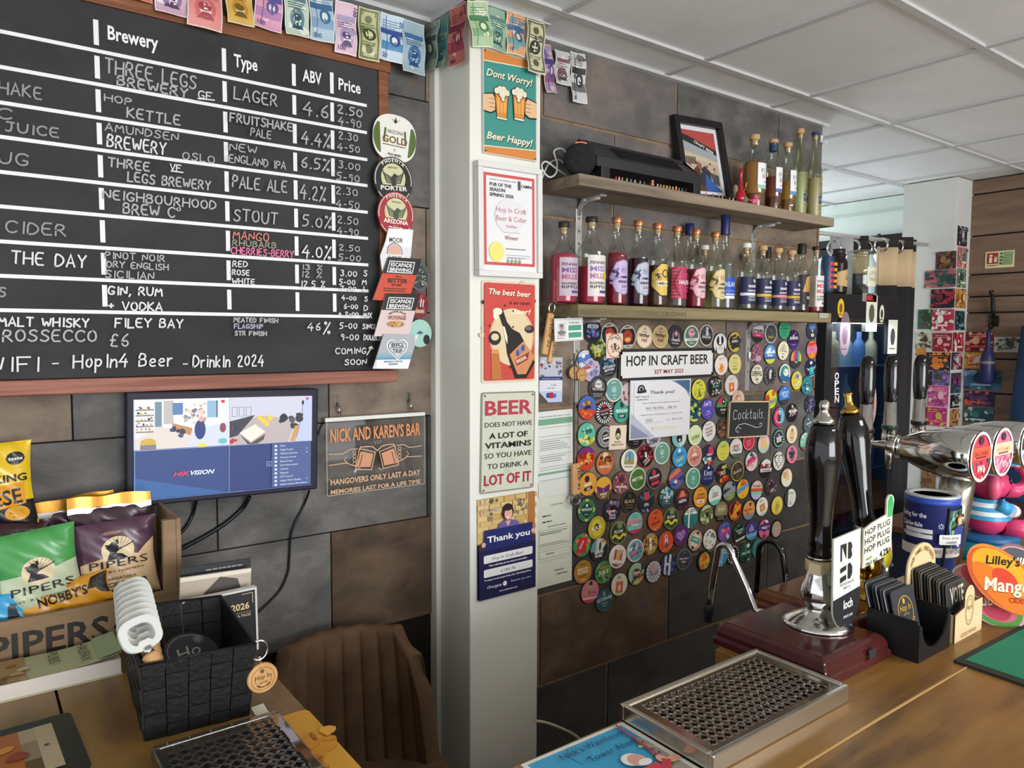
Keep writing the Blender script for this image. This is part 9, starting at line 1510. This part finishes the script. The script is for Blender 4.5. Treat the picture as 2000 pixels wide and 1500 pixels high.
# ================================================================ fridge, curtain and cards at the far end
fx0, fx1, fz = AY(1616, 573, YR).x, AY(1757, 578, YR).x, AY(1690, 576, YR).z
t = thing('drinks_fridge', 'tall black glass door drinks fridge with stickers beyond the end of the slate wall', 'fridge', ((fx0+fx1)/2, YR, 0)); X = (fx1-fx0)/2; FK = mat('#222326', .35); FI = mat('#5c5e5e', .5)
m = MB(); m.bb((-X, .02, 0), (-X+.03, .2, fz), FK); m.bb((X-.03, .02, 0), (X, .2, fz), FK); m.bb((-X+.03, .17, 0), (X-.03, .2, fz), FI); m.bb((-X, .02, fz-.06), (X, .2, fz), FK, .004); m.bb((-X+.03, .02, 0), (X-.03, .17, .1), FK); m.build('cabinet', t)
m = MB()
for q in (((-X, 0, .08), (-X+.05, .018, fz-.002)), ((X-.045, 0, .08), (X, .018, fz-.002)), ((-X+.05, 0, fz-.11), (X-.045, .018, fz-.002)), ((-X+.05, 0, .08), (X-.045, .018, .16))): m.bb(*q, FK, .003)
m.build('door_frame', t); m = MB(); m.bb((-X+.05, .008, .16), (X-.045, .012, fz-.11), glass('#aebac4', 'fridge_glass', .6)); m.build('glass_door', t)
for z in (.55, .85, 1.12, 1.38, 1.62): m = MB(); m.bb((-X+.035, .03, z-.006), (X-.035, .165, z), mat('#8a96a4', .4)); m.build('shelf', t)
A = Art(); k = lambda px, py: (AY(px, py, YR).x-t.location.x, AY(px, py, YR).z)
for i, c in enumerate('OPEN'): a = k(1634, 741+15*i); A.text(c, a[0], a[1], .032, '#dfe2e4', w=.036, bold=True)
m = MB(); m.keep = True; A.into(m, FRONT, z0=.0005); m.build('open_lettering', t)
def stick(cx, cy, w_, h_, c1, c2, oval=0, s_=''):
    A = Art(); a = k(cx, cy)
    (A.ell(a[0], a[1], w_/2, h_/2, c1) if oval else A.rect(a[0]-w_/2, a[1]-h_/2, a[0]+w_/2, a[1]+h_/2, c1)); A.ell(a[0], a[1], w_*.25, h_*.25, c2); A.lines(a[0]-w_*.3, a[1]-h_*.36, a[0]+w_*.3, 1, .01, .006, c2)
    if s_: A.text(s_, a[0], a[1]-.005, .016, '#d8d8da', maxw=w_*.9, bold=True)
    m = MB(); m.keep = True; A.into(m, FRONT, z0=.001); m.build('sticker', t)
for q in ((1642, 602, .055, .085, '#e0bc2c', '#8a5a1c', 1), (1702, 612, .10, .17, '#e2e4d0', '#5a5c54'), (1722, 613, .045, .085, '#dcdcc4', '#3a3c34', 1), (1650, 652, .09, .2, '#8a7884', '#5a4a5c', 1), (1743, 658, .09, .165, '#e4e6d8', '#4a4c48'), (1703, 790, .08, .2, '#b89a94', '#a8404c', 1), (1698, 581, .13, .04, '#8a8c90', '#b8343c')): stick(*q)
pl = bpy.data.lights.new('fridge_lamp', 'AREA'); pl.size = .4; pl.energy = 6; po = bpy.data.objects.new('fridge_lamp', pl); C.objects.link(po); po.location = (t.location.x, YR+.1, fz-.13)
FC = [('#c8d8c0', 'pale green'), ('#a8c8d8', 'pale blue'), ('#c87a4a', 'orange'), ('#6a8ac0', 'blue'), ('#b84a5c', 'red'), ('#d8c89a', 'cream')]
for r, z in enumerate((.85, 1.12, 1.38, 1.62)):
    for i in range(5):
        c, n_ = FC[(i*2+r) % 6]; m = MB(); g = mat(c, .3); H = .2 if r < 3 else .16; m.lathe([(.03, 0), (.031, .004), (.031, H*.55), (.024, H*.68), (.011, H*.8), (.011, H)], g, seg=14); o = m.build('fridge_bottle', loc=(t.location.x-X+.09+.115*i, YR+.085, z)); tag(o, f'{n_} bottle, {("leftmost", "second", "middle", "fourth", "rightmost")[i]} on the {("fourth", "third", "second", "top")[r]} shelf inside the fridge', 'bottle', 'bottles inside the fridge')
pj = AY(1676, 574, YR+.06); t = thing('storage_jar', 'clear glass jar with a cream label standing on the fridge', 'jar', (pj.x, YR+.06, fz)); m = MB(); m.lathe([(.066, 0), (.072, .01), (.072, .15), (.06, .178), (.058, .186), (.064, .19), (.064, .208), (.06, .21)], glass('#dfe6e2', 'jar_glass', .6), seg=28); m.build('glass_body', t)
A = Art(); A.rect(-.04, .04, .04, .13, '#dcdcc4'); A.text('LITTLE', 0, .092, .017, '#6a6c60', w=.058); A.text('TREATS', 0, .065, .017, '#6a6c60', w=.062); m = MB(); m.keep = True; A.split(.012).into(m, bend=cyl(.072), z0=.001); m.build('label', t)
pj = AY(1649, 574, YR+.05); bottle('wine_bottle', 'dark bottle with a wavy cream label standing left of the jar on the fridge', pj.x-.05, YR+.055, fz, .205, .04, CAPB, None, 0, lambda A, R, H: (A.poly([(-R*1.5, H*.2), (0, H*.16), (R*1.5, H*.2), (R*1.5, H*.5), (R*.5, H*.56), (-R*1.5, H*.46)], '#c8a878'), A.chalk('deli', -R*.2, H*.3, H*.14, R*1.2, '#4a3222', .002)), .022, caph=.02, shoulder=.72, glassm=mat('#241a18', .2), group=None, cork=False)
for px, c1, c2, lb in ((1607, '#2f4a6a', '#c83a5c', 'blue and red drinks can at the left end of the fridge top'), (1620, '#d8a02c', '#1f1c1a', 'black can with yellow lettering on the fridge top beside the blue one')):
    p = AY(px, 572, YR+.03); m = MB(); m.lathe([(.024, 0), (.029, .012), (.029, .14), (.025, .155), (.025, .16)], mat(c1 if px < 1610 else c2, .3), seg=18); A = Art()
    for i in range(5): A.rect(-.02, .02+.025*i, .02, .034+.025*i, c2 if px < 1610 else c1)
    m.keep = True; A.split(.008).into(m, bend=cyl(.029), z0=.0006); o = m.build('drinks_can', loc=(p.x if px > 1610 else p.x+.03, YR+.03, fz)); tag(o, lb, 'can')
# curtain rod and curtains
re_ = AX(1810, 478, XC); ry, rzz = re_.y, re_.z
m = MB(); m.tube([(2.97, ry, AY(1600, 459, ry).z), (XC, ry, rzz)], .011, mat('#d4d4d0', .3, .5), 12); o = m.build('curtain_rod'); tag(o, 'white curtain rod running from the slate wall to the pale pier', 'curtain rod')
def curtain(pa, pb, zb, label, bands, n):
    xa, xb = AY(pa, 470, ry).x, AY(pb, 475, ry).x; zt = AY((pa+pb)/2, 462, ry).z; t = thing('curtain', label, 'curtain', ((xa+xb)/2, ry, zt), group='eyelet curtains on the rod'); w_ = xb-xa; m = MB(); prev = 0
    for f, c in bands:
        m.grid(lambda a, b: Vector(((a-.5)*w_, .035*math.sin(a*n*2*PI), -(zt-zb)*(prev+(f-prev)*b))), 48, 2, mat(c, .8)); prev = f
    o = m.build('cloth', t); md = o.modifiers.new('s', 'SOLIDIFY'); md.thickness = .004
    for i in range(max(1, round(n))): m = MB(); x = ((i+.12)/n-.5)*w_; m.tube([(x+.0, .034*math.cos(a), -.06+.034*math.sin(a)) for a in [2*PI*k/16 for k in range(16)]], .007, CHROME, 6, closed=True); m.build('eyelet', t)
curtain(1718, 1790, .04, 'dark curtain with a cream band hanging right of the fridge', ((.03, '#2a2422'), (.12, '#c9b08c'), (1, '#2b292b')), 2.5)
curtain(1626, 1660, fz+.004, 'grey curtain edge gathered above the left of the fridge', ((1, '#a9a9ac'),), 1)
curtain(1664, 1699, fz+.004, 'black and cream gathered curtain above the jar', ((.25, '#2a2422'), (.6, '#d0b88e'), (1, '#23211f')), 1.5)
# cards cut from beer cartons
def card(pl, F, x0, y0, x1, y1, c, label, seed):
    f = (lambda p: AX(*p, pl)) if F is SIDE else (lambda p: AY(*p, pl)); P = [f(p) for p in ((x0, y0), (x1, y0), (x1, y1), (x0, y1))]; q = sum(P, Vector())/4; w_ = ((P[1]-P[0]).length+(P[2]-P[3]).length)/2*.98; h_ = ((P[0]-P[3]).length+(P[1]-P[2]).length)/2*.98; A = Art(step=.0003); X, Y = w_/2, h_/2; A.clip = [(-X, -Y), (X, -Y), (X, Y), (-X, Y)]
    A.blobs(seed, 22, -X, -Y, X, Y, X*.08, X*.3, c[1:]); A.lines(-X*.7, Y*.7, X*.7, 2, Y*.2, Y*.08, c[-1], seed); A.ell(X*(.3 if seed % 2 else -.2), Y*.1, X*.3, Y*.4, c[-1]); A.rect(-X*.6, -Y*.6, X*.5, -Y*.42, c[1]); A.clip = None
    o = board('beer_carton_card', w_, h_, .003, A, wallM(q, 0, F), c[0], label+('' if 'wall' in label or 'face' in label or 'pier' in label else ' on the pier'), 'carton card', 'beer carton cards at the far end', .5)
CD = '''S 1828 491 1868 526 4a2a3c 6a4a30,8a6a3c round topped purple card with a brown bear
S 1806 527 1868 562 b0606a 3f6a60,c88a6a,2a4a48 pink card with a green river landscape
S 1818 564 1865 602 2a2430 a82a3c,c83a4c,5a3038 black card with red bottom edge
S 1793 604 1820 643 3a5a3c 5a2a5c,7a9a4c,2a3a2c green and purple small card
S 1821 604 1864 646 b8344c e0d0c8,c84a5c,e4dcd4 crimson card with a white central animal
S 1789 648 1820 680 c8c4a8 5a4a3c,a89a78,3a3028 pale card with a snake
S 1822 650 1860 687 8a2430 a83040,d8a0a0 plain dark red card with two pale ovals
S 1789 680 1808 723 c07828 8a4a1c,d89a3c narrow orange card
S 1809 688 1857 724 2a2a2e d8803c,3a3a40,c8702c black card with an orange fish
S 1791 724 1820 760 26242a 3a3840,b8a0a0 plain black small card
S 1821 724 1856 753 7a5a9c 4a5a48,9a7ab8,3a4a3c violet and green card
S 1813 753 1853 794 c05a8c 8a3a6c,d890b0,e0a8b8 pink patterned card with arches
S 1790 762 1811 820 c4ccb8 8a9a8c,4a5a54 pale mint tall card
S 1807 795 1850 832 b83a78 d86a4c,8a2a5c,c8a05c magenta card, lowest on the left face
F 1870 442 1888 481 28282a 6a6a6c,a8a8aa black narrow card with white wings, highest of all
F 1870 483 1888 523 b86a6c e0c89c,4a7a78 salmon narrow card with a cream figure
F 1869 524 1886 562 6a8a6c d8d8b8,3a4a40 narrow green card with pale hills
F 1866 564 1886 602 b8803c 8a5a38,d8b078 narrow ochre desert card
F 1865 607 1883 645 2f4448 6a9aa0,1f3034 narrow dark teal card
F 1861 649 1881 687 8a2a34 e0d4c8,c83a48 narrow card with rows of white marks on red
F 1858 688 1879 722 3a3440 c85a5c,b8b4b0 narrow dark card with small emblems
F 1857 728 1876 768 3a3a44 2a6a7c,8a2a5c narrow striped black card
F 1856 770 1873 797 1f1f22 c8c8c8,4a4a4c narrow black card with white word
F 1855 799 1872 832 a87848 5a3a44,c89a68 narrow tan card, lowest on the pier edge
S 1829 896 1868 934 3a8a9c b83a6c,d8a83c,c84a7c teal and magenta card low on the pier, seen under the font barrels
S 1800 870 1829 960 8a6a48 6a4a34,9a7a54 plain brown upright card low on the left face
W 1886 648 1940 686 6a2028 c8584c,e0a888 dark red card with a pale bear on the boarded wall
W 1884 688 1925 720 d0a02c c84a3c,e0d8c0 yellow card with a bowl on the boarded wall
W 1883 723 1957 761 3f6a8c 8ab0c8,2a4a4c,1f3a4c blue mountain card on the boarded wall
W 1884 764 1944 793 2a2440 c85a48,5a3a60 navy card with a red flame on the boarded wall
W 1884 796 1941 827 2a4a50 c8ccc8,3a6a6c teal card with a badger head on the boarded wall
W 1941 658 1993 688 b0b0a4 5a5a50,8a8c70,3a3a34 grey card with an alien face on the boarded wall'''
for i, ln in enumerate(CD.split('\n')):
    f, x0, y0, x1, y1, c0, cs, lb = ln.split(' ', 7); pl, F = {'S': (XC-.002, SIDE), 'F': (YC-.002, FRONT), 'W': (xw-.002, SIDE)}[f]
    card(pl, F, *map(float, (x0, y0, x1, y1)), ['#'+c0]+['#'+c for c in cs.split(',')], lb, i+2)
P = [AX(*p, xw-.002) for p in ((1925, 493), (1982, 487), (1981, 521), (1924, 525))]; q = sum(P, Vector())/4; w_, h_ = (P[1]-P[0]).length, (P[0]-P[3]).length; A = Art(step=.0003); X, Y = w_/2, h_/2
A.rect(-X*.88, -Y*.5, -X*.1, Y*.82, '#a8242c'); A.rect(-X*.72, -Y*.35, -X*.5, Y*.3, '#e0dcb0'); A.ell(-X*.6, Y*.5, X*.13, Y*.13, '#e0dcb0'); A.poly([(-X*.38, -Y*.3), (-X*.16, -Y*.3), (-X*.16, Y*.5), (-X*.25, Y*.1), (-X*.32, Y*.5)], '#e0dcb0'); A.text('FOAM SPRAY', -X*.48, -Y*.78, Y*.16, '#a8242c', w=X*.75, bold=True)
for i in range(4): A.rect(X*.05, Y*(.55-.4*i), X*.22, Y*(.82-.4*i), ('#3a7a48', '#3a7a48', '#5a5a48', '#5a5a48')[i]); A.frame(X*.3, Y*(.52-.4*i), X*.92, Y*(.84-.4*i), .004, '#5a8a5c'); A.lines(X*.36, Y*(.7-.4*i), X*.86, 2, Y*.12, Y*.04, '#6a8a60', i)
board('extinguisher_sign', w_, h_, .003, A, wallM(q, 0, SIDE), '#dcd8a8', 'cream and red foam spray extinguisher sign on the boarded wall', 'sign')
BI = mat('#2a2c28', .4, .6); p = AX(1943, 610, xw-.004); m = MB(); m.box((0, -.05, .004), (.05, .06, .008), BI, .003); m.tube([(0, -.03, .01), (0, .02, .03), (0, .07, .035), (0, .1, .055), (0, .12, .06)], [.012, .012, .011, .010, .015], BI, 8); m.tube([(0, -.06, .01), (0, -.09, .04), (0, -.07, .065)], .009, BI, 8); o = m.build('coat_hook', None, wallM(p, 0, SIDE)); tag(o, 'black iron coat hook on the boarded wall', 'hook')
p = AX(1929, 700, xw-.06); t = thing('hanging_bottle', 'navy blue bottle shaped ornament hanging from the coat hook', 'ornament', p); m = MB(); m.lathe([(.03, -.14), (.036, -.13), (.036, .0), (.026, .03), (.013, .06), (.011, .13), (.013, .135), (.011, .155)], mat('#2a2c5a', .4), seg=20); m.build('body', t); m = MB(); m.lathe([(.0368, -.03), (.0368, -.015)], mat('#7a7a6a', .5), seg=20, caps=False); m.tube([(0, 0, .155), (-.01, -.01, .24)], .004, BI, 6); m.build('band_and_cord', t)
a = AX(1998, 655, xw-.1); b = AX(1962, 825, xw-.1); JK = noise_mat('navy_cloth', [(.3, '#1a2f4a'), (.7, '#24426a')], (8, 8, 8), 4, .9); m = MB(); m.grid(lambda u, v: Vector((xw-.10-.05*math.sin(u*9)-.04*math.sin(v*3), (a.y*(1-v)+b.y*v)-.55*u, a.z+.05-(a.z-.35)*v)), 20, 12, JK); o = m.build('jacket', solid=.02); tag(o, 'dark navy jacket hanging on the boarded wall at the right edge', 'jacket')
# bits on the back of the bar
p = AZ(1752, 1143, ZB); m = MB(); m.lathe([(.026, 0), (.028, .004), (.034, .075), (.0325, .075), (.027, .008), (.001, .007)], glass('#d4dcdc', 'tumbler_glass', .8), seg=20, caps=False); o = m.build('tumbler', loc=(1.815, -1.112, ZB)); tag(o, 'small clear tumbler standing behind the brass hand pump', 'glass')
m = MB()
for i in range(6): m.box((0, -.03+.012*i, .012), (.11, .003, .012), BLACK)
for i in range(4): m.box((-.05+.033*i, 0, .004), (.004, .066, .008), BLACK)
o = m.build('drain_rack', loc=(1.905, -1.088+.0, ZB)) if False else m.build('drain_rack', None, Matrix.Translation((1.772, -1.098, ZB)) @ Matrix.Scale(.7, 4)); tag(o, 'small black slatted rack behind the brass hand pump', 'rack')
t = thing('side_table', 'dark table with a brown top edge beyond the elephant', 'table', (3.85, -.75, 0)); m = MB(); m.box((0, 0, .89), (1.0, .9, .03), BARD, .004); m.build('table_top', t)
for sx in (-1, 1): m = MB(); m.box((sx*.45, 0, .437), (.05, .8, .874), mat('#1c2030', .7)); m.build('leg_panel', t)
m = MB(); m.box((0, .3, .5), (.84, .03, .7), mat('#1c2030', .7)); m.build('back_panel', t)
